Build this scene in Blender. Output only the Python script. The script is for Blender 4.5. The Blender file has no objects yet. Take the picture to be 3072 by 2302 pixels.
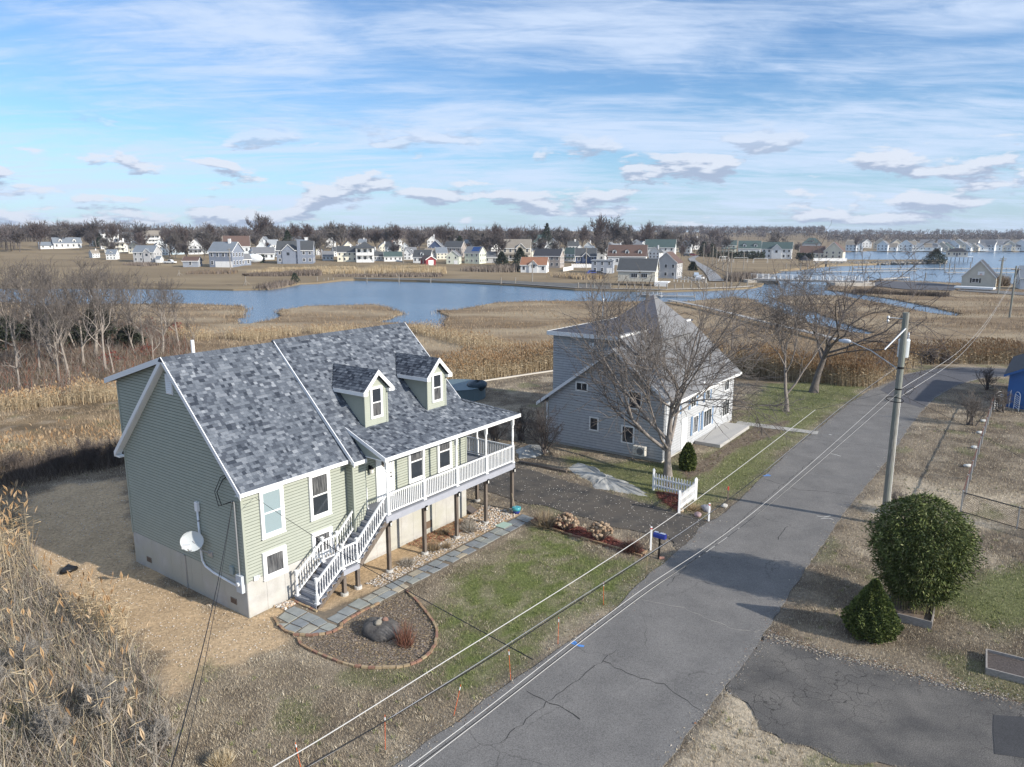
import bpy, math, random
import numpy as np
from mathutils import Vector, Matrix, geometry
rad = math.radians
SC = bpy.context.scene
COL = SC.collection
# ------------------------------------------------------------------ camera
CAMH, FPX, HZ = 14.5, 2200.0, 707.0          # eye height, focal length and horizon row of the 3072 px photograph
PITCH = math.atan((1151 - HZ) / FPX)
cam = bpy.data.cameras.new('camera'); camo = bpy.data.objects.new('camera', cam); COL.objects.link(camo)
camo.location = (0, 0, CAMH); camo.rotation_euler = (math.pi / 2 - PITCH, 0, 0)
cam.sensor_fit = 'HORIZONTAL'; cam.sensor_width = 36; cam.lens = 36 * FPX / 3072
cam.clip_start = 0.2; cam.clip_end = 9000
SC.camera = camo
# ------------------------------------------------------------------ sky, sun, exposure
SUN_AZ, SUN_EL = -29.0, 25.0                  # degrees, azimuth counted from +X
W = bpy.data.worlds.new('World'); SC.world = W; W.use_nodes = True
nt = W.node_tree; nt.nodes.clear(); L = nt.links.new
def N(t, **k):
    n = nt.nodes.new(t)
    for a, b in k.items(): setattr(n, a, b)
    return n
def mth(op, a, b=None, c=None, clamp=False):
    n = N('ShaderNodeMath', operation=op, use_clamp=clamp)
    for i, x in enumerate((a, b, c)):
        if x is None: continue
        if isinstance(x, (int, float)): n.inputs[i].default_value = x
        else: L(x, n.inputs[i])
    return n.outputs[0]
def mixc(f, a, b):
    n = N('ShaderNodeMix', data_type='RGBA'); 
    for s, x in ((n.inputs[0], f), (n.inputs[6], a), (n.inputs[7], b)):
        if isinstance(x, (int, float)): s.default_value = x
        elif isinstance(x, tuple): s.default_value = (*x, 1)
        else: L(x, s)
    return n.outputs[2]
def sstep(x, a, b):
    n = N('ShaderNodeMapRange', interpolation_type='SMOOTHSTEP')
    L(x, n.inputs[0]); n.inputs[1].default_value = a; n.inputs[2].default_value = b
    return n.outputs[0]
out = N('ShaderNodeOutputWorld'); bg = N('ShaderNodeBackground')
sky = N('ShaderNodeTexSky', sky_type='NISHITA', sun_disc=False, sun_elevation=rad(SUN_EL), sun_rotation=rad(90 - SUN_AZ))
sky.altitude = 20; sky.air_density = 1.0; sky.dust_density = 0.4; sky.ozone_density = 2.2
tc = N('ShaderNodeTexCoord'); sep = N('ShaderNodeSeparateXYZ'); L(tc.outputs['Generated'], sep.inputs[0])
dz = mth('MAXIMUM', sep.outputs[2], 0.0)
def plane_noise(off, sx, sy, scale, detail, rough, dist=0.0, lift=0.0, bias=0.10):
    """noise on a flat cloud deck seen in perspective"""
    den = mth('ADD', mth('ADD', dz, lift), bias)
    x = mth('MULTIPLY', mth('DIVIDE', sep.outputs[0], den), sx)
    y = mth('MULTIPLY', mth('DIVIDE', sep.outputs[1], den), sy)
    c = N('ShaderNodeCombineXYZ'); L(x, c.inputs[0]); L(y, c.inputs[1]); c.inputs[2].default_value = off
    n = N('ShaderNodeTexNoise'); n.inputs['Scale'].default_value = scale; n.inputs['Detail'].default_value = detail
    n.inputs['Roughness'].default_value = rough; n.inputs['Distortion'].default_value = dist
    L(c.outputs[0], n.inputs['Vector']); return n.outputs[0]
ci = mth('ADD', mth('MULTIPLY', plane_noise(3.1, 0.55, 1.0, 1.1, 7, 0.60, 0.6), 0.72),
         mth('MULTIPLY', plane_noise(8.7, 0.45, 1.5, 4.5, 6, 0.66, 0.9), 0.28))
cim = mth('MULTIPLY', sstep(ci, 0.385, 0.62), 0.88)
haz = mth('MULTIPLY', sstep(dz, 0.14, 0.0), 0.48)                 # milky air low over the horizon
az = mth('ARCTAN2', sep.outputs[0], sep.outputs[1])
def puff_noise(lift):
    """low heaped clouds, by bearing and height"""
    c = N('ShaderNodeCombineXYZ'); L(mth('MULTIPLY', az, 9.0), c.inputs[0]); L(mth('MULTIPLY', mth('ADD', dz, lift), 30.0), c.inputs[1]); c.inputs[2].default_value = 4.7
    n = N('ShaderNodeTexNoise'); n.inputs['Scale'].default_value = 1.0; n.inputs['Detail'].default_value = 7; n.inputs['Roughness'].default_value = 0.58; n.inputs['Distortion'].default_value = 0.15
    L(c.outputs[0], n.inputs['Vector']); return n.outputs[0]
cu = puff_noise(0.0); cu2 = puff_noise(0.009)
band = mth('MULTIPLY', sstep(dz, 0.004, 0.016), sstep(dz, 0.155, 0.085))
cum = mth('MULTIPLY', mth('MULTIPLY', sstep(cu, 0.515, 0.575), band), 0.92)
top = sstep(mth('SUBTRACT', cu, cu2), -0.03, 0.06)
skyc = N('ShaderNodeMix', data_type='RGBA', blend_type='MULTIPLY'); skyc.inputs[0].default_value = 1.0
L(sky.outputs[0], skyc.inputs[6]); skyc.inputs[7].default_value = (0.70, 0.90, 1.12, 1)
c1 = mixc(haz, skyc.outputs[2], (3.3, 4.7, 6.6))
c2 = mixc(cim, c1, (4.7, 5.6, 7.1))
cc = mixc(top, (2.9, 3.5, 4.7), (5.4, 5.8, 6.6))
c3 = mixc(cum, c2, cc)
L(c3, bg.inputs[0]); bg.inputs[1].default_value = 0.092; L(bg.outputs[0], out.inputs[0])
sun = bpy.data.lights.new('sun', 'SUN'); suno = bpy.data.objects.new('sun', sun); COL.objects.link(suno)
sun.energy = 3.9; sun.angle = rad(0.55); sun.color = (1.0, 0.93, 0.83)
sd = Vector((math.cos(rad(SUN_EL)) * math.cos(rad(SUN_AZ)), math.cos(rad(SUN_EL)) * math.sin(rad(SUN_AZ)), math.sin(rad(SUN_EL))))
suno.rotation_euler = sd.to_track_quat('Z', 'Y').to_euler()
suno.location = (60, -35, 60)
vs = SC.view_settings; vs.view_transform = 'Standard'; vs.look = 'None'; vs.gamma = 1.0; vs.exposure = 0.66
SC.cycles.max_bounces = 6; SC.cycles.diffuse_bounces = 3; SC.cycles.glossy_bounces = 3; SC.cycles.transparent_max_bounces = 6
SC.cycles.use_denoising = True
# ------------------------------------------------------------------ photograph pixels to points
CP, SP = math.cos(PITCH), math.sin(PITCH)
def ray(px, py):
    x, y = (px - 1536) / FPX, (1151 - py) / FPX
    return Vector((x, CP + y * SP, -SP + y * CP))
def PX(px, py, z=0.0):
    d = ray(px, py); return Vector((0, 0, CAMH)) + d * ((z - CAMH) / d.z)
def PY(px, py, depth):
    """point on the ray of a pixel at a given distance along +Y"""
    d = ray(px, py); return Vector((0, 0, CAMH)) + d * (depth / d.y)
def PPLANE(px, py, p0, n):
    d = ray(px, py); o = Vector((0, 0, CAMH)); return o + d * ((Vector(p0) - o).dot(n) / d.dot(n))
def row_of(depth, z=0.0):
    """photo row in which a ground point at that depth shows"""
    a = math.atan2(CAMH - z, depth) - PITCH
    return 1151 + FPX * math.tan(a)
# ------------------------------------------------------------------ materials
MATS = {}
def M(name, c1, c2=None, s=3.0, rough=0.8, bump=0.0, bs=40.0, detail=5, spec=0.3, metal=0.0, stretch=(1, 1, 1),
      rnd=0.0, lo=0.35, hi=0.65, coat=0.0, c3=None, s3=0.3, trans=0.0, nrough=0.6):
    if name in MATS: return MATS[name]
    m = bpy.data.materials.new(name); m.use_nodes = True; t = m.node_tree; b = t.nodes['Principled BSDF']; K = t.links.new
    b.inputs['Roughness'].default_value = rough; b.inputs['Specular IOR Level'].default_value = spec
    b.inputs['Metallic'].default_value = metal; b.inputs['Coat Weight'].default_value = coat
    b.inputs['Base Color'].default_value = (*c1, 1)
    need = c2 is not None or bump > 0
    src = None
    if need:
        g = t.nodes.new('ShaderNodeNewGeometry'); mp = t.nodes.new('ShaderNodeMapping'); mp.inputs['Scale'].default_value = stretch
        K(g.outputs['Position'], mp.inputs[0])
    if c2 is not None:
        n = t.nodes.new('ShaderNodeTexNoise'); n.inputs['Scale'].default_value = s; n.inputs['Detail'].default_value = detail
        n.inputs['Roughness'].default_value = nrough; K(mp.outputs[0], n.inputs[0])
        r = t.nodes.new('ShaderNodeMapRange'); r.inputs[1].default_value = lo; r.inputs[2].default_value = hi; K(n.outputs[0], r.inputs[0])
        x = t.nodes.new('ShaderNodeMix'); x.data_type = 'RGBA'; K(r.outputs[0], x.inputs[0])
        x.inputs[6].default_value = (*c1, 1); x.inputs[7].default_value = (*c2, 1); src = x.outputs[2]
        if c3 is not None:
            n3 = t.nodes.new('ShaderNodeTexNoise'); n3.inputs['Scale'].default_value = s3; n3.inputs['Detail'].default_value = 6; K(mp.outputs[0], n3.inputs[0])
            r3 = t.nodes.new('ShaderNodeMapRange'); r3.inputs[1].default_value = .45; r3.inputs[2].default_value = .62; K(n3.outputs[0], r3.inputs[0])
            x3 = t.nodes.new('ShaderNodeMix'); x3.data_type = 'RGBA'; K(r3.outputs[0], x3.inputs[0]); K(src, x3.inputs[6]); x3.inputs[7].default_value = (*c3, 1); src = x3.outputs[2]
    if rnd > 0:
        oi = t.nodes.new('ShaderNodeObjectInfo'); r2 = t.nodes.new('ShaderNodeMapRange'); K(oi.outputs['Random'], r2.inputs[0])
        r2.inputs[3].default_value = 1 - rnd; r2.inputs[4].default_value = 1 + rnd
        x2 = t.nodes.new('ShaderNodeVectorMath'); x2.operation = 'SCALE'; K(r2.outputs[0], x2.inputs[3])
        if src is None: x2.inputs[0].default_value = c1
        else: K(src, x2.inputs[0])
        src = x2.outputs[0]
    if src is not None: K(src, b.inputs['Base Color'])
    if bump > 0:
        n = t.nodes.new('ShaderNodeTexNoise'); n.inputs['Scale'].default_value = bs; n.inputs['Detail'].default_value = 3; K(mp.outputs[0], n.inputs[0])
        bp = t.nodes.new('ShaderNodeBump'); bp.inputs['Strength'].default_value = bump; bp.inputs['Distance'].default_value = 0.02
        K(n.outputs[0], bp.inputs['Height']); K(bp.outputs[0], b.inputs['Normal'])
    MATS[name] = m; return m
def glass(name, col, rough=0.06, spec=0.7):
    return M(name, col, rough=rough, spec=spec)
# ------------------------------------------------------------------ meshes
class MB:
    def __init__(s): s.v = []; s.f = []; s.m = []
    def add(s, vs, fs, mi=0):
        o = len(s.v); s.v += [tuple(p) for p in vs]; s.f += [tuple(i + o for i in f) for f in fs]; s.m += [mi] * len(fs); return s
    def box(s, x0, x1, y0, y1, z0, z1, mi=0):
        return s.add([(x0, y0, z0), (x1, y0, z0), (x1, y1, z0), (x0, y1, z0), (x0, y0, z1), (x1, y0, z1), (x1, y1, z1), (x0, y1, z1)],
                     [(0, 3, 2, 1), (4, 5, 6, 7), (0, 1, 5, 4), (1, 2, 6, 5), (2, 3, 7, 6), (3, 0, 4, 7)], mi)
    def hexa(s, p, mi=0):
        """eight corners: bottom loop then top loop"""
        return s.add(p, [(0, 3, 2, 1), (4, 5, 6, 7), (0, 1, 5, 4), (1, 2, 6, 5), (2, 3, 7, 6), (3, 0, 4, 7)], mi)
    def slab(s, loop, vec, mi=0):
        """closed prism: a loop of points pushed along vec"""
        n = len(loop); vec = Vector(vec); a = [Vector(p) for p in loop]; b = [p + vec for p in a]
        return s.add(a + b, [tuple(range(n - 1, -1, -1)), tuple(range(n, 2 * n))] + [(i, (i + 1) % n, n + (i + 1) % n, n + i) for i in range(n)], mi)
    def bar(s, p, q, w, h, up=(0, 0, 1), mi=0):
        p, q = Vector(p), Vector(q); d = (q - p).normalized(); up = Vector(up)
        sx = d.cross(up); sx = sx.normalized() if sx.length > 1e-6 else Vector((1, 0, 0)); uz = sx.cross(d)
        c = [(-w / 2, -h / 2), (w / 2, -h / 2), (w / 2, h / 2), (-w / 2, h / 2)]
        a = [p + sx * x + uz * y for x, y in c]; b = [q + sx * x + uz * y for x, y in c]
        return s.add(a + b, [(3, 2, 1, 0), (4, 5, 6, 7), (0, 1, 5, 4), (1, 2, 6, 5), (2, 3, 7, 6), (3, 0, 4, 7)], mi)
    def tube(s, pts, r, n=6, mi=0, cap=True):
        pts = [Vector(p) for p in pts]; k = len(pts)
        if not hasattr(r, '__len__'): r = [r] * k
        o = len(s.v); prev = None
        for i, p in enumerate(pts):
            d = (pts[min(i + 1, k - 1)] - pts[max(i - 1, 0)])
            d = d.normalized() if d.length > 1e-9 else Vector((0, 0, 1))
            if prev is None: a = d.cross(Vector((0.31, 0.77, 0.55)) if abs(d.z) < .99 else Vector((1, 0, 0))).normalized()
            else:
                a = prev - d * prev.dot(d); a = a.normalized() if a.length > 1e-6 else d.orthogonal().normalized()
            prev = a; b = d.cross(a)
            for j in range(n):
                t = 2 * math.pi * j / n; q = p + (a * math.cos(t) + b * math.sin(t)) * r[i]; s.v.append((q.x, q.y, q.z))
        for i in range(k - 1):
            for j in range(n):
                j2 = (j + 1) % n; s.f.append((o + i * n + j, o + i * n + j2, o + (i + 1) * n + j2, o + (i + 1) * n + j)); s.m.append(mi)
        if cap and n > 2:
            s.f.append(tuple(o + j for j in range(n - 1, -1, -1))); s.f.append(tuple(o + (k - 1) * n + j for j in range(n))); s.m += [mi, mi]
        return s
    def lathe(s, c, prof, n=10, mi=0):
        """prof: (radius, z) from bottom to top round c"""
        return s.tube([(c[0], c[1], c[2] + z) for r, z in prof], [r for r, z in prof], n, mi)
    def blob(s, c, rx, ry, rz, seed=0, amp=0.25, seg=10, rings=7, mi=0):
        rg = random.Random(seed); ph = [rg.uniform(0, 6.28) for _ in range(6)]
        o = len(s.v)
        for i in range(rings + 1):
            th = math.pi * i / rings
            for j in range(seg):
                a = 2 * math.pi * j / seg
                k = 1 + amp * (.5 * math.sin(2 * a + ph[0] + th) + .35 * math.sin(3 * th + ph[1] + a) + .3 * math.sin(5 * a + ph[2]) * math.sin(th) + .2 * rg.uniform(-1, 1))
                s.v.append((c[0] + rx * k * math.sin(th) * math.cos(a), c[1] + ry * k * math.sin(th) * math.sin(a), c[2] + rz * k * math.cos(th)))
        for i in range(rings):
            for j in range(seg):
                j2 = (j + 1) % seg; s.f.append((o + i * seg + j, o + (i + 1) * seg + j, o + (i + 1) * seg + j2, o + i * seg + j2)); s.m.append(mi)
        return s
    def mesh(s, name, mats, smooth=False):
        me = bpy.data.meshes.new(name); me.from_pydata(s.v, [], s.f)
        for m in (mats if isinstance(mats, (list, tuple)) else [mats]): me.materials.append(m)
        if any(s.m): me.polygons.foreach_set('material_index', s.m)
        if smooth: me.polygons.foreach_set('use_smooth', [True] * len(s.f))
        me.update(); return me
def link(name, me, parent=None):
    o = bpy.data.objects.new(name, me); COL.objects.link(o)
    if parent is not None: o.parent = parent
    return o
def part(name, mb, mats, parent=None, smooth=False):
    return link(name, mb.mesh(name, mats, smooth), parent)
def tag(o, label=None, cat=None, group=None, kind=None):
    if label: o['label'] = label
    if cat: o['category'] = cat
    if group: o['group'] = group
    if kind: o['kind'] = kind
    return o
def thing(name, label, cat, loc=(0, 0, 0), rz=0.0, group=None):
    o = bpy.data.objects.new(name, None); COL.objects.link(o); o.location = loc; o.rotation_euler = (0, 0, rz); o.empty_display_size = .2
    return tag(o, label, cat, group)
def dup(root, loc, rz=0.0, sc=1.0, label=None):
    r = root.copy(); COL.objects.link(r); r.location = loc; r.rotation_euler = (0, 0, rz); r.scale = (sc, sc, sc) if not hasattr(sc, '__len__') else sc
    if label: r['label'] = label
    for ch in root.children:
        c = ch.copy(); COL.objects.link(c); c.parent = r
        for g in ch.children:
            d = g.copy(); COL.objects.link(d); d.parent = c
    return r
def arr_mesh(name, V, mats, mi=None, parent=None, kind=None):
    """V: (n, k, 3) array of n loose k-gons"""
    n, k = V.shape[:2]; me = bpy.data.meshes.new(name)
    me.vertices.add(n * k); me.vertices.foreach_set('co', np.ascontiguousarray(V, np.float32).ravel())
    me.loops.add(n * k); me.loops.foreach_set('vertex_index', np.arange(n * k, dtype=np.int32))
    me.polygons.add(n); me.polygons.foreach_set('loop_start', np.arange(0, n * k, k, dtype=np.int32))
    for m in (mats if isinstance(mats, (list, tuple)) else [mats]): me.materials.append(m)
    if mi is not None: me.polygons.foreach_set('material_index', np.ascontiguousarray(mi, np.int32))
    me.update(calc_edges=True); o = link(name, me, parent)
    if kind: o['kind'] = kind
    return o
RNG = np.random.default_rng(7)
def vnoise(x, y, s, seed=0):
    """smooth value noise, numpy"""
    x = np.asarray(x) * s; y = np.asarray(y) * s
    xi = np.floor(x).astype(np.int64); yi = np.floor(y).astype(np.int64); fx = x - xi; fy = y - yi
    fx = fx * fx * (3 - 2 * fx); fy = fy * fy * (3 - 2 * fy)
    def h(a, b):
        k = (a * 374761393 + b * 668265263 + seed * 1442695041) & 0x7fffffff
        k = ((k ^ (k >> 13)) * 1274126177) & 0x7fffffff
        return ((k ^ (k >> 16)) & 0xffff) / 65535.0
    return (h(xi, yi) * (1 - fx) + h(xi + 1, yi) * fx) * (1 - fy) + (h(xi, yi + 1) * (1 - fx) + h(xi + 1, yi + 1) * fx) * fy
def fbm(x, y, s, seed=0, o=4):
    r = 0; a = .5; t = 0
    for i in range(o): r = r + a * vnoise(x, y, s * 2 ** i, seed + i * 17); t += a; a *= .55
    return r / t
def sdist(x, y, poly):
    """signed distance to a polygon, positive inside"""
    x = np.asarray(x, float); y = np.asarray(y, float); ins = np.zeros(x.shape, bool); d = np.full(x.shape, 1e18)
    n = len(poly)
    for i in range(n):
        x0, y0 = poly[i][0], poly[i][1]; x1, y1 = poly[(i + 1) % n][0], poly[(i + 1) % n][1]
        if y0 != y1:
            c = ((y0 > y) != (y1 > y)) & (x < (x1 - x0) * (y - y0) / (y1 - y0) + x0); ins ^= c
        ex, ey = x1 - x0, y1 - y0; t = np.clip(((x - x0) * ex + (y - y0) * ey) / max(ex * ex + ey * ey, 1e-12), 0, 1)
        d = np.minimum(d, (x - x0 - t * ex) ** 2 + (y - y0 - t * ey) ** 2)
    d = np.sqrt(d); return np.where(ins, d, -d)
def smooth(x, a, b):
    t = np.clip((x - a) / (b - a), 0, 1); return t * t * (3 - 2 * t)
def refine(poly, step, amp, seed=0, closed=True, freq=.5):
    """subdivide an outline and roughen it"""
    rg = random.Random(seed); out = []; n = len(poly)
    for i in range(n if closed else n - 1):
        a, b = Vector(poly[i]), Vector(poly[(i + 1) % n]); k = max(1, int((b - a).length / step)); d = b - a
        nn = Vector((-d.y, d.x, 0)); nn = nn.normalized() if nn.length > 0 else nn
        for j in range(k):
            q = a + d * (j / k)
            if amp and (j or i): q = q + nn * rg.uniform(-1, 1) * amp
            out.append(q)
    if not closed: out.append(Vector(poly[-1]))
    return out
def sheet(name, poly, mats, z=None, skirt=0.0, kind='structure', parent=None):
    """flat sheet from an outline, with an optional downward edge"""
    p = [Vector((q[0], q[1], z if z is not None else q[2])) for q in poly]
    tris = geometry.tessellate_polygon([p]); mb = MB()
    f = []
    for t in tris:
        a, b, c = (p[i] for i in t)
        f.append(tuple(t) if (b - a).cross(c - a).z > 0 else tuple(reversed(t)))
    mb.add(p, f)
    if skirt:
        n = len(p); o = len(mb.v); mb.v += [(q.x, q.y, q.z - skirt) for q in p]
        for i in range(n): mb.f.append((i, (i + 1) % n, o + (i + 1) % n, o + i)); mb.m.append(0)
    o = part(name, mb, mats, parent)
    if kind: o['kind'] = kind
    return o
def pxpoly(l, z=0.0): return [PX(a, b, z) for a, b in l]
# ------------------------------------------------------------------ terrain, water, road
SEA, MARSH = -0.75, -0.5
m_water = M('water', (0.095, 0.158, 0.228), rough=0.20, spec=0.5)
def water_nodes(m):
    t = m.node_tree; b = t.nodes['Principled BSDF']; K = t.links.new
    g = t.nodes.new('ShaderNodeNewGeometry'); mp = t.nodes.new('ShaderNodeMapping'); mp.inputs['Scale'].default_value = (0.55, 1.3, 1); mp.inputs['Rotation'].default_value = (0, 0, .35)
    K(g.outputs['Position'], mp.inputs[0])
    n1 = t.nodes.new('ShaderNodeTexNoise'); n1.inputs['Scale'].default_value = 0.75; n1.inputs['Detail'].default_value = 5; n1.inputs['Roughness'].default_value = .62; K(mp.outputs[0], n1.inputs[0])
    n2 = t.nodes.new('ShaderNodeTexNoise'); n2.inputs['Scale'].default_value = 0.02; n2.inputs['Detail'].default_value = 3; K(g.outputs['Position'], n2.inputs[0])
    r = t.nodes.new('ShaderNodeMapRange'); K(n2.outputs[0], r.inputs[0]); r.inputs[1].default_value = .38; r.inputs[2].default_value = .6; r.inputs[3].default_value = .35; r.inputs[4].default_value = .9
    bp = t.nodes.new('ShaderNodeBump'); K(n1.outputs[0], bp.inputs['Height']); K(r.outputs[0], bp.inputs['Strength']); bp.inputs['Distance'].default_value = .25
    K(bp.outputs[0], b.inputs['Normal'])
water_nodes(m_water)
def rect(x0, x1, y0, y1): return [(x0, y0), (x1, y0), (x1, y1), (x0, y1)]
seabed = sheet('ground', rect(-6000, 6000, -300, 8500), M('mud', (.10, .085, .06), (.14, .12, .09)), z=-3.0)
water = sheet('water', rect(-6000, 6000, 60, 8500), m_water, z=SEA)
# near ground: one grid with the colours of soil and turf in a vertex attribute
YARD = [(-45, 2), (-40, 34), (-27, 44), (-17, 47.5), (-12, 60), (-6, 69), (5, 78), (14, 79), (22, 72), (27, 70.5), (32, 72), (36, 75), (44, 83), (60, 84), (100, 96), (115, 2)]
ROAD_L = [(262, 3000), (1180, 2302), (1394, 2148), (1516, 2056), (1598, 2001), (1720, 1916), (1820, 1845), (1875, 1800), (1892, 1775), (1935, 1735), (2014, 1671), (2080, 1615), (2096, 1585), (2154, 1554), (2224, 1496), (2285, 1433), (2373, 1352), (2413, 1319), (2460, 1284), (2488, 1260), (2539, 1217), (2610, 1171), (2685, 1140), (2712, 1124), (2791, 1108), (2890, 1102), (3012, 1106), (3260, 1114)]
ROAD_R = [(3260, 1140), (3012, 1130), (2949, 1135), (2910, 1144), (2862, 1161), (2807, 1193), (2760, 1240), (2724, 1288), (2665, 1378), (2563, 1500), (2521, 1558), (2445, 1667), (2407, 1721), (2325, 1852), (2298, 1895), (2200, 2031), (1986, 2302), (1440, 3000)]
road_poly = pxpoly(ROAD_L + ROAD_R)
DRIVE = pxpoly([(2030, 1668), (2041, 1653), (2005, 1617), (1942, 1599), (1842, 1581), (1743, 1549), (1634, 1518), (1575, 1513), (1489, 1481), (1403, 1463), (1300, 1440), (1300, 1400), (1403, 1420), (1471, 1410), (1589, 1409), (1630, 1423), (1765, 1463), (1924, 1508), (2032, 1540), (2105, 1558), (2160, 1560), (2120, 1620)])
DRIVE_R = pxpoly([(2290, 1905), (2325, 1898), (2363, 1917), (2428, 1944), (2526, 1960), (2575, 1985), (2635, 1993), (2744, 2026), (2853, 2058), (2962, 2080), (3070, 2113), (3400, 2200), (3400, 2560), (2950, 2380), (2744, 2303), (2635, 2292), (2526, 2281), (2461, 2249), (2428, 2238), (2358, 2227), (2292, 2189), (2254, 2134), (2190, 2065), (2180, 2040)])
DIRT = pxpoly([(60, 1500), (200, 1450), (380, 1440), (410, 1690), (748, 1860), (900, 1800), (960, 1850), (840, 1880), (860, 1960), (760, 1985), (600, 1990), (520, 2050), (330, 1830), (200, 1790), (90, 1680)])
PATHD = pxpoly([(20, 1560), (250, 1475), (380, 1445), (380, 1475), (250, 1510), (90, 1590)])
GREEN = pxpoly([(1290, 1830), (1600, 1580), (1930, 1690), (1880, 1780), (1560, 1960), (1400, 2040), (1330, 1960)])
GREEN2 = pxpoly([(1900, 1500), (2060, 1540), (2230, 1470), (2430, 1290), (2600, 1160), (2450, 1140), (2300, 1150), (2200, 1300), (2080, 1400), (1700, 1370), (1760, 1440)])
BEDSOIL = pxpoly([(2040, 1405), (2110, 1380), (2260, 1280), (2370, 1260), (2340, 1300), (2210, 1345), (2130, 1410), (2060, 1440)])
REDM = pxpoly([(1590, 1565), (1700, 1600), (1830, 1640), (1925, 1670), (1935, 1655), (1840, 1615), (1720, 1575), (1610, 1550)])
REDM2 = pxpoly([(1965, 1475), (2040, 1480), (2060, 1500), (2035, 1535), (1990, 1505)])
GREEN3 = pxpoly([(2860, 1780), (3072, 1700), (3200, 1760), (3200, 1900), (2990, 1890), (2900, 1850)])
PALE1 = pxpoly([(1960, 2420), (2200, 2080), (2290, 2200), (2500, 2290), (2480, 2420)])
PALE2 = pxpoly([(2580, 1480), (2700, 1440), (3072, 1480), (3200, 1560), (2900, 1580), (2640, 1560)])
HOUSE_A = Vector((-10.1636, 26.0434, 0)); HOUSE_ANG = rad(53.967)
HU = Vector((math.cos(HOUSE_ANG), math.sin(HOUSE_ANG), 0)); HV = Vector((-HU.y, HU.x, 0))
def HP(u, v, z=0.0): return HOUSE_A + HU * u + HV * v + Vector((0, 0, z))
UNDER = [HP(1.0, 0.3), HP(1.0, -.9), HP(1.9, -2.0), HP(5.6, -2.35), HP(14.8, -2.4), HP(15.6, -1.5), HP(13.6, .3)]
BED = pxpoly([(895, 1925), (978, 1972), (1057, 2000), (1126, 2007), (1196, 2003), (1246, 1989), (1291, 1958), (1312, 1899), (1290, 1854), (1256, 1810), (1210, 1785), (1130, 1810), (1040, 1870), (1010, 1900)])
def noisy(x, y, poly, w, amp, s, seed):
    return smooth(sdist(x, y, poly) + (fbm(x, y, s, seed) - .5) * amp, -w, w)
def ground_fields(x, y):
    """soil and turf weights at points of the yard"""
    f = {}
    f['dirt'] = np.maximum(noisy(x, y, DIRT, .35, 2.2, .9, 3), np.maximum(noisy(x, y, UNDER, .2, .7, 1.3, 4), .8 * noisy(x, y, PATHD, .3, .9, 1, 5)))
    f['green'] = np.maximum(noisy(x, y, GREEN, 1.0, 3, .5, 8) * (.58 + .75 * smooth(fbm(x, y, 1.9, 9), .36, .66)),
                 np.maximum(noisy(x, y, GREEN2, .8, 2, .5, 10) * (.65 + .5 * fbm(x, y, .5, 14)), noisy(x, y, GREEN3, .8, 3, .5, 11)))
    f['green'] = np.maximum(f['green'], .5 * smooth(fbm(x, y, .45, 12), .60, .72))
    f['pale'] = np.maximum(np.maximum(noisy(x, y, PALE1, .4, 2.0, .8, 13), .8 * noisy(x, y, PALE2, 1.0, 4, .35, 15)), .35 * smooth(fbm(x, y, .6, 16), .56, .70))
    f['bed'] = np.maximum(noisy(x, y, BED, .15, .3, 2, 20), noisy(x, y, BEDSOIL, .25, .6, 1.2, 21))
    f['red'] = np.maximum(noisy(x, y, REDM, .1, .3, 2, 22), noisy(x, y, REDM2, .15, .4, 2, 23))
    # gravel and leaf litter round the drive and along the kerb
    f['grav'] = np.maximum(noisy(x, y, DRIVE, 1.2, 2.2, .6, 24), .55 * smooth(sdist(x, y, [(p.x, p.y) for p in road_poly]), -1.0, .1) * smooth(fbm(x, y, 1.2, 25), .35, .6))
    return f
C_BASE = np.array((.25, .205, .15)); C_DARK = np.array((.14, .112, .083)); C_DIRT = np.array((.48, .35, .215)); C_GREEN = np.array((.135, .15, .058)); C_PALE = np.array((.52, .44, .33))
C_BED = np.array((.19, .15, .112)); C_RED = np.array((.20, .055, .040)); C_GRAV = np.array((.135, .120, .103)); C_MEAD = np.array((.225, .165, .10)); C_MEAD2 = np.array((.13, .098, .062))
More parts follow.
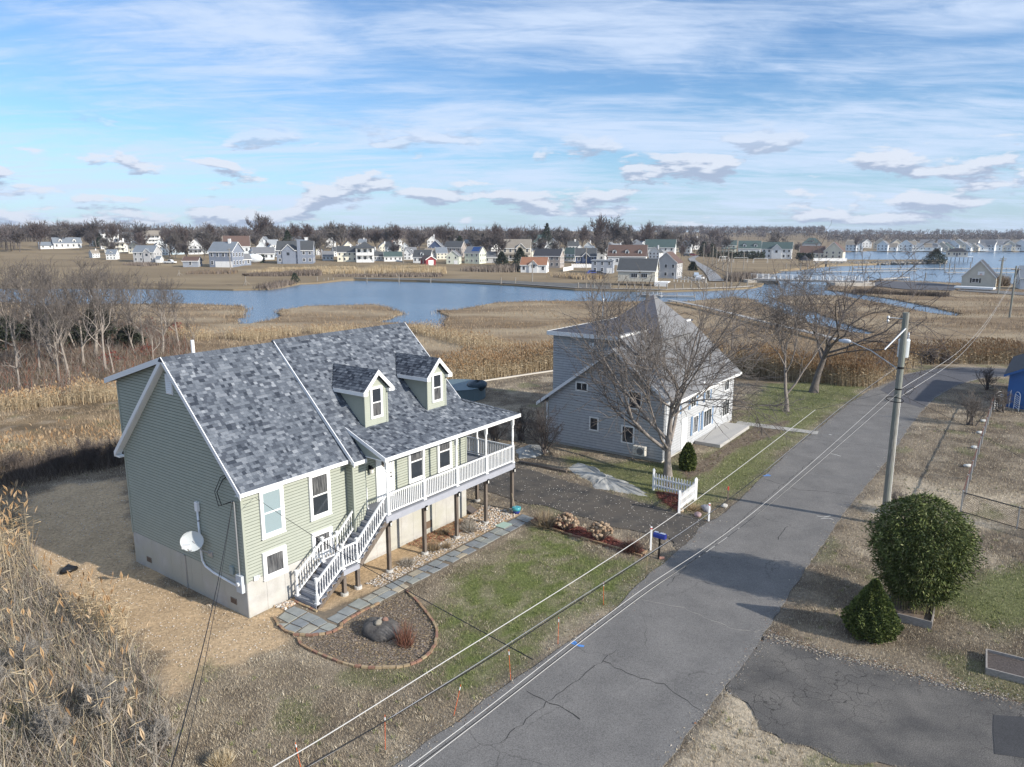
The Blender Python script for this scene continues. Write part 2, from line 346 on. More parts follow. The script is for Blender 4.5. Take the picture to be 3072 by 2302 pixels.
def near_ground():
    st = .3; xs = np.arange(-72, 110.01, st); ys = np.arange(5, 92.01, st); X, Y = np.meshgrid(xs, ys); x, y = X.ravel(), Y.ravel()
    yd = sdist(x, y, YARD); k = smooth(yd, -7, 0.3)
    z = MARSH * (1 - k) + .05 * (fbm(x, y, .35, 1) - .5) + .03 * (fbm(x, y, 2.0, 2) - .5) - .02
    rd = np.maximum(sdist(x, y, [(p.x, p.y) for p in road_poly]), np.maximum(sdist(x, y, DRIVE), sdist(x, y, DRIVE_R)))
    z = np.where(rd > -.6, z * smooth(rd, .0, -.6) - .05 * smooth(rd, -.15, .15), z)
    f = ground_fields(x, y); n = smooth(fbm(x, y, .8, 30), .32, .68)[:, None]; n2 = fbm(x, y, .18, 31)[:, None]
    c = C_BASE * (1 - n) + C_DARK * n; c = c * (.8 + .4 * n2)
    mead = (1 - smooth(yd, -5, .5))[:, None]; mm = C_MEAD + (C_MEAD2 - C_MEAD) * smooth(fbm(x * .5, y, .25, 33), .38, .62)[:, None]
    c = c * (1 - mead) + mm * mead
    for key, col, w in (('pale', C_PALE, .85), ('green', C_GREEN, .85), ('grav', C_GRAV, .9), ('dirt', C_DIRT, .97), ('bed', C_BED, .95), ('red', C_RED, .95)):
        a = (f[key] * w)[:, None]; c = c * (1 - a) + col * a * (.82 + .36 * fbm(x, y, 1.6, 40)[:, None])
    ny, nx = X.shape; idx = np.arange(nx * ny).reshape(ny, nx)
    F = np.stack([idx[:-1, :-1], idx[:-1, 1:], idx[1:, 1:], idx[1:, :-1]], -1).reshape(-1, 4)
    me = bpy.data.meshes.new('yard'); V = np.stack([x, y, z], 1).astype(np.float32)
    me.vertices.add(len(V)); me.vertices.foreach_set('co', V.ravel()); me.loops.add(F.size); me.loops.foreach_set('vertex_index', F.ravel().astype(np.int32))
    me.polygons.add(len(F)); me.polygons.foreach_set('loop_start', np.arange(0, F.size, 4, dtype=np.int32)); me.polygons.foreach_set('use_smooth', np.ones(len(F), bool))
    at = me.color_attributes.new('Col', 'FLOAT_COLOR', 'POINT'); at.data.foreach_set('color', np.concatenate([c, np.ones((len(c), 1))], 1).astype(np.float32).ravel())
    me.update(calc_edges=True)
    m = bpy.data.materials.new('turf_and_soil'); m.use_nodes = True; t = m.node_tree; b = t.nodes['Principled BSDF']; K = t.links.new
    a = t.nodes.new('ShaderNodeAttribute'); a.attribute_name = 'Col'
    g = t.nodes.new('ShaderNodeNewGeometry')
    def nz(s, d): q = t.nodes.new('ShaderNodeTexNoise'); q.inputs['Scale'].default_value = s; q.inputs['Detail'].default_value = d; q.inputs['Roughness'].default_value = .7; K(g.outputs['Position'], q.inputs[0]); return q.outputs[0]
    q = nz(7, 8); r = t.nodes.new('ShaderNodeMapRange'); r.inputs[1].default_value = .3; r.inputs[2].default_value = .7; r.inputs[3].default_value = .62; r.inputs[4].default_value = 1.38; K(q, r.inputs[0])
    x2 = t.nodes.new('ShaderNodeVectorMath'); x2.operation = 'SCALE'; K(a.outputs['Color'], x2.inputs[0]); K(r.outputs[0], x2.inputs[3]); K(x2.outputs[0], b.inputs['Base Color'])
    bp = t.nodes.new('ShaderNodeBump'); bp.inputs['Strength'].default_value = .8; bp.inputs['Distance'].default_value = .05; K(nz(14, 6), bp.inputs['Height']); K(bp.outputs[0], b.inputs['Normal'])
    b.inputs['Roughness'].default_value = .95; b.inputs['Specular IOR Level'].default_value = .1
    me.materials.append(m); o = link('yard', me); o['kind'] = 'structure'; return o
near_ground()
# asphalt with cracks
def asphalt(name, base, dark, crack_scale, crack_w, crack_amt, speck=.5):
    m = M(name, base, dark, s=.6, rough=.92, bump=.35, bs=90, spec=.15); t = m.node_tree; b = t.nodes['Principled BSDF']; K = t.links.new
    src = b.inputs['Base Color'].links[0].from_socket; g = t.nodes.new('ShaderNodeNewGeometry')
    wn = t.nodes.new('ShaderNodeTexNoise'); wn.inputs['Scale'].default_value = 1.4; wn.inputs['Detail'].default_value = 4; K(g.outputs['Position'], wn.inputs[0])
    wv = t.nodes.new('ShaderNodeVectorMath'); wv.operation = 'MULTIPLY_ADD'; K(wn.outputs['Color'], wv.inputs[0]); wv.inputs[1].default_value = (.7, .7, .7); K(g.outputs['Position'], wv.inputs[2])
    v = t.nodes.new('ShaderNodeTexVoronoi'); v.feature = 'DISTANCE_TO_EDGE'; v.inputs['Scale'].default_value = crack_scale; K(wv.outputs[0], v.inputs[0])
    r = t.nodes.new('ShaderNodeMapRange'); K(v.outputs[0], r.inputs[0]); r.inputs[1].default_value = 0; r.inputs[2].default_value = crack_w; r.inputs[3].default_value = 1; r.inputs[4].default_value = 0
    kn = t.nodes.new('ShaderNodeTexNoise'); kn.inputs['Scale'].default_value = .35; K(g.outputs['Position'], kn.inputs[0])
    kr = t.nodes.new('ShaderNodeMapRange'); K(kn.outputs[0], kr.inputs[0]); kr.inputs[1].default_value = .40; kr.inputs[2].default_value = .62; kr.inputs[4].default_value = crack_amt
    kk = t.nodes.new('ShaderNodeMath'); kk.operation = 'MULTIPLY'; K(r.outputs[0], kk.inputs[0]); K(kr.outputs[0], kk.inputs[1])
    x = t.nodes.new('ShaderNodeMix'); x.data_type = 'RGBA'; K(kk.outputs[0], x.inputs[0]); K(src, x.inputs[6]); x.inputs[7].default_value = (.018, .017, .016, 1)
    sp = t.nodes.new('ShaderNodeTexNoise'); sp.inputs['Scale'].default_value = 28; sp.inputs['Detail'].default_value = 6; sp.inputs['Roughness'].default_value = .8; K(g.outputs['Position'], sp.inputs[0])
    sr = t.nodes.new('ShaderNodeMapRange'); K(sp.outputs[0], sr.inputs[0]); sr.inputs[1].default_value = .3; sr.inputs[2].default_value = .75; sr.inputs[3].default_value = 1 - speck; sr.inputs[4].default_value = 1 + speck * 1.3
    x2 = t.nodes.new('ShaderNodeVectorMath'); x2.operation = 'SCALE'; K(x.outputs[2], x2.inputs[0]); K(sr.outputs[0], x2.inputs[3]); K(x2.outputs[0], b.inputs['Base Color'])
    return m
m_road = asphalt('road_asphalt', (.192, .183, .172), (.150, .144, .137), .16, .004, .45, .6)
m_road2 = asphalt('new_asphalt', (.115, .114, .122), (.10, .10, .108), .10, .004, .3, .35)
m_drive = asphalt('old_drive_asphalt', (.088, .084, .080), (.150, .140, .127), 1.7, .024, .8, .8)
m_gdrive = M('gravel_drive', (.060, .057, .054), (.125, .110, .092), s=.8, rough=.95, bump=.7, bs=25, detail=9, c3=(.105, .092, .078), s3=.55, spec=.15)
road = sheet('road', refine(road_poly, .5, .05, 1), m_road, z=.012, skirt=.08)
sheet('driveway', refine(DRIVE, .4, .13, 2), m_gdrive, z=.004, skirt=.08)
sheet('cracked_driveway', refine(DRIVE_R, .35, .16, 3), m_drive, z=.002, skirt=.08)
sheet('asphalt_patch', refine(pxpoly([(2981, 2146), (3080, 2152), (3250, 2200), (3250, 2420), (3072, 2275), (2981, 2262)]), .5, .02, 4), asphalt('patch_asphalt', (.070, .070, .072), (.058, .058, .06), .2, .002, .2, .4), z=.012, skirt=.02)
# newer surface after the bend, seams, patches and paint on the road
mid = [q for q in ROAD_L if q[1] <= 1290]; mir = [q for q in ROAD_R if q[1] <= 1290]
sheet('newer_road_surface', refine(pxpoly([(2640, 1170), (2685, 1141), (2712, 1126), (2791, 1110), (2890, 1104), (3012, 1108), (3250, 1116), (3250, 1138), (3012, 1128), (2949, 1133), (2910, 1142), (2862, 1159), (2806, 1190), (2770, 1225), (2700, 1205)]), .6, .02, 5), m_road2, z=.016, skirt=.01)
m_crack = M('crack_filler', (.035, .033, .032), rough=.9); m_pale = M('pale_joint', (.30, .28, .25), rough=.95)
def crack(pts, w, mat, seed, z=.0165):
    p = refine([Vector((q.x, q.y, 0)) for q in pts], .25, .06, seed, closed=False); mb = MB(); rg = random.Random(seed)
    for i in range(len(p) - 1):
        d = (p[i + 1] - p[i]).normalized(); n = Vector((-d.y, d.x, 0)); a = w * rg.uniform(.4, 1.2) / 2
        mb.add([p[i] - n * a + Vector((0, 0, z)), p[i + 1] - n * a + Vector((0, 0, z)), p[i + 1] + n * a + Vector((0, 0, z)), p[i] + n * a + Vector((0, 0, z))], [(0, 1, 2, 3)])
    part('crack', mb, mat, road)
for i, (l, w, mt) in enumerate((([(1925, 1800), (2050, 1825), (2190, 1885), (2270, 1900)], .035, m_pale), ([(1580, 2075), (1650, 2110), (1700, 2130), (1740, 2160)], .04, m_crack), ([(1810, 1985), (1900, 2030), (1990, 2055), (2100, 2130), (2180, 2180)], .03, m_crack), ([(2290, 1437), (2390, 1470), (2500, 1478), (2560, 1488)], .035, m_crack), ([(2420, 1315), (2520, 1330), (2620, 1340), (2680, 1350)], .03, m_crack), ([(2545, 1215), (2650, 1222), (2780, 1226)], .05, m_crack), ([(2335, 1620), (2345, 1600), (2365, 1580)], .03, m_crack), ([(2220, 1890), (2260, 1895), (2300, 1890)], .03, m_pale), ([(2000, 1760), (2060, 1700), (2120, 1650), (2200, 1580), (2330, 1470), (2440, 1380)], .02, m_crack), ([(1500, 2230), (1640, 2110), (1750, 2030), (1850, 1950)], .022, m_crack))):
    crack(pxpoly(l), w, mt, 50 + i)
m_bluepaint = M('blue_spray_paint', (.10, .26, .60), rough=.85); m_whitepaint = M('faded_white_paint', (.55, .54, .50), rough=.9)
def paint(pts, w, mat, label, nm='paint_mark'):
    mb = MB(); p = pxpoly(pts); rg = random.Random(len(pts))
    for i in range(len(p) - 1):
        a, b = p[i], p[i + 1]; d = (b - a).normalized(); n = Vector((-d.y, d.x, 0)) * w / 2; z = Vector((0, 0, .021))
        mb.add([a - n + z, b - n * rg.uniform(.5, 1.2) + z, b + n + z, a + n * rg.uniform(.5, 1.2) + z], [(0, 1, 2, 3)])
    part(nm, mb, mat, road)
paint([(1716, 1930), (1735, 1938), (1752, 1941)], .14, m_bluepaint, ''); paint([(1722, 1926), (1728, 1932)], .10, m_bluepaint, '')
paint([(2290, 1429), (2312, 1428)], .12, m_bluepaint, ''); paint([(2298, 1426), (2308, 1424)], .08, m_bluepaint, '')
paint([(2450, 1549), (2470, 1553), (2492, 1549)], .06, m_whitepaint, ''); paint([(2462, 1558), (2485, 1556), (2500, 1560)], .05, m_whitepaint, '')
paint([(2492, 1362), (2510, 1366), (2522, 1370)], .07, m_whitepaint, ''); paint([(2486, 1304), (2496, 1306)], .1, m_whitepaint, '')
# ---- marsh with its creeks, traced along the banks
m_marsh = M('marsh', (.27, .20, .128), (.15, .11, .073), s=.16, rough=.97, bump=1.0, bs=1.6, detail=10, spec=.05, stretch=(.55, 1.1, 1), c3=(.34, .272, .185), s3=.06, nrough=.72)
BANK = [(-900, 912), (-300, 908), (0, 906), (60, 910), (90, 916), (40, 922), (250, 912), (546, 911), (640, 914), (727, 918), (737, 927), (726, 942), (716, 957), (706, 972), (745, 970), (785, 965), (822, 957), (850, 947), (836, 938), (845, 929), (915, 918), (1023, 916), (1121, 913), (1160, 923), (1206, 938), (1180, 950), (1153, 958), (1117, 967), (1170, 968), (1218, 969), (1280, 983), (1309, 1000), (1327, 1002), (1330, 985), (1336, 968), (1347, 947), (1325, 938), (1312, 931), (1370, 929), (1414, 922), (1479, 909), (1560, 905), (1663, 902), (1862, 905), (2053, 905), (2129, 898), (2205, 891), (2254, 899), (2285, 912), (2340, 935), (2397, 958), (2456, 975), (2527, 993), (2612, 1002), (2626, 996), (2560, 978), (2531, 964), (2476, 944), (2420, 928), (2360, 910), (2330, 897), (2345, 889), (2440, 886), (2520, 887), (2600, 900), (2690, 920), (2790, 938), (2868, 948), (2890, 941), (2800, 920), (2693, 898), (2600, 884), (2545, 876), (2480, 868), (2490, 860), (2560, 848), (2640, 840), (2780, 845), (2890, 850), (3072, 854), (3500, 858)]
bank = refine([PX(a, b, MARSH) for a, b in BANK], 1.5, .45, 8, closed=False)
near_edge = [Vector((160, 80, MARSH)), Vector((112, 80, MARSH)), Vector((112, 90, MARSH)), Vector((-74, 90, MARSH)), Vector((-74, 80, MARSH)), Vector((-150, 80, MARSH))]
MARSH_POLY = bank + near_edge
sheet('marsh', MARSH_POLY, m_marsh, z=MARSH - .03, skirt=.6)
# ---- far land behind the water: a fan that follows the far shore
m_farland = M('far_meadow', (.30, .235, .15), (.185, .142, .092), s=.05, rough=.97, bump=.8, bs=.8, detail=8, c3=(.22, .17, .11), s3=.02, stretch=(.5, 1, 1), spec=.05)
def far_z(x, y):
    a = np.asarray(x) / np.asarray(y)
    hm = np.interp(a, [-.9, -.3, -.2, 0, .15, .22, .28, .35, .8], [7, 7, 6.3, 4.8, 3.8, 2.4, 1.6, 1.3, 1.0])
    up = np.interp(a, [-.9, .17, .27], [3.6, 3.2, 0.0])
    return -.35 + hm * smooth(np.asarray(y), 228, 450) + up * smooth(np.asarray(y), 425, 520) + (20 - up) * smooth(np.asarray(y), 640, 1700)
SHORE = [(-2600, 862), (-600, 862), (0, 862), (300, 862), (560, 865), (700, 868), (808, 866), (860, 858), (899, 850), (953, 848), (1025, 840), (1062, 839), (1250, 843), (1400, 848), (1545, 855), (1725, 868), (1834, 870.5), (1979, 873), (2100, 870), (2200, 866), (2258, 862), (2285, 856), (2300, 840), (2320, 820), (2350, 812), (2420, 806), (2460, 800), (2500, 797), (2640, 793), (2830, 789), (2836, 787)]
def far_land():
    sx = [s[0] for s in SHORE]; sy = [s[1] for s in SHORE]; px = np.concatenate([np.arange(-2600, -200, 60), np.arange(-200, 2836, 5)]); K = 46
    V = []; mb = MB(); cols = []
    for p in px:
        py = np.interp(p, sx, sy); s = PX(p, py, -.35); end = 2600.0 if p < 2478 else PX(p, 779, -.35).y
        cols.append([(s, end, p)])
    verts = []
    for i, p in enumerate(px):
        s, end, _ = cols[i][0]
        for k in range(-1, K):
            t = max(k, 0) / (K - 1); d = s.y + (end - s.y) * t ** 1.9; x = s.x * d / s.y
            z = float(far_z(x, d)) if p < 2478 else -.35 + 1.0 * math.sin(math.pi * t)
            if k == -1: z = -1.6
            verts.append((x, d, z))
    n = K + 1; f = []
    for i in range(len(px) - 1):
        if px[i] < 2478 <= px[i + 1]: continue
        for k in range(n - 1): f.append((i * n + k, (i + 1) * n + k, (i + 1) * n + k + 1, i * n + k + 1))
    mb.add(verts, f); o = part('far_land', mb, m_farland); o['kind'] = 'structure'
far_land()
def PFAR(px, py):
    """ground point of the far land under a pixel"""
    d = ray(px, py); o = Vector((0, 0, CAMH)); t = 150.0
    while t < 2400:
        q = o + d * (t / d.y)
        if q.z <= float(far_z(q.x, q.y)): return Vector((q.x, q.y, float(far_z(q.x, q.y))))
        t += 1.0
    return q
# far shore beyond the open water
mb = MB(); vv = []
fs = np.arange(2380, 4200, 20); K = 14
for p in fs:
    s = PX(p, 754 + 1.2 * math.sin(p * .05), -.3)
    for k in range(-1, K):
        t = max(k, 0) / (K - 1); d = s.y + (2600 - s.y) * t ** 1.6
        vv.append((s.x * d / s.y, d, -1.5 if k < 0 else -.3 + 1.2 * min(1, t * 6) + 17 * float(smooth(d, 1000, 1900))))
n = K + 1
mb.add(vv, [(i * n + k, (i + 1) * n + k, (i + 1) * n + k + 1, i * n + k + 1) for i in range(len(fs) - 1) for k in range(n - 1)])
tag(part('far_shore', mb, m_farland), kind='structure')
# ------------------------------------------------------------------ the sage green house
m_sage = M('sage_siding', (.365, .385, .325), (.34, .362, .305), s=2, rough=.6, spec=.25)
m_gap = M('siding_shadow_gap', (.06, .065, .055), rough=.9)  # dark backing colour paints in the shadow line under each board
m_white = M('white_trim', (.82, .82, .80), (.76, .76, .75), s=3, rough=.45, spec=.4)
m_vinyl = M('white_vinyl', (.84, .84, .83), rough=.4, spec=.4)
m_alum = M('fascia_metal', (.78, .79, .80), rough=.35, spec=.45)
m_conc = M('concrete', (.50, .49, .465), (.40, .385, .355), s=1.4, rough=.9, bump=.15, bs=25, c3=(.43, .42, .36), s3=.5)
m_grey_deck = M('grey_composite', (.245, .255, .285), (.19, .20, .225), s=6, rough=.65, stretch=(1, 8, 1))
m_rim = M('grey_rim_board', (.36, .37, .41), (.32, .33, .37), s=3, rough=.6)
m_wood = M('weathered_timber', (.20, .165, .135), (.11, .088, .072), s=5, rough=.85, bump=.3, bs=20, stretch=(3, 3, .25))
m_glass = glass('window_glass', (.030, .036, .045)); m_paleglass = glass('pale_window_glass', (.27, .34, .36), .12)  # one dark glass, one pale blue-teal glass
m_curtain = M('window_with_curtain', (.035, .037, .042), (.17, .17, .17), s=7, rough=.08, spec=.7, stretch=(6, 6, .25), lo=.42, hi=.6)
m_black = M('black_metal', (.012, .012, .013), rough=.4, spec=.4)
SHADES = [(.046, .055, .072), (.078, .090, .112), (.115, .131, .157), (.158, .177, .206), (.210, .230, .260), (.285, .306, .335)]
m_sh = [M('shingle_shade_%d' % i, c, tuple(x * .72 for x in c), s=22, rough=.95, bump=.25, bs=160, spec=.12) for i, c in enumerate(SHADES)]
m_deckroof = M('roof_underlay', (.06, .065, .075), rough=.9)
house = thing('house', 'sage green raised house with grey shingle roof, two dormers and a white-railed front porch', 'house', HOUSE_A, HOUSE_ANG)
# --- foundation
core = part('foundation', MB().box(.02, 13.15, .02, 8.49, -.5, 1.44).box(5.14, 13.15, .02, 8.49, 1.44, 2.40), m_conc, house)
def panels(a, b, n, fn):
    for i in range(n):
        u0, u1 = a + (b - a) * i / n, a + (b - a) * (i + 1) / n; part('concrete_panel', fn(u0 + .004, u1 - .004), m_conc, core)
panels(0, 8.51, 11, lambda a, b: MB().box(-.012, .02, a, b, -.3, 1.45))
panels(0, 5.12, 6, lambda a, b: MB().box(a, b, -.012, .02, -.3, 1.45))
panels(5.12, 13.17, 10, lambda a, b: MB().box(a, b, -.012, .02, -.3, 2.38))
m_vent = M('rusty_vent', (.14, .095, .065), rough=.7)
for c in ((7.3, .42), (.95, .42)):
    p = part('foundation_vent', MB().box(-.03, -.010, c[0] - .2, c[0] + .2, c[1] - .12, c[1] + .12), M('vent_frame', (.22, .18, .15), rough=.6), house)
    for k in range(5): part('louver', MB().box(-.036, -.03, c[0] - .17, c[0] + .17, c[1] - .1 + k * .04, c[1] - .075 + k * .04), m_vent, p)
part('foundation_vent', MB().box(9.95, 10.45, -.035, -.01, .25, .62), m_vent, house)
# --- clapboard walls: backing plus one board per course
def siding(name, P0, dr, nr, z0, z1, ext, step=.128, backing=None):
    """ext(z) -> (lo, hi) along dr; boards stand proud along nr"""
    P0, dr, nr = Vector(P0), Vector(dr), Vector(nr); Z = Vector((0, 0, 1))
    mb = MB(); ks = []
    n = int(round((z1 - z0) / step)); zs = [z0 + (z1 - z0) * i / n for i in range(n + 1)]
    loop = [P0 + dr * ext(z)[0] + Z * z for z in zs] + [P0 + dr * ext(z)[1] + Z * z for z in reversed(zs)]
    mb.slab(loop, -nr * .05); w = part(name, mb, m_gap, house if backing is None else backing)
    for i in range(n):
        za, zb = zs[i] + .025, zs[i + 1]; a, b = ext(za), ext(zs[i + 1])
        if b[1] - b[0] < .02 and a[1] - a[0] < .06: continue
        q = [P0 + dr * a[0] + Z * za, P0 + dr * a[1] + Z * za, P0 + dr * b[1] + Z * zb, P0 + dr * b[0] + Z * zb]
        bd = MB().hexa([q[0], q[1], q[1] + nr * .018, q[0] + nr * .018, q[3], q[2], q[2] + nr * .005, q[3] + nr * .005])
        part('siding_board', bd, m_sage, w if backing is None else backing)
    return w
def gable_ext(z):
    lo = max(0.0, z - 5.42); 
    hi = 8.51 if z < 8.42 else max(4.25, 4.25 + (9.70 - z) / .29)
    return (min(lo, 4.25), min(8.51, hi)) if lo < 4.25 else (4.25, 4.25)
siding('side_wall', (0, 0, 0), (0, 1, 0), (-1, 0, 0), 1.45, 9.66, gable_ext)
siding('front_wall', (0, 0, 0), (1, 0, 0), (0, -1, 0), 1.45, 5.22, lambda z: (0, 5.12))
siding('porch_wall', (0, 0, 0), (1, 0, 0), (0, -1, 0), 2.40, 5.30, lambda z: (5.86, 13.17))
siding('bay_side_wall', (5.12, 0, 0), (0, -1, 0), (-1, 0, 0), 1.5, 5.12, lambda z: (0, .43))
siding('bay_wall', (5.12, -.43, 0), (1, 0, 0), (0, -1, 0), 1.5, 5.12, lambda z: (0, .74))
part('bay_end_wall', MB().box(5.80, 5.86, -.43, 0, 1.5, 5.2), m_sage, house)
part('rear_wall', MB().box(0, 13.17, 8.45, 8.51, 1.45, 8.3), m_sage, house)
part('right_wall', MB().slab([(13.12, 0, 1.45), (13.12, 8.51, 1.45), (13.12, 8.51, 8.3), (13.12, 4.25, 9.6), (13.12, 0, 5.3)], (.05, 0, 0)), m_sage, house)
for u, v, z1 in ((0, 0, 5.2), (0, 8.51, 8.3), (5.12, -.43, 5.1), (13.17, 0, 5.25)):
    sx = -1 if u < 13 else 1; y = 1 if v < 8 else -1
    part('corner_post', MB().box(u - .035, u + .06, v - .035 * y - (0 if y > 0 else 0), v + .06 * y, 1.42 if u < 5 else 1.5 if u < 6 else 2.4, z1) if y > 0 else MB().box(u - .035, u + .06, v - .06, v + .035, 1.42, z1), m_sage, house)
# --- windows
def window(parent, P, a, n, w, h, pane=m_glass, sash=True, trim=.11, pane2=None):
    """P lower-left outer corner of the casing, a across, n outward"""
    P, a, n = Vector(P), Vector(a), Vector(n); Z = Vector((0, 0, 1))
    def bx(mb, x0, x1, z0, z1, d0, d1):
        q = [P + a * x + n * d + Z * z for z in (z0, z1) for x, d in ((x0, d1), (x1, d1), (x1, d0), (x0, d0))]; return mb.hexa(q)
    mb = MB(); t = trim
    for r in ((0, w, h - t, h), (0, w, 0, t), (0, t, t, h - t), (w - t, w, t, h - t)): bx(mb, *r, -.01, .075)
    bx(mb, -.02, w + .02, -.03, .0, -.01, .10)
    wi = part('window', mb, m_vinyl, parent)
    s = .045; i0, i1 = t, w - t; j0, j1 = t, h - t
    mb = MB()
    for r in ((i0, i1, j1 - s, j1), (i0, i1, j0, j0 + s), (i0, i0 + s, j0 + s, j1 - s), (i1 - s, i1, j0 + s, j1 - s)): bx(mb, *r, -.01, .052)
    m = (j0 + j1) / 2
    if sash: bx(mb, i0 + s, i1 - s, m - .03, m + .03, -.01, .055)
    part('sash', mb, m_vinyl, wi)
    if sash:
        part('pane', bx(MB(), i0 + s, i1 - s, j0 + s, m - .03, -.01, .028), pane2 or pane, wi); part('pane', bx(MB(), i0 + s, i1 - s, m + .03, j1 - s, -.01, .036), pane, wi)
    else: part('pane', bx(MB(), i0 + s, i1 - s, j0 + s, j1 - s, -.01, .03), pane, wi)
    return wi
for u, pn, p2 in ((.76, m_paleglass, None), (3.10, m_curtain, m_glass), (8.88, m_curtain, m_glass), (10.92, m_curtain, m_glass)):
    window(house, (u, -.024, 2.98), (1, 0, 0), (0, -1, 0), 1.08, 1.95, pn, pane2=p2)
window(house, (.72, -.024, 1.27), (1, 0, 0), (0, -1, 0), 1.10, 1.12, m_curtain, sash=False, trim=.13)
window(house, (3.10, -.024, 1.27), (1, 0, 0), (0, -1, 0), 1.08, 1.12, m_curtain, sash=False, trim=.13)
# front door
d = part('door', MB().box(6.96, 7.76, -.06, 0, 2.68, 4.74), m_vinyl, house)
part('door_frame', MB().box(6.80, 6.95, -.09, .0, 2.66, 4.9).box(7.77, 7.92, -.09, 0, 2.66, 4.9).box(6.95, 7.77, -.09, 0, 4.75, 4.9), m_white, house)
for x in (7.04, 7.40):
    for z in (2.85, 3.55, 4.22): part('door_panel', MB().box(x, x + .28, -.07, -.06, z, z + (.6 if z < 4 else .4)), m_vinyl, d)
part('door_handle', MB().tube([(7.69, -.06, 3.65), (7.69, -.13, 3.65)], .03, 8).tube([(7.69, -.06, 3.82), (7.69, -.09, 3.82)], .035, 8), M('dark_brass', (.05, .04, .03), rough=.35, metal=.6), d)
part('wreath', MB().tube([(7.36 + .17 * math.cos(t), -.1, 4.42 + .17 * math.sin(t)) for t in np.linspace(0, 6.283, 20)], .055, 6), M('dry_wreath', (.12, .10, .08), (.25, .22, .19), s=30, bump=1, bs=60), d)
ln = part('wall_lantern', MB().lathe((6.45, -.16, 4.12), [(.05, 0), (.085, .03), (.10, .22), (.12, .24), (.05, .33), (.015, .38)], 8).bar((6.45, 0, 4.42), (6.45, -.16, 4.48), .04, .04).bar((6.45, -.02, 4.25), (6.45, -.02, 4.5), .1, .03), m_black, house)
part('lantern_glass', MB().lathe((6.45, -.16, 4.15), [(.088, 0), (.103, .18)], 8), M('frosted_glass', (.7, .68, .62), rough=.3), ln)
# gable louver
gl = part('gable_vent', MB().box(-.045, 0, 3.99, 4.49, 8.30, 9.12), m_white, house)
for k in range(9): part('louver', MB().hexa([(-.07, 4.03, 8.34 + k * .085), (-.045, 4.03, 8.38 + k * .085), (-.045, 4.45, 8.38 + k * .085), (-.07, 4.45, 8.34 + k * .085), (-.075, 4.03, 8.355 + k * .085), (-.045, 4.03, 8.40 + k * .085), (-.045, 4.45, 8.40 + k * .085), (-.075, 4.45, 8.355 + k * .085)]), m_alum, gl)
# --- roof planes and their shingles
UL = lambda v: 5.55 + v                    # left roof (top of deck)
UR = lambda v: 9.88 - .955 * (4.25 - v)    # right roof
UPF = lambda v: 5.33 + .404 * (v + 1.88)   # porch roof
RS = 13.3
ROOFS = []
def plane_frame(P0, a, s):
    P0, a, s = Vector(P0), Vector(a).normalized(), Vector(s).normalized(); return P0, a, s, a.cross(s).normalized()
def roof_deck(name, loop, t=.14, parent=None):
    p = [Vector(q) for q in loop]; n = (p[1] - p[0]).cross(p[2] - p[0]).normalized()
    if n.z < 0: n = -n
    return part(name, MB().slab([q - n * .01 for q in p], -n * t), m_deckroof, parent or house)
sh_all = []
def shingle_plane(fr, H, ext, deck, seed, expo=.142, start=0.0):
    P0, a, s, n = fr; rg = random.Random(seed); rows = int(H / expo) + 1
    for r in range(rows):
        y = start + r * expo
        if y > H: break
        e = ext(y + expo * .5)
        if e is None: continue
        lo, hi = e; x = lo - rg.uniform(0, .2); base = rg.random()
        while x < hi:
            w = rg.choice((.10, .13, .16, .16, .20, .24)); x0, x1 = max(x, lo), min(x + w, hi); x += w
            if x1 - x0 < .02: continue
            ci = min(5, max(0, int(rg.gauss(2.3, 1.2) + .5)))
            lift = rg.choice((0, .004, .009)); sh_all.append((P0 + a * ((x0 + x1) / 2) + s * y, a, s, n, round(x1 - x0, 3), ci, lift, min(expo * 1.35, H - y + .02), deck))
def quad_slope(u0, u1, v0, v1, zf): return [(u0, v0, zf(v0)), (u1, v0, zf(v0)), (u1, v1, zf(v1)), (u0, v1, zf(v1))]
main_roof = roof_deck('roof', quad_slope(-.25, 5.0, -.38, 4.25, UL))
fr = plane_frame((-.25, -.38, UL(-.38)), (1, 0, 0), (0, 1, 1)); shingle_plane(fr, 4.63 * math.sqrt(2), lambda y: (0, 5.25), main_roof, 1)
right_roof = roof_deck('roof', [(4.95, -.74, UR(-.74)), (5.7, -.74, UR(-.74)), (5.7, .45, UR(.45)), (RS, .45, UR(.45)), (RS, 4.25, UR(4.25)), (4.95, 4.25, UR(4.25))])
fr = plane_frame((4.95, -.74, UR(-.74)), (1, 0, 0), (0, 1, .955)); hy = math.sqrt(1 + .955 ** 2)
shingle_plane(fr, 4.99 * hy, lambda y: (0, .72) if y < 1.20 * hy else (0, RS - 4.95), right_roof, 2)
PE, PV = 15.4, -1.88
porch_roof = roof_deck('porch_roof', [(5.65, PV, UPF(PV)), (PE, PV, UPF(PV)), (RS, PV + (PE - RS), UPF(PV + PE - RS)), (RS, .55, UPF(.55)), (5.65, .55, UPF(.55))], .10)
fr = plane_frame((5.65, PV, UPF(PV)), (1, 0, 0), (0, 1, .404)); hp = math.sqrt(1 + .404 ** 2)
shingle_plane(fr, 2.45 * hp, lambda y: (0, max(RS - 5.65, (PE - 5.65) - y / hp)), porch_roof, 3)
side_roof = roof_deck('porch_roof', [(PE, PV, UPF(PV)), (PE, 8.9, UPF(PV)), (RS, 8.9, UPF(PV) + .404 * (PE - RS)), (RS, PV + PE - RS, UPF(PV) + .404 * (PE - RS))], .10)
fr = plane_frame((PE, PV, UPF(PV)), (0, 1, 0), (-1, 0, .404)); shingle_plane(fr, (PE - RS) * hp, lambda y: (y / hp, 10.7), side_roof, 4)
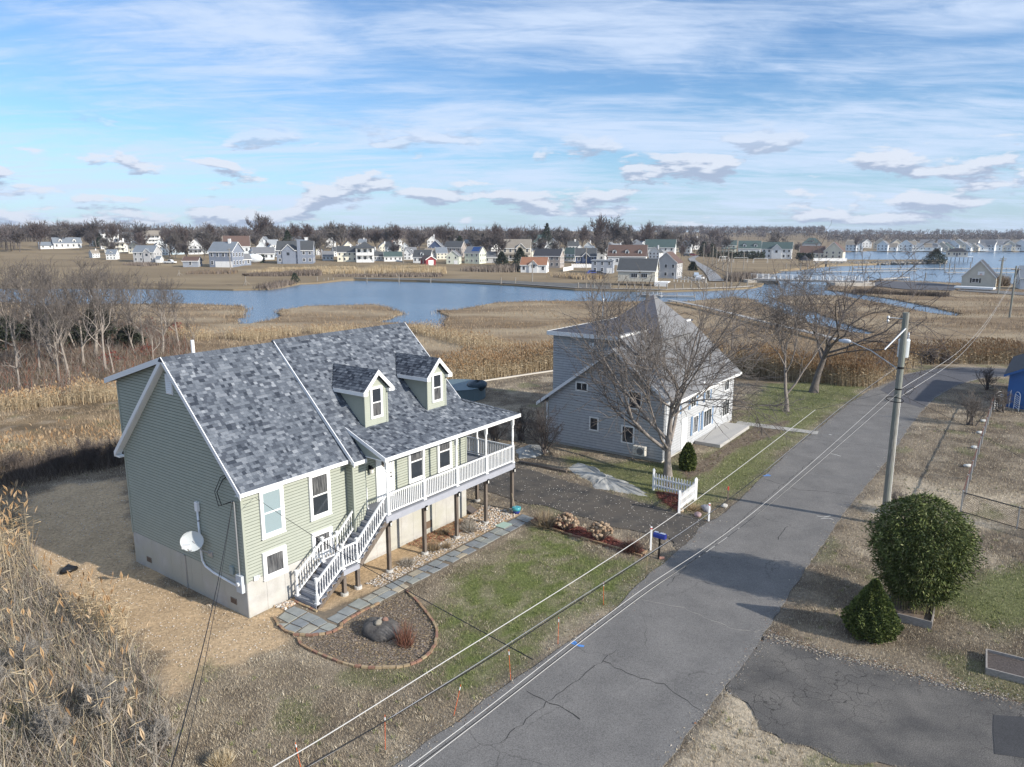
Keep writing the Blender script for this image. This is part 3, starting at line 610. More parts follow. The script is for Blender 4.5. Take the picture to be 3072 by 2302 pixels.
roof_deck('rear_roof', [(-.25, 4.25, 9.8), (RS, 4.25, 9.8), (RS, 9.05, 8.42), (-.25, 9.05, 8.42)], .14)
# ridge and hip caps: one per piece
def caps(p, q, n, parent, slope=1.0, w=.16):
    p, q = Vector(p), Vector(q); d = (q - p); L_ = d.length / n; d.normalize(); rg = random.Random(n)
    sx = d.cross(Vector((0, 0, 1))).normalized()
    for i in range(n):
        a = p + d * L_ * i; b = p + d * (L_ * (i + 1) + .05); t = Vector((0, 0, .035)); t2 = Vector((0, 0, .018)); lo = Vector((0, 0, -w * slope))
        mb = MB().add([a + sx * w + lo + t2, a + t2, a - sx * w + lo + t2, b + sx * w + lo + t, b + t, b - sx * w + lo + t, b + sx * w + lo, b - sx * w + lo],
                      [(0, 1, 4, 3), (1, 2, 5, 4), (3, 4, 5, 7, 6)])
        part('ridge_cap', mb, m_sh[rg.choice((1, 2, 2, 3))], parent)
caps((4.95, 4.25, 9.80), (-.25, 4.25, 9.80), 26, main_roof); caps((RS, 4.25, 9.90), (4.95, 4.25, 9.90), 42, right_roof)
caps((PE - .05, PV + .05, UPF(PV) + .03), (RS, PV + PE - RS, UPF(PV + PE - RS) + .03), 14, porch_roof, .28, .15)
# fascias and rakes
def fascia(p, q, h=.17, t=.03, n=(0, 0, 1), nm='fascia', mt=None):
    p, q = Vector(p), Vector(q); d = (q - p).normalized(); w = Vector(n)
    mb = MB().slab([p, q, q + Vector((0, 0, -h)), p + Vector((0, 0, -h))], w * t); return part(nm, mb, mt or m_white, house)
fascia((-.28, -.385, UL(-.38) + .015), (4.96, -.385, UL(-.38) + .015), .16, .04, (0, -1, 0))
fascia((4.93, -.745, UR(-.74) + .015), (5.66, -.745, UR(-.74) + .015), .16, .04, (0, -1, 0))
fascia((5.62, PV - .005, UPF(PV) + .015), (PE + .03, PV - .005, UPF(PV) + .015), .17, .04, (0, -1, 0))
fascia((PE + .005, PV - .03, UPF(PV) + .015), (PE + .005, 8.9, UPF(PV) + .015), .17, .04, (1, 0, 0))
part('rake_board', MB().slab([(-.252, -.42, UL(-.42) + .035), (-.252, 4.25, 9.835), (-.252, 4.25, 9.60), (-.252, -.42, UL(-.42) - .20)], (-.035, 0, 0)), m_alum, house)
part('rake_board', MB().slab([(-.252, 4.25, 9.835), (-.252, 8.90, 9.835 - 4.65), (-.252, 8.90, 9.60 - 4.65), (-.252, 4.25, 9.60)], (-.035, 0, 0)), m_alum, house)
part('rake_soffit', MB().slab([(-.25, 4.3, 9.55), (-.25, 8.87, 4.98), (-.01, 8.87, 4.98), (-.01, 4.3, 9.55)], (0, 0.0, -.02)), m_vinyl, house)
part('rake_soffit', MB().slab([(-.25, -.38, 5.03), (-.25, 4.2, 9.6), (-.01, 4.2, 9.6), (-.01, -.38, 5.03)], (0, 0, -.02)), m_vinyl, house)
part('rake_board', MB().slab([(-.252, 4.25, 9.84), (-.252, 9.08, 8.45), (-.252, 9.08, 8.22), (-.252, 4.25, 9.62)], (-.03, 0, 0)), m_alum, house)
part('rear_cornice', MB().box(-.25, 0, 8.52, 8.9, 4.95, 5.02), m_vinyl, house)
part('rake_board', MB().slab([(4.948, -.78, UR(-.78) + .04), (4.948, 4.25, UR(4.25) + .05), (4.948, 4.25, UR(4.25) - .17), (4.948, -.78, UR(-.78) - .17)], (-.035, 0, 0)), m_alum, house)
part('rake_board', MB().slab([(RS + .002, .1, UR(.1) + .04), (RS + .002, 4.25, UR(4.25) + .04), (RS + .002, 4.25, UR(4.25) - .15), (RS + .002, .1, UR(.1) - .15)], (.03, 0, 0)), m_alum, house)
# soffits and the sided cheek of the porch roof
part('soffit', MB().box(-.24, 5.0, -.38, 0, 5.02, 5.04), m_vinyl, house); part('porch_ceiling', MB().box(5.66, PE, PV, -.02, 5.18, 5.21).box(13.2, PE, -.02, 8.8, 5.18, 5.21), m_vinyl, house)
part('bay_soffit', MB().box(5.0, 5.65, -.74, -.42, 4.98, 5.0), m_vinyl, house)
part('rake_board', MB().slab([(5.648, PV - .03, UPF(PV) + .03), (5.648, .52, UPF(.52) + .03), (5.648, .40, UPF(.40) - .13), (5.648, PV - .03, UPF(PV) - .16)], (-.035, 0, 0)), m_alum, house)
ck = part('porch_cheek', MB().slab([(5.72, PV + .05, 5.19), (5.72, .5, 5.19), (5.72, .5, UPF(.5) - .08), (5.72, PV + .05, UPF(PV) - .02)], (.05, 0, 0)), m_sage, house)
for k in range(8):
    z = 5.20 + k * .112; v0 = max(PV + .1, (z - 5.33) / .404 - 1.88 + .25)
    if v0 < .35: part('siding_board', MB().hexa([(5.70, v0, z), (5.72, v0, z), (5.72, .5, z), (5.70, .5, z), (5.715, v0 + .2, z + .108), (5.72, v0 + .2, z + .108), (5.72, .5, z + .108), (5.715, .5, z + .108)]), m_sage, ck)
# --- dormers
def dormer(uc, hw):
    v0 = .20; zb = UPF(v0) - .05; ze = 7.86; ap = 8.66
    d = part('dormer', MB().slab([(uc - hw, v0, zb), (uc + hw, v0, zb), (uc + hw, v0, ze), (uc, v0, ze + hw), (uc - hw, v0, ze)], (0, .05, 0)), m_sage, house)
    n = int((ap - .1 - zb) / .112)
    for i in range(n):
        z = zb + i * .112; h = hw if z + .11 < ze else max(0, hw - (z + .11 - ze))
        if h < .05: continue
        part('siding_board', MB().hexa([(uc - h, v0 - .02, z), (uc + h, v0 - .02, z), (uc + h, v0, z), (uc - h, v0, z), (uc - h, v0 - .005, z + .108), (uc + h, v0 - .005, z + .108), (uc + h, v0, z + .108), (uc - h, v0, z + .108)]), m_sage, d)
    for s in (-1, 1):
        x = uc + s * hw; part('cheek', MB().slab([(x - s * .04, v0, zb), (x - s * .04, v0, ze), (x - s * .04, (ze - 5.82) / .955, ze), (x - s * .04, .75, UR(.75) - .06)], (s * .03, 0, 0)), m_sage, d)
        for i in range(int((ze - zb) / .112)):
            z = zb + i * .112; ve = (max(z, 6.25) - 5.82) / .955 if z > 6.40 else .2 + (z - zb + .1) * 2.0
            if ve < v0 + .1: continue
            part('siding_board', MB().hexa([(x + s * .020, v0, z), (x + s * .020, ve, z), (x - s * .02, ve, z), (x - s * .02, v0, z), (x + s * .005, v0, z + .108), (x + s * .005, ve + .1, z + .108), (x - s * .02, ve + .1, z + .108), (x - s * .02, v0, z + .108)]), m_sage, d)
        part('corner_post', MB().box(x - .045, x + .045, v0 - .035, v0 + .05, zb, ze), m_sage, d)
        ew = hw + .24; zz = ap - ew * .98; vb = lambda z: (z - 5.82) / .955
        rl = [(uc + s * ew, v0 - .22, zz), (uc, v0 - .22, ap), (uc, vb(ap), ap), (uc + s * ew, vb(zz), zz)]
        dk = part('dormer_roof', MB().slab(rl if s < 0 else rl[::-1], (0, 0, -.09)), m_deckroof, d)
        P0 = Vector((uc + s * ew, v0 - .22, zz)); a = Vector((0, 1, 0)) if s > 0 else Vector((0, -1, 0)); up = Vector((-s, 0, .98)).normalized(); hs = ew * math.sqrt(1 + .98 ** 2)
        if s < 0: P0 = Vector((uc + s * ew, vb(zz), zz))
        mb = MB(); rg = random.Random(int(uc * 10) + s); nn = a.cross(up).normalized(); nn = nn if nn.z > 0 else -nn
        for r in range(int(hs / .142) + 1):
            y = r * .142; zr = zz + y * up.z; vl, vh = v0 - .22, vb(zr); x0 = vl - rg.uniform(0, .15)
            while x0 < vh:
                w = rg.choice((.09, .12, .16, .22)); p, q = max(x0, vl), min(x0 + w, vh); x0 += w
                if q - p < .02: continue
                bsp = lambda v, yy, t: Vector((uc + s * ew, v, zz)) + up * yy + nn * t
                h2 = min(.18, hs - y + .02); t = .02 + rg.choice((0, .005)); ci = min(4, max(0, int(rg.gauss(1.7, 1.25) + .5)))
                mb.add([bsp(p, y, t), bsp(q, y, t), bsp(q, y + h2, .004), bsp(p, y + h2, .004), bsp(p, y, 0), bsp(q, y, 0)], [(0, 1, 2, 3), (4, 5, 1, 0), (0, 3, 4), (1, 5, 2)], ci)
        o = part('shingles', mb, m_sh, d); o['kind'] = 'stuff'
        f = MB().slab([(uc + s * ew, v0 - .25, zz + .02), (uc + s * ew, vb(zz) - .1, zz + .02), (uc + s * ew, vb(zz) - .1, zz - .15), (uc + s * ew, v0 - .25, zz - .15)], (s * .03, 0, 0)); part('dormer_fascia', f, m_white, d)
        part('dormer_soffit', MB().box(min(x, x + s * .26), max(x, x + s * .26), v0 - .2, vb(zz) - .2, zz - .12, zz - .10), m_vinyl, d)
        part('dormer_rake', MB().slab([(uc + s * (ew + .03), v0 - .225, zz + .0), (uc, v0 - .225, ap + .035), (uc, v0 - .225, ap - .19), (uc + s * (ew - .12), v0 - .225, zz - .08 ), (uc + s * (ew - .12), v0 - .225, zz - .16), (uc + s * (ew + .03), v0 - .225, zz - .16)], (0, -.03, 0)), m_white, d)
        part('cornice_return', MB().box(*sorted((x - s * .02, uc + s * (ew + .0))), v0 - .22, v0, zz - .16, zz - .02), m_white, d)
    window_d(d, uc, v0)
    n = 12
    for i in range(n):
        a = v0 - .24 + i * (2.97 - v0) / n; b = a + (2.97 - v0) / n + .05
        part('ridge_cap', MB().add([(uc - .13, a, ap - .10), (uc, a, ap + .03), (uc + .13, a, ap - .10), (uc - .13, b, ap - .115), (uc, b, ap + .012), (uc + .13, b, ap - .115)], [(0, 1, 4, 3), (1, 2, 5, 4)]), m_sh[(i * 7) % 3 + 1], d)
def window_d(d, uc, v0):
    mb = MB(); x0, x1, z0, z1 = uc - .36, uc + .36, 6.48, 7.92; t = .11; y = v0 - .07
    mb.box(x0, x1, y, v0, z0, z0 + t).box(x0, x1, y, v0, z1 - t, z1).box(x0, x0 + t, y, v0, z0 + t, z1 - t).box(x1 - t, x1, y, v0, z0 + t, z1 - t)
    zm = (z0 + z1) / 2; mb.box(x0 + t, x1 - t, y + .015, v0, zm - .025, zm + .025)
    part('window_frame', mb, m_vinyl, d)
    for a, b in ((z0 + t, zm - .025), (zm + .025, z1 - t)): part('pane', MB().box(x0 + t, x1 - t, v0 - .04, v0, a, b), m_curtain if a < zm else m_glass, d)
dormer(7.20, .66); dormer(11.24, .65)
# --- lay the shingles: the three hundred nearest one by one, the rest joined
def hworld(p): return HOUSE_A + HU * p.x + HV * p.y + Vector((0, 0, p.z))
sh_all.sort(key=lambda s: (hworld(s[0]) - Vector((0, 0, CAMH))).length)
sh_cache = {}; rest = {}
def sh_pts(w, lift, L_): t = .014 + lift; return [(-w / 2, 0, t), (w / 2, 0, t), (w / 2, L_, .003), (-w / 2, L_, .003), (-w / 2, 0, -.004), (w / 2, 0, -.004)]
SHF = [(0, 1, 2, 3), (4, 5, 1, 0), (0, 3, 4), (1, 5, 2)]
for i, (c, a, s, n, w, ci, lift, L_, deck) in enumerate(sh_all):
    if i < 300:
        k = (w, ci, lift, round(L_, 2))
        if k not in sh_cache: sh_cache[k] = MB().add(sh_pts(w, lift, L_), SHF).mesh('shingle', m_sh[ci])
        o = link('shingle', sh_cache[k], deck); o.matrix_local = Matrix(((a.x, s.x, n.x, c.x), (a.y, s.y, n.y, c.y), (a.z, s.z, n.z, c.z), (0, 0, 0, 1)))
    else:
        mb = rest.setdefault(deck.name, (deck, MB()))[1]; mb.add([c + a * p[0] + s * p[1] + n * p[2] for p in sh_pts(w, lift, L_)], SHF, ci)
for deck, mb in rest.values():
    o = part('shingles', mb, m_sh, deck); o['kind'] = 'stuff'
part('vent_pipe', MB().tube([(1.9, 5.6, 9.2), (1.9, 5.6, 10.15)], .075, 10), m_vinyl, house)
# --- porch deck, posts, rails, stairs
DZ = 2.66
for i in range(11): part('deck_board', MB().box(5.78, 15.30, -1.66 + i * .151, -1.66 + i * .151 + .145, DZ - .03, DZ), m_grey_deck, house)
for i in range(14): part('deck_board', MB().box(13.19 + i * .151, 13.19 + i * .151 + .145, .005, 8.5, DZ - .03, DZ), m_grey_deck, house)
part('rim_joist', MB().box(5.80, 15.26, -1.67, -1.63, DZ - .32, DZ - .035).box(15.22, 15.26, -1.63, 8.5, DZ - .32, DZ - .035).box(5.80, 5.84, -1.63, -.02, DZ - .32, DZ - .035), m_rim, house)
part('deck_frame', MB().box(5.84, 15.22, -1.60, -.02, DZ - .2, DZ - .04).box(13.2, 15.2, -.02, 8.4, DZ - .2, DZ - .04), m_wood, house)
PROF = [(.066, 0), (.066, .98), (.05, 1.0), (.066, 1.03), (.048, 1.06), (.064, 1.09), (.045, 1.13), (.052, 1.2), (.066, 1.5), (.058, 1.75), (.046, 1.9), (.066, 1.94), (.045, 1.98), (.064, 2.01), (.05, 2.03), (.066, 2.06), (.066, 2.5)]
POSTM = {}
def porch_post(u, v, z0=DZ, z1=5.18):
    if 'p' not in POSTM:
        mb = MB().box(-.066, .066, -.066, .066, 0, .98).lathe((0, 0, .98), [(r, z - .98) for r, z in PROF[1:-1]], 10).box(-.066, .066, -.066, .066, 2.06, 2.53).box(-.095, .095, -.095, .095, 0, .05); POSTM['p'] = mb.mesh('porch_post', m_vinyl)
    o = link('porch_post', POSTM['p'], house); o.location = (u, v, z0); return o
FRONT_U = (6.02, 8.30, 10.60, 12.90, 15.18)
for u in FRONT_U: porch_post(u, -1.56)
porch_post(5.90, -.30)
for v in (.85, 3.3, 5.8, 8.3): porch_post(15.18, v)
def support(u, v, z1=DZ - .32, z0=0.0):
    p = part('support_post', MB().box(u - .075, u + .075, v - .075, v + .075, z0 - .1, z1), m_wood, house)
    part('footing', MB().lathe((u, v, -.1), [(.17, 0), (.17, .18), (.15, .2)], 12), m_conc, p); return p
for u in FRONT_U: support(u, -1.52)
for v in (.85, 3.3, 5.8, 8.3): support(15.14, v)
for u in FRONT_U:
    l = part('post_lantern', MB().box(u - .045, u + .045, -1.72, -1.64, DZ - .50, DZ - .30).box(u - .06, u + .06, -1.74, -1.64, DZ - .30, DZ - .27), m_black, house)
    part('lantern_glass', MB().box(u - .035, u + .035, -1.727, -1.72, DZ - .48, DZ - .34), M('frosted_glass', (.7, .68, .62)), l)
BAL = MB().box(-.018, .018, -.018, .018, 0, 1).mesh('baluster', m_vinyl)
BALT = MB().box(-.018, .018, -.018, .018, 0, .22).lathe((0, 0, .22), [(.018, 0), (.011, .02), (.019, .05), (.011, .08), (.017, .25), (.012, .42), (.019, .46), (.011, .49), (.018, .52)], 6).box(-.018, .018, -.018, .018, .74, 1).mesh('baluster', m_vinyl)
def railing(p, q, zlo=.10, zhi=.92, turned=False, sp=.118):
    p, q = Vector(p), Vector(q); d = q - p; Lh = math.hypot(d.x, d.y); Z = Vector((0, 0, 1))
    r = part('railing', MB().bar(p + Z * zhi, q + Z * zhi, .075, .055).bar(p + Z * zlo, q + Z * zlo, .055, .055), m_vinyl, house)
    n = max(2, int(Lh / sp)); ang = math.atan2(d.y, d.x)
    for i in range(1, n):
        c = p + d * (i / n); o = link('baluster', BALT if turned else BAL, r); o.location = c + Z * (zlo + .02); o.rotation_euler = (0, 0, ang); o.scale = (1, 1, zhi - zlo - .04)
    return r
for a, b in zip(FRONT_U, FRONT_U[1:]): railing((a + .07, -1.56, DZ), (b - .07, -1.56, DZ))
for a, b in ((-1.49, .78), (.92, 3.23), (3.37, 5.73), (5.87, 8.23)): railing((15.18, a, DZ), (15.18, b, DZ))
# stairs: lower flight, landing, upper flight
LZ = 1.13; SV0, SV1 = -1.60, -.30
lower = [(1.92 + .28 * i, .188 * (i + 1)) for i in range(5)]; upper = [(4.24 + .245 * i, LZ + .191 * (i + 1)) for i in range(7)]
def tread(u, z, run):
    t = part('stair_tread', MB().box(u - .03, u + run * .5, SV0 - .04, SV1 + .04, z - .035, z).box(u + run * .5 + .004, u + run, SV0 - .04, SV1 + .04, z - .035, z), m_grey_deck, house)
    part('riser', MB().box(u, u + .02, SV0, SV1, z - .188, z - .036), m_rim, t)
for u, z in lower: tread(u, z, .285)
for u, z in upper: tread(u, z, .25)
part('stair_riser', MB().box(3.32, 3.34, SV0, SV1, LZ - .19, LZ - .036), m_rim, house)
part('stair_riser', MB().box(5.94, 5.96, SV0, SV1, DZ - .19, DZ - .036), m_rim, house)
for i in range(6): part('landing_board', MB().box(3.30 + i * .158, 3.30 + i * .158 + .152, SV0 - .05, SV1 + .05, LZ - .035, LZ), m_grey_deck, house)
part('landing_frame', MB().box(3.34, 4.22, SV0 - .04, SV0, LZ - .26, LZ - .036).box(3.34, 4.22, SV1, SV1 + .04, LZ - .26, LZ - .036), m_rim, house)
for v in (SV0 - .02, SV1 + .02):
    part('stringer', MB().slab([(1.92, v - .02, -.02), (2.15, v - .02, -.02), (3.36, v - .02, LZ - .33), (3.36, v - .02, LZ - .05), (3.2, v - .02, LZ - .22)], (0, .04, 0)), m_wood, house)
    part('stringer', MB().slab([(4.22, v - .02, LZ - .05), (4.22, v - .02, LZ - .30), (5.96, v - .02, DZ - .36), (5.96, v - .02, DZ - .06), (5.9, v - .02, DZ - .1)], (0, .04, 0)), m_wood, house)
for u in (3.42, 4.16):
    for v in (-1.55, -.35): support(u, v, LZ - .2)
NEW = MB().box(-.05, .05, -.05, .05, 0, .42).lathe((0, 0, .42), [(.05, 0), (.036, .03), (.052, .06), (.036, .1), (.046, .22), (.036, .36), (.052, .4), (.036, .43), (.05, .46)], 8).box(-.05, .05, -.05, .05, .88, 1.06).box(-.066, .066, -.066, .066, 1.06, 1.09).box(-.08, .08, -.08, .08, 0, .04).mesh('newel_post', m_vinyl)
def newel(u, v, z): o = link('newel_post', NEW, house); o.location = (u, v, z)
for v in (SV0 + .04, SV1 - .04):
    newel(2.02, v, .19); newel(3.40, v, LZ); newel(4.18, v, LZ)
    railing((2.07, v, .24), (3.36, v, LZ + .0), .12, .90, True, .125); railing((3.45, v, LZ), (4.13, v, LZ), .10, .92, True, .118); railing((4.23, v, LZ + .05), (5.90, v, DZ - .02), .12, .90, True, .125)
# --- things hung on the side of the house
m_galv = M('galvanised', (.42, .43, .44), rough=.4, metal=.5); m_pvc = M('white_conduit', (.80, .81, .82), rough=.4)
mt = thing('electric_meter', 'grey electric meter box on the foundation corner of the green house', 'meter', HP(0, 0), HOUSE_ANG)
part('meter_box', MB().box(-.17, -.03, .10, .46, 1.02, 1.72), M('meter_grey', (.50, .54, .58), rough=.45), mt)
part('meter_dial', MB().tube([(-.17, .28, 1.38), (-.26, .28, 1.38)], .085, 14), M('meter_glass', (.55, .58, .6), rough=.15, spec=.6), mt)
part('service_conduit', MB().tube([(-.09, .30, 1.72), (-.09, .30, 4.62), (-.12, .30, 4.72), (-.2, .28, 4.72)], .028, 8), m_galv, mt)
part('junction_box', MB().box(-.11, -.03, .72, .94, 1.62, 1.92), M('junction_grey', (.30, .36, .36), rough=.5), mt)
wc = thing('white_conduit', 'white conduit pipe bent along the foundation of the green house below a satellite dish', 'pipe', HP(0, 0), HOUSE_ANG)
part('pipe', MB().tube([(-.08, .46, 1.18), (-.08, 2.1, 1.30), (-.08, 2.65, 1.42), (-.08, 2.86, 1.62), (-.08, 2.90, 1.95), (-.08, 2.90, 3.75)], .045, 10), m_pvc, wc, True)
part('pipe_head', MB().box(-.14, -.03, 2.80, 3.0, 3.72, 4.10), m_pvc, wc)
for z in (2.4, 3.3): part('strap', MB().tube([(-.08, 2.90, z), (-.08, 2.90, z + .03)], .052, 10), m_black, wc)
ds = thing('satellite_dish', 'grey oval satellite dish mounted on the green house side wall above the foundation', 'dish', HP(0, 2.55, 2.35), HOUSE_ANG)
dn = Vector((-.75, -.62, .33)).normalized(); ax = dn.cross(Vector((0, 0, 1))).normalized(); ay = ax.cross(dn); cc = Vector((-.52, .18, .28)); mb = MB(); rr = 6; sg = 24; pts = [cc - dn * .10]
for i in range(1, rr + 1):
    for j in range(sg):
        t = 2 * math.pi * j / sg; k = i / rr; pts.append(cc + ax * (.46 * k * math.cos(t)) + ay * (.40 * k * math.sin(t)) - dn * (.10 * (1 - k * k)))
fs = [(0, 1 + j, 1 + (j + 1) % sg) for j in range(sg)] + [(1 + (i - 1) * sg + j, 1 + i * sg + j, 1 + i * sg + (j + 1) % sg, 1 + (i - 1) * sg + (j + 1) % sg) for i in range(1, rr) for j in range(sg)]
mb.add(pts, fs); part('reflector', mb, M('dish_grey', (.55, .58, .58), rough=.45), ds, True)
part('feed_arm', MB().tube([cc - ay * .36, cc - ay * .34 + dn * .30, cc - ay * .12 + dn * .58], .022, 6), m_galv, ds)
part('receiver', MB().bar(cc - ay * .16 + dn * .56 - ax * .16, cc - ay * .16 + dn * .56 + ax * .16, .10, .16), M('receiver_white', (.75, .76, .76), rough=.5), ds)
part('mast', MB().tube([cc - dn * .1, (-.30, -.05, -.10), (-.02, -.25, -.32)], .03, 8).bar((-.03, -.4, -.32), (-.03, -.1, -.32), .04, .22), m_galv, ds)
tag(part('outdoor_socket', MB().box(.28, .46, -.08, -.02, 1.42, 1.60).box(.46, .52, -.12, -.03, 1.50, 1.60), M('socket_white', (.7, .72, .72), rough=.5)), 'small white outdoor socket box under the front basement window', 'socket box').matrix_world = Matrix.Translation(HOUSE_A) @ Matrix.Rotation(HOUSE_ANG, 4, 'Z')
tag(part('spigot', MB().tube([(-.03, 4.25, -.3), (-.03, 4.25, 1.42), (-.09, 4.25, 1.5)], .022, 6), m_galv), 'thin grey pipe rising up the foundation beside the long blank side wall', 'pipe').matrix_world = Matrix.Translation(HOUSE_A) @ Matrix.Rotation(HOUSE_ANG, 4, 'Z')
# ------------------------------------------------------------------ the grey shingled neighbour house
GA = Vector((9.77, 45.75, 0)); GANG = rad(55.0); GU = Vector((math.cos(GANG), math.sin(GANG), 0)); GV = Vector((-GU.y, GU.x, 0))
def GP(u, v, z=0.0): return GA + GU * u + GV * v + Vector((0, 0, z))
m_gsh = M('grey_wood_shingle', (.46, .468, .478), (.38, .388, .40), s=4, rough=.85, c3=(.42, .43, .43), s3=.6)
m_gfr = M('pale_clapboard', (.44, .45, .46), (.40, .41, .42), s=2, rough=.6)
m_groof = M('weathered_roof', (.215, .215, .22), (.145, .15, .157), s=5, rough=.95, bump=.4, bs=30, c3=(.18, .18, .185), s3=.7)
m_flat = M('dark_membrane', (.075, .08, .10), (.06, .065, .08), s=1, rough=.8)
m_droof = M('dark_shingle_roof', (.085, .085, .10), (.13, .13, .15), s=8, rough=.95)
gh = thing('house', 'grey shingled house with a flat raised rear roof behind the big bare tree', 'house', GA, GANG)
part('foundation', MB().box(.05, 13.4, .05, 8.7, -.6, .15), m_conc, gh)
def boards(name, P0, dr, nr, z0, z1, ext, mat, step, th=.02):
    P0, dr, nr = Vector(P0), Vector(dr), Vector(nr); Z = Vector((0, 0, 1)); n = int(round((z1 - z0) / step)); zs = [z0 + (z1 - z0) * i / n for i in range(n + 1)]
    loop = [P0 + dr * ext(z)[0] + Z * z for z in zs] + [P0 + dr * ext(z)[1] + Z * z for z in reversed(zs)]
    w = part(name, MB().slab(loop, -nr * .08), M('course_shade_gap_' + mat.name, (.10, .10, .11)), gh)  # dark backing: shade between the courses put into its colour
    for i in range(n):
        a, b = ext(zs[i]), ext(zs[i + 1]); za, zb = zs[i] + .026, zs[i + 1]
        if a[1] - a[0] < .1: continue
        q = [P0 + dr * a[0] + Z * za, P0 + dr * a[1] + Z * za, P0 + dr * b[1] + Z * zb, P0 + dr * b[0] + Z * zb]
        part('shingle_course', MB().hexa([q[0], q[1], q[1] + nr * th, q[0] + nr * th, q[3], q[2], q[2] + nr * .004, q[3] + nr * .004]), mat, w)
AV, AZ, GS = 3.67, 7.1, .735
def wing_ext(z):
    lo = max(0, AV - (AZ - z) / GS); hi = min(8.75, AV + (AZ - z) / GS); return (lo, hi) if hi > lo else (AV, AV)
boards('side_wall', (0, 0, 0), (0, 1, 0), (-1, 0, 0), .12, 7.02, wing_ext, m_gsh, .185)
TU = 1.6
boards('upper_side_wall', (TU, 0, 0), (0, 1, 0), (-1, 0, 0), 2.9, 7.62, lambda z: (4.3, 9.4), m_gsh, .185)
boards('front_wall', (0, 0, 0), (1, 0, 0), (0, -1, 0), .12, 4.3, lambda z: (0, 13.5), m_gfr, .185)
part('rear_wall', MB().box(TU, 14.4, 9.35, 9.4, -.3, 7.6).box(0, TU, 8.7, 8.75, -.3, 3.3), m_gsh, gh)
part('right_wall', MB().slab([(13.45, 0, 0), (13.45, 9.4, 0), (13.45, 9.4, 7.6), (13.45, 4.0, 7.75), (13.45, 0, 4.3)], (.05, 0, 0)), m_gfr, gh)
part('knee_wall', MB().slab([(TU + .02, 3.2, 6.6), (TU + .02, 4.35, 7.6), (TU + .02, 4.35, 6.4)], (.06, 0, 0)), m_gsh, gh)
def gslab(name, loop, mat, t=.16): return part(name, MB().slab(loop, (0, 0, -t)), mat, gh)
ze = AZ - GS * (AV + .35)
gslab('roof', [(-.3, -.35, AZ - GS * (AV + .35) + .12), (TU + 1, -.35, AZ - GS * (AV + .35) + .12), (TU + 1, AV, AZ + .12), (-.3, AV, AZ + .12)], m_groof)
gslab('roof', [(-.3, AV, AZ + .12), (TU + .0, AV, AZ + .12), (TU + .0, 9.6, AZ - GS * (9.6 - AV) + .12), (-.3, 9.6, AZ - GS * (9.6 - AV) + .12)], m_groof)
gslab('front_roof', [(TU - .2, -.45, 3.95), (13.9, -.45, 3.95), (13.9, 4.05, 7.80), (TU - .2, 4.05, 7.80)], m_groof)
fr_ = part('flat_roof', MB().box(TU - .35, 14.6, 4.0, 9.7, 7.66, 7.78), m_flat, gh)
gslab('peak_roof', [(5.2, 2.6, 7.3), (12.0, 2.6, 7.3), (8.6, 4.9, 10.15)], m_groof, .1); gslab('peak_roof', [(5.2, 2.6, 7.3), (8.6, 4.9, 10.15), (5.2, 7.6, 7.75)], m_droof, .1)
gslab('peak_roof', [(12.0, 2.6, 7.3), (12.0, 7.6, 7.75), (8.6, 4.9, 10.15)], m_groof, .1); gslab('peak_roof', [(5.2, 7.6, 7.75), (8.6, 4.9, 10.15), (12.0, 7.6, 7.75)], m_groof, .1)
# course lines of the front roof slope
for k in range(22):
    t = (k + .5) / 22; v = -.45 + 4.5 * t; z = 3.95 + 3.85 * t
    part('roof_course', MB().hexa([(TU - .2, v, z), (13.9, v, z), (13.9, v + .22, z + .19), (TU - .2, v + .22, z + .19), (TU - .2, v, z + .022), (13.9, v, z + .022), (13.9, v + .22, z + .194), (TU - .2, v + .22, z + .194)]), m_groof, gh)
wz = lambda v: AZ + .14 - GS * abs(v - AV)
for a, b in ((-.35, AV), (AV, 9.6)):
    part('rake_board', MB().slab([(-.30, a, wz(a)), (-.30, b, wz(b)), (-.30, b, wz(b) - .24), (-.30, a, wz(a) - .24)], (-.03, 0, 0)), m_alum, gh)
part('flat_roof_fascia', MB().box(TU - .39, TU - .35, 3.95, 9.72, 7.52, 7.80).box(TU - .39, 14.6, 9.7, 9.74, 7.52, 7.80), m_white, gh)
part('ridge_fascia', MB().box(TU - .35, 13.9, 3.93, 3.985, 7.72, 7.86), m_white, gh)
part('fascia', MB().box(TU - .2, 13.9, -.49, -.45, 3.76, 3.97), m_white, gh)
def gwin(x, z, w, h, face='side', shut=False, mull=1):
    f = MB(); pn = MB(); t = .09
    def b(mb, a0, a1, z0, z1, d0, d1):
        if face == 'side': mb.box(-d1, -d0, a0, a1, z0, z1)
        elif face == 'tall': mb.box(TU - d1, TU - d0, a0, a1, z0, z1)
        else: mb.box(a0, a1, -d1, -d0, z0, z1)
    for r in ((x, x + w, z, z + t), (x, x + w, z + h - t, z + h), (x, x + t, z + t, z + h - t), (x + w - t, x + w, z + t, z + h - t)): b(f, *r, .0, .07)
    for k in range(mull): xx = x + t + (w - 2 * t) * (k + 1) / (mull + 1); b(f, xx - .02, xx + .02, z + t, z + h - t, .0, .055)
    wi = part('window', f, m_white, gh)
    for k in range(mull + 1):
        p = MB(); x0 = x + t + (w - 2 * t) * k / (mull + 1); b(p, x0 + .02, x0 + (w - 2 * t) / (mull + 1) - .02, z + t, z + h - t, .0, .042); part('pane', p, m_glass, wi)
    if shut:
        for s in (x - .34, x + w + .04): q = MB(); b(q, s, s + .30, z, z + h, .0, .06); part('shutter', q, M('blue_shutter', (.16, .24, .36), rough=.6), wi)
gwin(5.58, 4.02, .98, .66, 'side', False, 1); gwin(1.55, 3.30, 1.0, 1.22, mull=0); gwin(4.70, 1.38, .72, .98, mull=0); gwin(2.03, .90, .95, 1.22, mull=0)
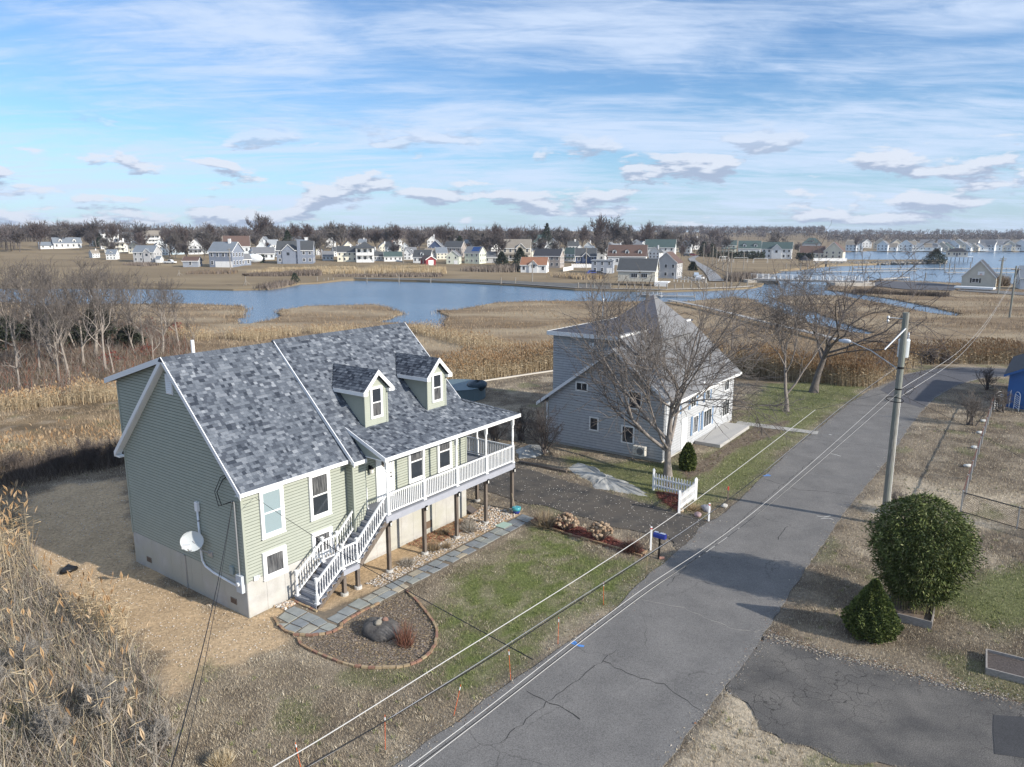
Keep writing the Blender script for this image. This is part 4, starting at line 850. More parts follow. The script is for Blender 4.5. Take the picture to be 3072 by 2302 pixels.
for x, w in ((1.4, 1.0), (4.4, 1.0), (7.2, .9), (11.2, 1.1)): gwin(x, 2.75, w, 1.0, 'front', x < 9, 1)
for x, w in ((5.0, 1.0), (7.0, 1.7), (11.0, 1.6)): gwin(x, .75, w, 1.35, 'front', x < 9, 2)
part('door', MB().box(3.0, 3.95, -.05, 0, .2, 2.3), m_vinyl, gh)
part('gable_vent', MB().box(TU - .04, TU, 6.0, 6.42, 6.55, 7.2), m_white, gh)
part('downspout', MB().tube([(-.12, 8.8, 2.9), (-.12, 8.8, .1)], .05, 6), m_alum, gh)
part('downspout', MB().tube([(.1, -.12, 3.8), (.1, -.12, .25), (-.25, -.5, .12)], .05, 6), m_alum, gh)
part('vent_stack', MB().tube([(7.0, 8.3, 7.7), (7.0, 8.3, 9.8)], .05, 6), m_vinyl, gh)
ac = thing('heat_pump', 'beige heat pump unit on the grey shingled gable wall', 'heat pump', GP(-.38, 1.45, .35), GANG)
part('cabinet', MB().box(-.17, .17, -.42, .42, 0, .62), M('cabinet_beige', (.55, .53, .48), rough=.5), ac); part('fan_grille', MB().tube([(-.171, -.1, .31), (-.18, -.1, .31)], .24, 16), M('fan_dark', (.16, .16, .16)), ac)
part('bracket', MB().bar((.0, -.3, -.02), (.36, -.3, -.02), .04, .04).bar((0, .3, -.02), (.36, .3, -.02), .04, .04), m_galv, ac)
# low deck, walk and planting round it
sheet('front_walk', refine([GP(12.6, -.6, 0), GP(13.7, -.5, 0), GP(14.0, -6.5, 0), GP(13.1, -6.6, 0)], .6, .02, 6), M('pale_flagging', (.40, .385, .35), (.31, .295, .27), s=2.5), z=.02, skirt=.06)
sheet('front_step', [GP(5.5, -1.9), GP(12.0, -1.9), GP(12.0, -.05), GP(5.5, -.05)], M('pale_concrete', (.42, .405, .38)), z=.22, skirt=.4)
# ------------------------------------------------------------------ yard: paving, beds, fences, post box, stakes
def ZB(x, y): return (500 + x / 2.0109, 1700 + y / 2.0109)
def Z8(x, y): return (1200 + x / 2.211, 1400 + y / 2.211)
def Z7(x, y): return (2200 + x / 1.838, 1400 + y / 1.838)
def Z6(x, y): return (2200 + x / 2.5367, 850 + y / 2.5367)
m_flag = [M('bluestone_%d' % i, c, tuple(k * .8 for k in c), s=3, rough=.85, bump=.15, bs=20) for i, c in enumerate(((.27, .285, .28), (.31, .32, .29), (.235, .25, .26), (.36, .345, .29), (.42, .37, .28)))]
pathbed = sheet('garden_path', refine([HP(.1, -1.4), HP(.6, -.8), HP(1.7, -.55), HP(2.0, -2.0), HP(3.2, -2.3), HP(15.0, -2.3), HP(15.0, -3.35), HP(3.5, -3.35), HP(1.5, -3.45), HP(.4, -2.95)], .3, .03, 9), M('path_soil', (.22, .175, .125), (.15, .125, .095), s=5, bump=.5), z=.006)
def flag(pts, mi, h=.035):
    c = sum((Vector(p) for p in pts), Vector()) / len(pts); p = [c + (Vector(q) - c) * .965 for q in pts]
    part('flagstone', MB().slab([Vector((q.x, q.y, .0)) for q in p], (0, 0, h)), m_flag[mi], pathbed)
PAT = [[(770, 243), (848, 275), (790, 308), (712, 272)], [(712, 278), (790, 310), (735, 345), (672, 312)], [(855, 280), (927, 309), (868, 340), (798, 312)], [(800, 314), (862, 344), (818, 372), (747, 345)], [(930, 312), (972, 340), (915, 366), (867, 343)], [(672, 348), (732, 347), (690, 372)], [(742, 350), (812, 374), (768, 405), (700, 380)], [(862, 350), (918, 372), (850, 412), (790, 400)], [(978, 342), (1030, 362), (985, 398), (920, 374)], [(922, 380), (975, 400), (910, 415), (862, 412)], [(1030, 285), (1090, 305), (1030, 347), (965, 320)], [(1088, 242), (1152, 270), (1092, 303), (1027, 280)], [(1160, 195), (1230, 228), (1165, 262), (1092, 237)]]
for i, q in enumerate(PAT): flag(pxpoly([ZB(*p) for p in q]), (0, 1, 0, 2, 0, 1, 0, 3, 1, 2, 0, 0, 1)[i])
rg = random.Random(4); u = 3.55; k = 0
while u < 14.7:
    L1 = rg.uniform(.50, .72); sp = rg.uniform(.40, .60); j = lambda: rg.uniform(-.03, .03)
    a = -2.42; b = -3.22; mcol = lambda: rg.choice((0, 0, 1, 2, 3, 4) if u < 11 else (0, 1, 2))
    flag([HP(u + j(), a + j()), HP(u + L1 + j(), a + j()), HP(u + L1 + j(), a - sp * .8 + j()), HP(u + j(), a - sp * .8 + j())], mcol())
    o = rg.uniform(-.12, .12)
    flag([HP(u + o + j(), a - sp * .8 - .04), HP(u + L1 + o + j(), a - sp * .8 - .04), HP(u + L1 + o + j(), b + j()), HP(u + o + j(), b + j())], mcol())
    u += L1 + .05; k += 1
part('flagstone', MB().slab([HP(12.8, -2.2), HP(13.5, -2.2), HP(13.5, -2.75), HP(12.8, -2.75)], (0, 0, .045)), M('mint_slab', (.36, .47, .39), rough=.8), pathbed)
# brick edging of the planting bed
m_bk = [M('edging_brick_%d' % i, c, tuple(x * .75 for x in c), s=8, rough=.9) for i, c in enumerate(((.34, .23, .14), (.30, .17, .12), (.38, .29, .18)))]
ed = thing('brick_edging', 'curved row of tan bricks edging the round planting bed', 'edging', (0, 0, 0))
BKM = [MB().box(-.11, .11, -.045, .045, 0, .075).mesh('brick', m) for m in m_bk]
def edging(pts, parent, step=.24, seed=0):
    rgx = random.Random(seed); p = [Vector((q.x, q.y, 0)) for q in pts]; acc = 0.0
    for a, b in zip(p, p[1:]):
        d = b - a; L_ = d.length; t = acc
        while t < L_:
            o = link('brick', rgx.choice(BKM), parent); q = a + d * (t / L_); o.location = (q.x + rgx.uniform(-.01, .01), q.y + rgx.uniform(-.01, .01), -.01 + rgx.uniform(0, .02)); o.rotation_euler = (rgx.uniform(-.05, .05), rgx.uniform(-.05, .05), math.atan2(d.y, d.x) + rgx.uniform(-.08, .08)); t += step
        acc = t - L_
edging(pxpoly([ZB(*p) for p in ((795, 445), (810, 475), (880, 515), (960, 548), (1040, 580), (1120, 603), (1190, 612), (1260, 615), (1330, 614), (1400, 610), (1460, 598), (1510, 578), (1560, 550), (1592, 520), (1620, 470), (1632, 420), (1630, 380), (1610, 340), (1585, 305), (1555, 265), (1520, 222), (1485, 185), (1450, 150))]), ed, .24, 1)
ed2 = thing('brick_edging', 'row of tan bricks between the flagstone path and the planting bed', 'edging', (0, 0, 0))
edging(pxpoly([ZB(*p) for p in ((655, 318), (670, 355), (720, 395), (780, 415), (860, 420), (940, 412), (1010, 395), (1050, 372), (1055, 352), (1100, 320), (1160, 285), (1220, 255), (1290, 222))]), ed2, .24, 2)
ed3 = thing('brick_edging', 'red brick row at the foot of the grey stairs', 'edging', (0, 0, 0)); edging([HP(1.82, -.3), HP(1.80, -1.7)], ed3, .23, 3)
ed4 = thing('brick_edging', 'low stone edging along the red mulch bed by the lawn', 'edging', (0, 0, 0)); edging(pxpoly([Z8(*p) for p in ((885, 372), (1000, 412), (1130, 455), (1260, 492), (1380, 525), (1500, 562), (1590, 592), (1625, 570))]), ed4, .24, 4)
# boulder with three cobbles on it
m_rock = M('grey_boulder', (.060, .055, .052), (.135, .125, .115), s=5, rough=.95, bump=.8, bs=14, c3=(.055, .05, .048), s3=1.2)
b0 = PX(*ZB(1290, 395)); rockb = MB().blob((b0.x, b0.y, .12), .74, .70, .32, 3, .15, 22, 12); bo = part('boulder', rockb, m_rock, None, True); tag(bo, 'large dark grey boulder in the planting bed with cobbles on top', 'boulder')
for i, (dx, dy, r, c, lb) in enumerate(((-.05, -.12, .13, (.30, .27, .22), 'long tan cobble lying on the dark boulder'), (.02, .12, .09, (.36, .33, .28), 'pale round cobble lying on the dark boulder'), (.17, .10, .12, (.27, .16, .12), 'reddish cobble lying on the dark boulder'))):
    tag(part('cobble', MB().blob((b0.x + dx, b0.y + dy, .45), r, r * 1.3 if i == 0 else r, r * .8, 20 + i, .2, 10, 7), M('cobble_%d' % i, c, tuple(x * .7 for x in c), s=9), None, True), lb, 'stone')
# rock outcrops by the drive
m_ledge = M('pale_ledge', (.34, .34, .325), (.235, .235, .22), s=2.5, rough=.95, bump=.9, bs=6, c3=(.42, .42, .40), s3=.8)
def ledge(pts, h, seed, lb):
    p = refine(pxpoly([Z8(*q) for q in pts]), .3, .08, seed); c = sum(p, Vector()) / len(p); mb = MB(); rgx = random.Random(seed); n = len(p); vs = []; R = 5
    for r in range(R + 1):
        t = r / R
        for q in p:
            w = c + (q - c) * (1 - t * .97); vs.append((w.x, w.y, -.06 + h * (1 - (1 - t) ** 2.2) + (rgx.uniform(-.05, .05) if 0 < t else 0) + .06 * (fbm(w.x, w.y, 1.3, seed) - .5) * (t > 0)))
    fs = [(r * n + i, r * n + (i + 1) % n, (r + 1) * n + (i + 1) % n, (r + 1) * n + i) for r in range(R) for i in range(n)] + [tuple(R * n + i for i in range(n))]
    mb.add(vs, fs); tag(part('rock_outcrop', mb, m_ledge), lb, 'rock')
ledge([(1095, 5), (1160, -35), (1260, -20), (1340, 30), (1480, 85), (1600, 140), (1700, 195), (1690, 210), (1560, 190), (1400, 165), (1290, 150), (1230, 95), (1130, 40)], .17, 5, 'long pale rock ledge between the driveway and the grey house lawn')
ledge([(760, -110), (850, -150), (950, -145), (990, -100), (900, -60), (790, -50)], .30, 6, 'pale rounded rock at the bush by the driveway head')
# timber edge and hose along the drive
tag(part('landscape_timber', MB().bar(PX(1556, 1385, .06), PX(1700, 1415, .06), .14, .14), m_wood), 'dark landscape timber lying along the gravel driveway edge', 'timber')
# porch bed: stones, chips, dry clumps
m_st = [M('bed_stone_%d' % i, c, rough=.9) for i, c in enumerate(((.50, .44, .36), (.62, .58, .52), (.40, .30, .20), (.33, .32, .31), (.48, .33, .22)))]
def stones(name, pts, n, r0, r1, seed, mats=m_st):
    g = np.random.default_rng(seed); P = np.array([(p[0], p[1]) for p in pts]); lo, hi = P.min(0), P.max(0); c = g.uniform(lo, hi, (n * 4, 2)); c = c[sdist(c[:, 0], c[:, 1], pts) > 0][:n]; n = len(c)
    O = np.array([(1, 0, 0), (0, 1, 0), (-1, 0, 0), (0, -1, 0), (0, 0, 1), (0, 0, -.4)], float); F = np.array([(0, 1, 4), (1, 2, 4), (2, 3, 4), (3, 0, 4), (1, 0, 5), (2, 1, 5), (3, 2, 5), (0, 3, 5)])
    r = g.uniform(r0, r1, (n, 1, 1)); a = g.uniform(0, 6.28, n); ca, sa = np.cos(a), np.sin(a)
    v = O[None] * r * g.uniform(.6, 1.3, (n, 6, 3)); x = v[..., 0] * ca[:, None] - v[..., 1] * sa[:, None]; y = v[..., 0] * sa[:, None] + v[..., 1] * ca[:, None]
    v = np.stack([x + c[:, :1], y + c[:, 1:], v[..., 2] * .7 + r[..., 0] * .2], -1); T = v[:, F].reshape(-1, 3, 3)
    return arr_mesh(name, T, mats, np.repeat(g.integers(0, len(mats), n), 8), None, 'stuff')
tag(stones('gravel', [tuple(HP(1.1, -.05)[:2]), tuple(HP(1.9, -.15)[:2]), tuple(HP(1.9, -.55)[:2]), tuple(HP(1.2, -.6)[:2])], 160, .04, .09, 1), 'pile of tan stones at the foundation beside the stairs', 'gravel')
tag(stones('gravel', [tuple(HP(11.5, -.6)[:2]), tuple(HP(14.9, .2)[:2]), tuple(HP(15.0, -2.2)[:2]), tuple(HP(11.8, -2.25)[:2])], 1300, .03, .07, 2), 'tan and white river stones under the right end of the porch', 'gravel')
tag(stones('gravel', [tuple(HP(4.6, -1.5)[:2]), tuple(HP(11.5, -1.2)[:2]), tuple(HP(11.6, -2.25)[:2]), tuple(HP(4.7, -2.28)[:2])], 1500, .015, .045, 3, [m_st[1], m_st[3], m_st[0]]), 'pale gravel scattered along the flagstone path under the porch', 'gravel')
tag(stones('gravel', [(p.x, p.y) for p in DIRT], 2600, .012, .035, 4, [m_st[0], m_st[1], m_st[2]]), 'small pebbles scattered over the bare sandy ground', 'gravel')
tag(stones('gravel', [(p.x, p.y) for p in refine(DRIVE, .5, .2, 3)], 700, .012, .035, 5, [m_st[3], m_st[1], m_st[0]]), 'loose stones on the dark gravel driveway', 'gravel')
# generic clumps of stems
def stems(c, n, rbase, rtop, h0, h1, wid, seed, droop=.0):
    """thin triangles rising from a base: (n,3,3)"""
    g = np.random.default_rng(seed); a = g.uniform(0, 6.283, n); q = np.sqrt(g.random(n)); h = g.uniform(h0, h1, n)
    bx = c[0] + rbase * q * np.cos(a); by = c[1] + rbase * q * np.sin(a); a2 = a + g.normal(0, .6, n); q2 = q * g.uniform(.5, 1.3, n)
    tx = c[0] + rtop * q2 * np.cos(a2); ty = c[1] + rtop * q2 * np.sin(a2); wa = g.uniform(0, 6.283, n); w = wid * g.uniform(.5, 1.3, n)
    z = np.full(n, c[2] if len(c) > 2 else 0.0); tz = z + h * (1 - droop * q2 ** 2)
    return np.stack([np.stack([bx - w * np.cos(wa), by - w * np.sin(wa), z], -1), np.stack([bx + w * np.cos(wa), by + w * np.sin(wa), z], -1), np.stack([tx, ty, tz], -1)], 1)
m_straw = [M('straw_%d' % i, c, rough=.9, spec=.1) for i, c in enumerate(((.50, .41, .27), (.38, .29, .17), (.28, .20, .12), (.60, .52, .38)))]
m_twig = [M('twig_%d' % i, c, rough=.95, spec=.05) for i, c in enumerate(((.16, .13, .11), (.10, .08, .065), (.24, .20, .17), (.30, .26, .22)))]
def dry_plant(name, c, r, h, n, mats, lb, cat='plant', seed=0, group=None, wid=.012, flare=1.6):
    t = thing(name, lb, cat, (c[0], c[1], c[2] if len(c) > 2 else 0), 0, group)
    T = stems((0, 0, -.02), n, r * .45, r * flare * .7, h * .5, h, wid, seed, .45); g = np.random.default_rng(seed)
    k = n // 4; arr_mesh('stem', T[:k], mats, g.integers(0, len(mats), k), t); arr_mesh('foliage', T[k:], mats, g.integers(0, len(mats), n - k), t)
    return t
m_lav = [M('lavender_grey_%d' % i, c) for i, c in enumerate(((.30, .27, .22), (.40, .37, .32), (.22, .18, .14)))]
for i, (u, v, r, h, lb) in enumerate(((7.0, -1.65, .5, .4, 'grey lavender clump in front of the left porch supports'), (8.9, -1.55, .45, .45, 'brown dried clump beside the second porch support'), (9.4, -1.9, .3, .3, 'low tan clump by the path under the porch middle'), (11.6, -1.5, .55, .55, 'grey lavender clump between the two right porch supports'), (12.1, -1.0, .5, .5, 'second lavender clump behind the first near the right supports'), (10.6, -.7, .4, .35, 'reddish-brown clump against the foundation vent'))):
    p = HP(u, v); dry_plant('dry_clump', (p.x, p.y, 0), r, h, 420, m_lav if i in (0, 3, 4) else m_straw[1:3] + m_twig[:1], lb, seed=60 + i)
# hydrangeas gone brown, burning bush
m_hyd = [M('hydrangea_brown_%d' % i, c, tuple(x * .6 for x in c), s=30, rough=.95) for i, c in enumerate(((.40, .29, .19), (.30, .20, .13), (.48, .36, .25)))]
def hydrangea(px, r, h, lb, seed):
    p = PX(*Z8(*px)); t = thing('hydrangea', lb, 'shrub', (p.x, p.y, 0), 0, 'dried shrubs in the red mulch bed'); rgx = random.Random(seed); st = MB(); hd = MB()
    for i in range(70):
        a = rgx.uniform(0, 6.28); q = math.sqrt(rgx.random()); z = h * (1 - .45 * q * q) * rgx.uniform(.75, 1); x, y = r * q * math.cos(a), r * q * math.sin(a)
        st.tube([(x * .25, y * .25, 0), (x * .7, y * .7, z * .6), (x, y, z)], [.012, .009, .006], 3); hd.blob((x, y, z), .085, .085, .07, seed * 99 + i, .3, 7, 5, i % 3)
    part('stem', st, m_twig[0], t); part('flower_head', hd, m_hyd, t)
hydrangea((1100, 418), .62, .85, 'dried brown hydrangea in the mulch bed next to the tall twiggy shrub', 3); hydrangea((1325, 485), .60, .95, 'round dried brown hydrangea in the middle of the red mulch bed', 5)
p = PX(*Z8(965, 392)); dry_plant('dry_shrub', p, .75, 1.05, 900, m_straw[:2] + m_hyd[:1] + m_twig[2:], 'tall twiggy tan shrub at the path end of the mulch bed', 'shrub', 71, 'dried shrubs in the red mulch bed', .014)
p = PX(*Z8(1535, 560)); dry_plant('dry_shrub', p, .65, .75, 900, [M('red_twig', (.17, .07, .05)), M('red_twig_dark', (.10, .045, .035)), m_twig[0]], 'dark reddish twiggy shrub at the road end of the mulch bed', 'shrub', 72, 'dried shrubs in the red mulch bed', .012)
p = PX(*ZB(1440, 470)); dry_plant('dry_shrub', p, .6, 1.15, 260, [M('red_twig', (.17, .07, .05)), M('red_stem', (.22, .11, .07))], 'thin red-stemmed shrub behind the boulder in the planting bed', 'shrub', 73, None, .01)
p = PX(*ZB(330, 1195)); dry_plant('grass_stump', (p.x, p.y, 0), .55, .5, 900, [m_straw[0], m_straw[1], m_straw[3]], 'cut tuft of ornamental grass at the lawn edge', 'grass tuft', 74, None, .018, 1.2)
# post box, marker posts, stakes
p = PX(*Z8(1717, 608)); t = thing('mailbox', 'blue mailbox on a black post beside the driveway', 'mailbox', (p.x, p.y, 0), rad(-40))
part('post', MB().box(-.035, .035, -.035, .035, -.1, 1.0).box(-.03, .2, -.02, .02, .7, .74), m_black, t)
mb = MB(); pr = [(-.11, 0), (.11, 0)] + [(.11 * math.cos(a), .13 + .10 * math.sin(a)) for a in np.linspace(0, math.pi, 9)]; mb.slab([(-.28, x, 1.0 + z) for x, z in pr], (.56, 0, 0)); bx_ = part('box', mb, M('mailbox_blue', (.03, .05, .30), (.05, .08, .36), s=6, rough=.35), t)
part('door', MB().slab([(.281, x * 1.04, 1.0 + z * 1.03) for x, z in pr], (.012, 0, 0)), M('mailbox_door', (.02, .03, .2), rough=.35), bx_); part('lid_pale_stripe', MB().box(-.27, .27, -.06, .06, 1.225, 1.24), M('pale_top', (.42, .46, .58), rough=.5), bx_)  # paler blue strip along the top of the box
part('ornament', MB().lathe((0, 0, 1.24), [(.03, 0), (.035, .03), (.01, .1)], 8), m_black, t)
tag(part('brick', MB().box(-.12, .12, -.06, .06, 0, .08), M('loose_brick', (.50, .27, .20))), 'loose pink brick lying beside the mailbox post', 'brick').location = PX(*Z8(1737, 612))
for px, h, lb in (((1662, 552), 1.15, 'white marker post with a red cap next to the blue mailbox'), ((2047, 362), .98, 'white marker post by the rocks at the picket fence')):
    p = PX(*Z8(*px)); t = thing('marker_post', lb, 'marker post', (p.x, p.y, 0)); part('post', MB().box(-.04, .04, -.04, .04, -.1, h), m_vinyl, t); part('cap', MB().box(-.043, .043, -.043, .043, h - .12, h - .05), M('marker_red', (.5, .06, .04)), t)
p = PX(*Z8(2172, 248)); t = thing('marker_post', 'thin brown marker post with a red top beside the road past the rocks', 'marker post', (p.x, p.y, 0)); part('post', MB().box(-.03, .03, -.03, .03, -.1, .95), m_wood, t); part('cap', MB().box(-.035, .035, -.035, .035, .8, 1.0), M('marker_red', (.5, .06, .04)), t)
for i, (px, zf, h, dx) in enumerate((((1636, 692), Z8, 1.0, 0), ((1350, 918), Z8, 1.0, -.02), ((1047, 1175), Z8, 1.05, .02), ((735, 1412), Z8, 1.1, -.07), ((353, 1650), Z8, 1.05, .25), ((1318, 1100), ZB, 1.1, .03), ((812, 1215), ZB, .8, -.12))):
    p = PX(*zf(*px)); t = thing('driveway_stake', 'thin orange reflector stake in the lawn along the road edge' if i else 'thin tan stake at the corner of the lawn by the mulch bed', 'stake', (p.x, p.y, 0), 0, 'stakes along the road edge' if i else None)
    part('rod', MB().tube([(0, 0, -.1), (dx, 0, h)], .009, 6), M('stake_orange', (.72, .13, .03), rough=.5) if i else M('stake_tan', (.45, .33, .2)), t)
    if i: part('reflector', MB().tube([(dx * .82, 0, h * .82), (dx * .93, 0, h * .93)], .016, 6), m_vinyl, t)
# picket fence corner with its little bed and rocks
def picket(a, b, lb, h=.95):
    t = thing('picket_fence', lb, 'fence', (0, 0, 0)); d = b - a; L_ = d.length; n = int(L_ / .175); an = math.atan2(d.y, d.x)
    for q in (a, b):
        o = part('fence_post', MB().box(q.x - .06, q.x + .06, q.y - .06, q.y + .06, -.1, h + .22).add([(q.x - .075, q.y - .075, h + .22), (q.x + .075, q.y - .075, h + .22), (q.x + .075, q.y + .075, h + .22), (q.x - .075, q.y + .075, h + .22), (q.x, q.y, h + .36)], [(0, 1, 4), (1, 2, 4), (2, 3, 4), (3, 0, 4)]), m_vinyl, t)
    for z in (.28, .72): part('rail', MB().bar(a + Vector((0, 0, z)), b + Vector((0, 0, z)), .04, .09), m_vinyl, t)
    for i in range(1, n):
        q = a + d * (i / n); o = part('picket', MB().add([(-.04, -.035, .08), (.04, -.035, .08), (.04, -.035, h), (0, -.035, h + .08), (-.04, -.035, h), (-.04, -.02, .08), (.04, -.02, .08), (.04, -.02, h), (0, -.02, h + .08), (-.04, -.02, h)], [(0, 1, 2, 3, 4), (9, 8, 7, 6, 5), (0, 5, 6, 1), (1, 6, 7, 2), (2, 7, 8, 3), (3, 8, 9, 4), (4, 9, 5, 0)]), m_vinyl, t); o.location = (q.x, q.y, 0); o.rotation_euler = (0, 0, an)
pa, pb, pc = PX(*Z8(1680, 152)), PX(*Z8(1960, 218)), PX(*Z8(1850, 308)); picket(pa, pb, 'white picket fence panel facing the driveway under the big bare tree'); picket(pb + (pc - pb) * .05, pc, 'white picket fence panel turned toward the road beside the red mulch')
m_mul = [M('red_mulch_%d' % i, c) for i, c in enumerate(((.17, .050, .040), (.11, .034, .030), (.21, .085, .06)))]
def chips(name, poly, n, mats, lb, seed, size=.05):
    g = np.random.default_rng(seed); P = np.array([(p[0], p[1]) for p in poly]); c = g.uniform(P.min(0), P.max(0), (n * 4, 2)); c = c[sdist(c[:, 0], c[:, 1], poly) > 0][:n]; n = len(c)
    d = g.normal(0, 1, (n, 3, 3)) * np.array([size, size, size * .35]); V = d + np.concatenate([c, np.full((n, 1), .02)], 1)[:, None]; V[..., 2] = np.abs(V[..., 2]); tag(arr_mesh(name, V, mats, g.integers(0, len(mats), n), None, 'stuff'), lb, 'mulch')
chips('mulch', REDM, 2600, m_mul, 'red bark mulch under the dried hydrangeas', 1); chips('mulch', REDM2, 1500, m_mul, 'red bark mulch behind the picket fence', 2)
chips('mulch', BED, 6500, [m_twig[0], m_twig[2], m_twig[3], m_straw[2], m_twig[2], m_straw[1]], 'brown leaf litter and chopped stems in the planting bed', 3, .03); chips('mulch', BEDSOIL, 3000, m_twig[:2] + [M('bark', (.12, .07, .05))], 'dark bark mulch along the front of the grey house', 4)
chips('mulch', [tuple(HP(8.5, -.1)[:2]), tuple(HP(12.6, -.1)[:2]), tuple(HP(12.0, -1.2)[:2]), tuple(HP(8.8, -1.3)[:2])], 1500, [m_mul[0], M('orange_chip', (.36, .15, .08)), m_straw[2]], 'orange-red chips on the soil under the porch', 5, .04)
tag(chips and part('board', MB().slab([HP(13.35, -.25, .05), HP(13.9, -.15, .05), HP(13.7, .2, .35), HP(13.15, .1, .35)], (0, 0, .03)), M('dark_board', (.10, .085, .08))), 'dark board leaning at the foundation corner under the porch', 'board')
for i, (px, r, c, lb) in enumerate(((( 1975, 328), .20, (.42, .30, .30), 'pinkish round stone at the end of the picket fence'), ((2030, 290), .28, (.33, .33, .36), 'blue-grey boulder at the white marker post'), ((1868, 298), .14, (.45, .36, .25), 'tan stone beside the picket fence end post'), ((2150, 268), .17, (.5, .48, .44), 'pale flat stone at the road edge'))):
    p = PX(*Z8(*px)); tag(part('stone', MB().blob((p.x, p.y, r * .35), r, r, r * .75, 40 + i, .2, 12, 8), M('garden_stone_%d' % i, c, tuple(x * .75 for x in c), s=6), None, True), lb, 'stone')
dry_plant('dry_clump', PX(*Z8(1950, 285)), .7, .45, 500, m_straw[:3], 'tan dried perennials at the end of the picket fence', seed=80); dry_plant('dry_clump', PX(*Z8(1770, 140)), .5, .8, 120, m_hyd, 'dried hydrangea stems inside the picket fence corner', seed=81)
# glazed pot with a stick
p = PX(*Z8(772, 312)); t = thing('glazed_pot', 'blue and turquoise glazed pot beside the porch corner support', 'pot', (p.x, p.y, 0))
part('pot', MB().lathe((0, 0, 0), [(.13, 0), (.20, .12), (.23, .25), (.215, .33), (.235, .36), (.20, .36), (.18, .28)], 18, 0), M('cobalt_glaze', (.02, .05, .32), rough=.15, spec=.6), t, True); part('rim', MB().lathe((0, 0, .2), [(.232, 0), (.235, .08), (.245, .16), (.20, .165)], 18), M('turquoise_glaze', (.06, .33, .36), rough=.15, spec=.6), t, True)
part('stick', MB().tube([(0, 0, .1), (-.25, .1, 1.1)], .01, 5), m_straw[0], t)
# right-hand yard: planters, spruce, bamboo, fence
m_plank = M('weathered_plank', (.34, .31, .28), (.23, .21, .19), s=4, rough=.9, stretch=(2, 2, 6))
def planter(pts, h, lb, fill):
    t = thing('planter', lb, 'planter', (0, 0, 0)); n = len(pts)
    for i in range(n): a, b = pts[i], pts[(i + 1) % n]; part('plank', MB().bar(a + Vector((0, 0, h / 2 - .03)), b + Vector((0, 0, h / 2 - .03)), .05, h + .06), m_plank, t)
    part('soil', MB().add([Vector((q.x, q.y, h * .6)) for q in pts], [tuple(range(n))]), fill, t); return t
p0, p1, p2 = PX(*Z7(890, 842)), PX(*Z7(1080, 905)), PX(*Z7(1102, 770)); p1 = Vector((15.75, 25.2, 0)); p0 = Vector((14.45, 26.05, 0)); ax_ = Vector((.55, .83, 0)) * 2.0
planter([p0, p1, p1 + ax_, p0 + ax_], .30, 'low weathered wooden box around the bamboo clump', M('dry_soil', (.22, .17, .13), (.13, .10, .08), s=8))
q0 = PX(*Z7(1392, 1145)); q1 = PX(*Z7(1392, 1040)); e_ = (PX(*Z7(1603, 1200)) - q0).normalized(); planter([q0, q0 + e_ * 3.2, q1 + e_ * 3.2, q1], .24, 'raised wooden bed filled with dark mulch beside the cracked driveway', M('dark_mulch', (.055, .045, .04), (.12, .10, .09), s=14, bump=1, bs=30))
chips('mulch', [(v.x, v.y) for v in (q0 + e_ * .1, q0 + e_ * 3.1, q1 + e_ * 3.1, q1 + e_ * .1)], 10, [m_twig[1]], 'few dark wood chips in the raised bed', 9)
tag(part('landscape_edging', MB().bar(PX(1345, 1162, 0), PX(1470, 1140, 0), .12, .14).bar(PX(1470, 1140, 0), PX(1690, 1108, 0), .12, .14), M('pale_timber', (.50, .47, .42))), 'pale timber edging between the rear lawn and the tall reeds', 'edging')
tag(part('storage_box', MB().box(-.35, .35, -.25, .25, 0, .62).box(-.38, .38, -.28, .28, .62, .70), M('resin_beige', (.50, .46, .42))), 'small beige storage box at the reeds behind the green house', 'box').location = PX(1381, 1165)
pl = PX(1372, 1190); t = thing('covered_pool', 'round above-ground pool with dark blue cover behind the green house', 'pool', (pl.x, pl.y, 0))
part('pool_wall', MB().lathe((0, 0, 0), [(2.6, 0), (2.6, 1.1), (2.68, 1.12), (2.5, 1.14)], 28), M('pool_wall', (.12, .17, .19), rough=.5), t); part('cover', MB().lathe((0, 0, .85), [(2.5, 0), (2.45, .1), (.1, .08)], 28), M('ice_water', (.30, .42, .52), rough=.15), t); part('bundled_cover', MB().blob((1.9, -.6, 1.15), .9, 1.1, .45, 8, .3, 14, 8), M('dark_tarp', (.015, .035, .05), rough=.4, bump=.5, bs=6), t, True)
# chain link fence with a rusty top rail
m_rust = M('rusty_steel', (.17, .075, .05), (.10, .06, .05), s=5, rough=.8)
fc = Vector((24.0, 37.1, 0)); fe = Vector((41.0, 60.9, 0)); t = thing('chain_link_fence', 'chain link fence with a rusty plank rail running along the side yard', 'fence', (0, 0, 0))
d = (fe - fc); n = 9
for i in range(n + 1): q = fc + d * (i / n); part('fence_post', MB().tube([(q.x, q.y, -.1), (q.x, q.y, 1.22)], .04, 8), m_galv, t)
for i in range(n): a, b = fc + d * (i / n), fc + d * ((i + 1) / n); part('rail', MB().bar(a + Vector((0, 0, 1.12)), b + Vector((0, 0, 1.15)), .06, .045), m_rust, t)
def mesh_net(a, b, h, step, r):
    mb = MB(); dd = b - a; L_ = Vector((dd.x, dd.y, 0)).length; k = int((L_ + h) / step)
    for s in (1, -1):
        for i in range(k + 1):
            x0 = i * step - h
            lo = max(0, x0); hi = min(L_, x0 + h)
            if hi - lo < .02: continue
            z0, z1 = lo - x0, hi - x0
            if s < 0: z0, z1 = h - z0, h - z1
            mb.tube([a + dd * (lo / L_) + Vector((0, 0, z0 + .03)), a + dd * (hi / L_) + Vector((0, 0, z1 + .03))], r, 3, cap=False)
    return mb
ff = Vector((28.5, 30.4, 0)); m_net = M('fence_wire', (.10, .10, .10), rough=.6)
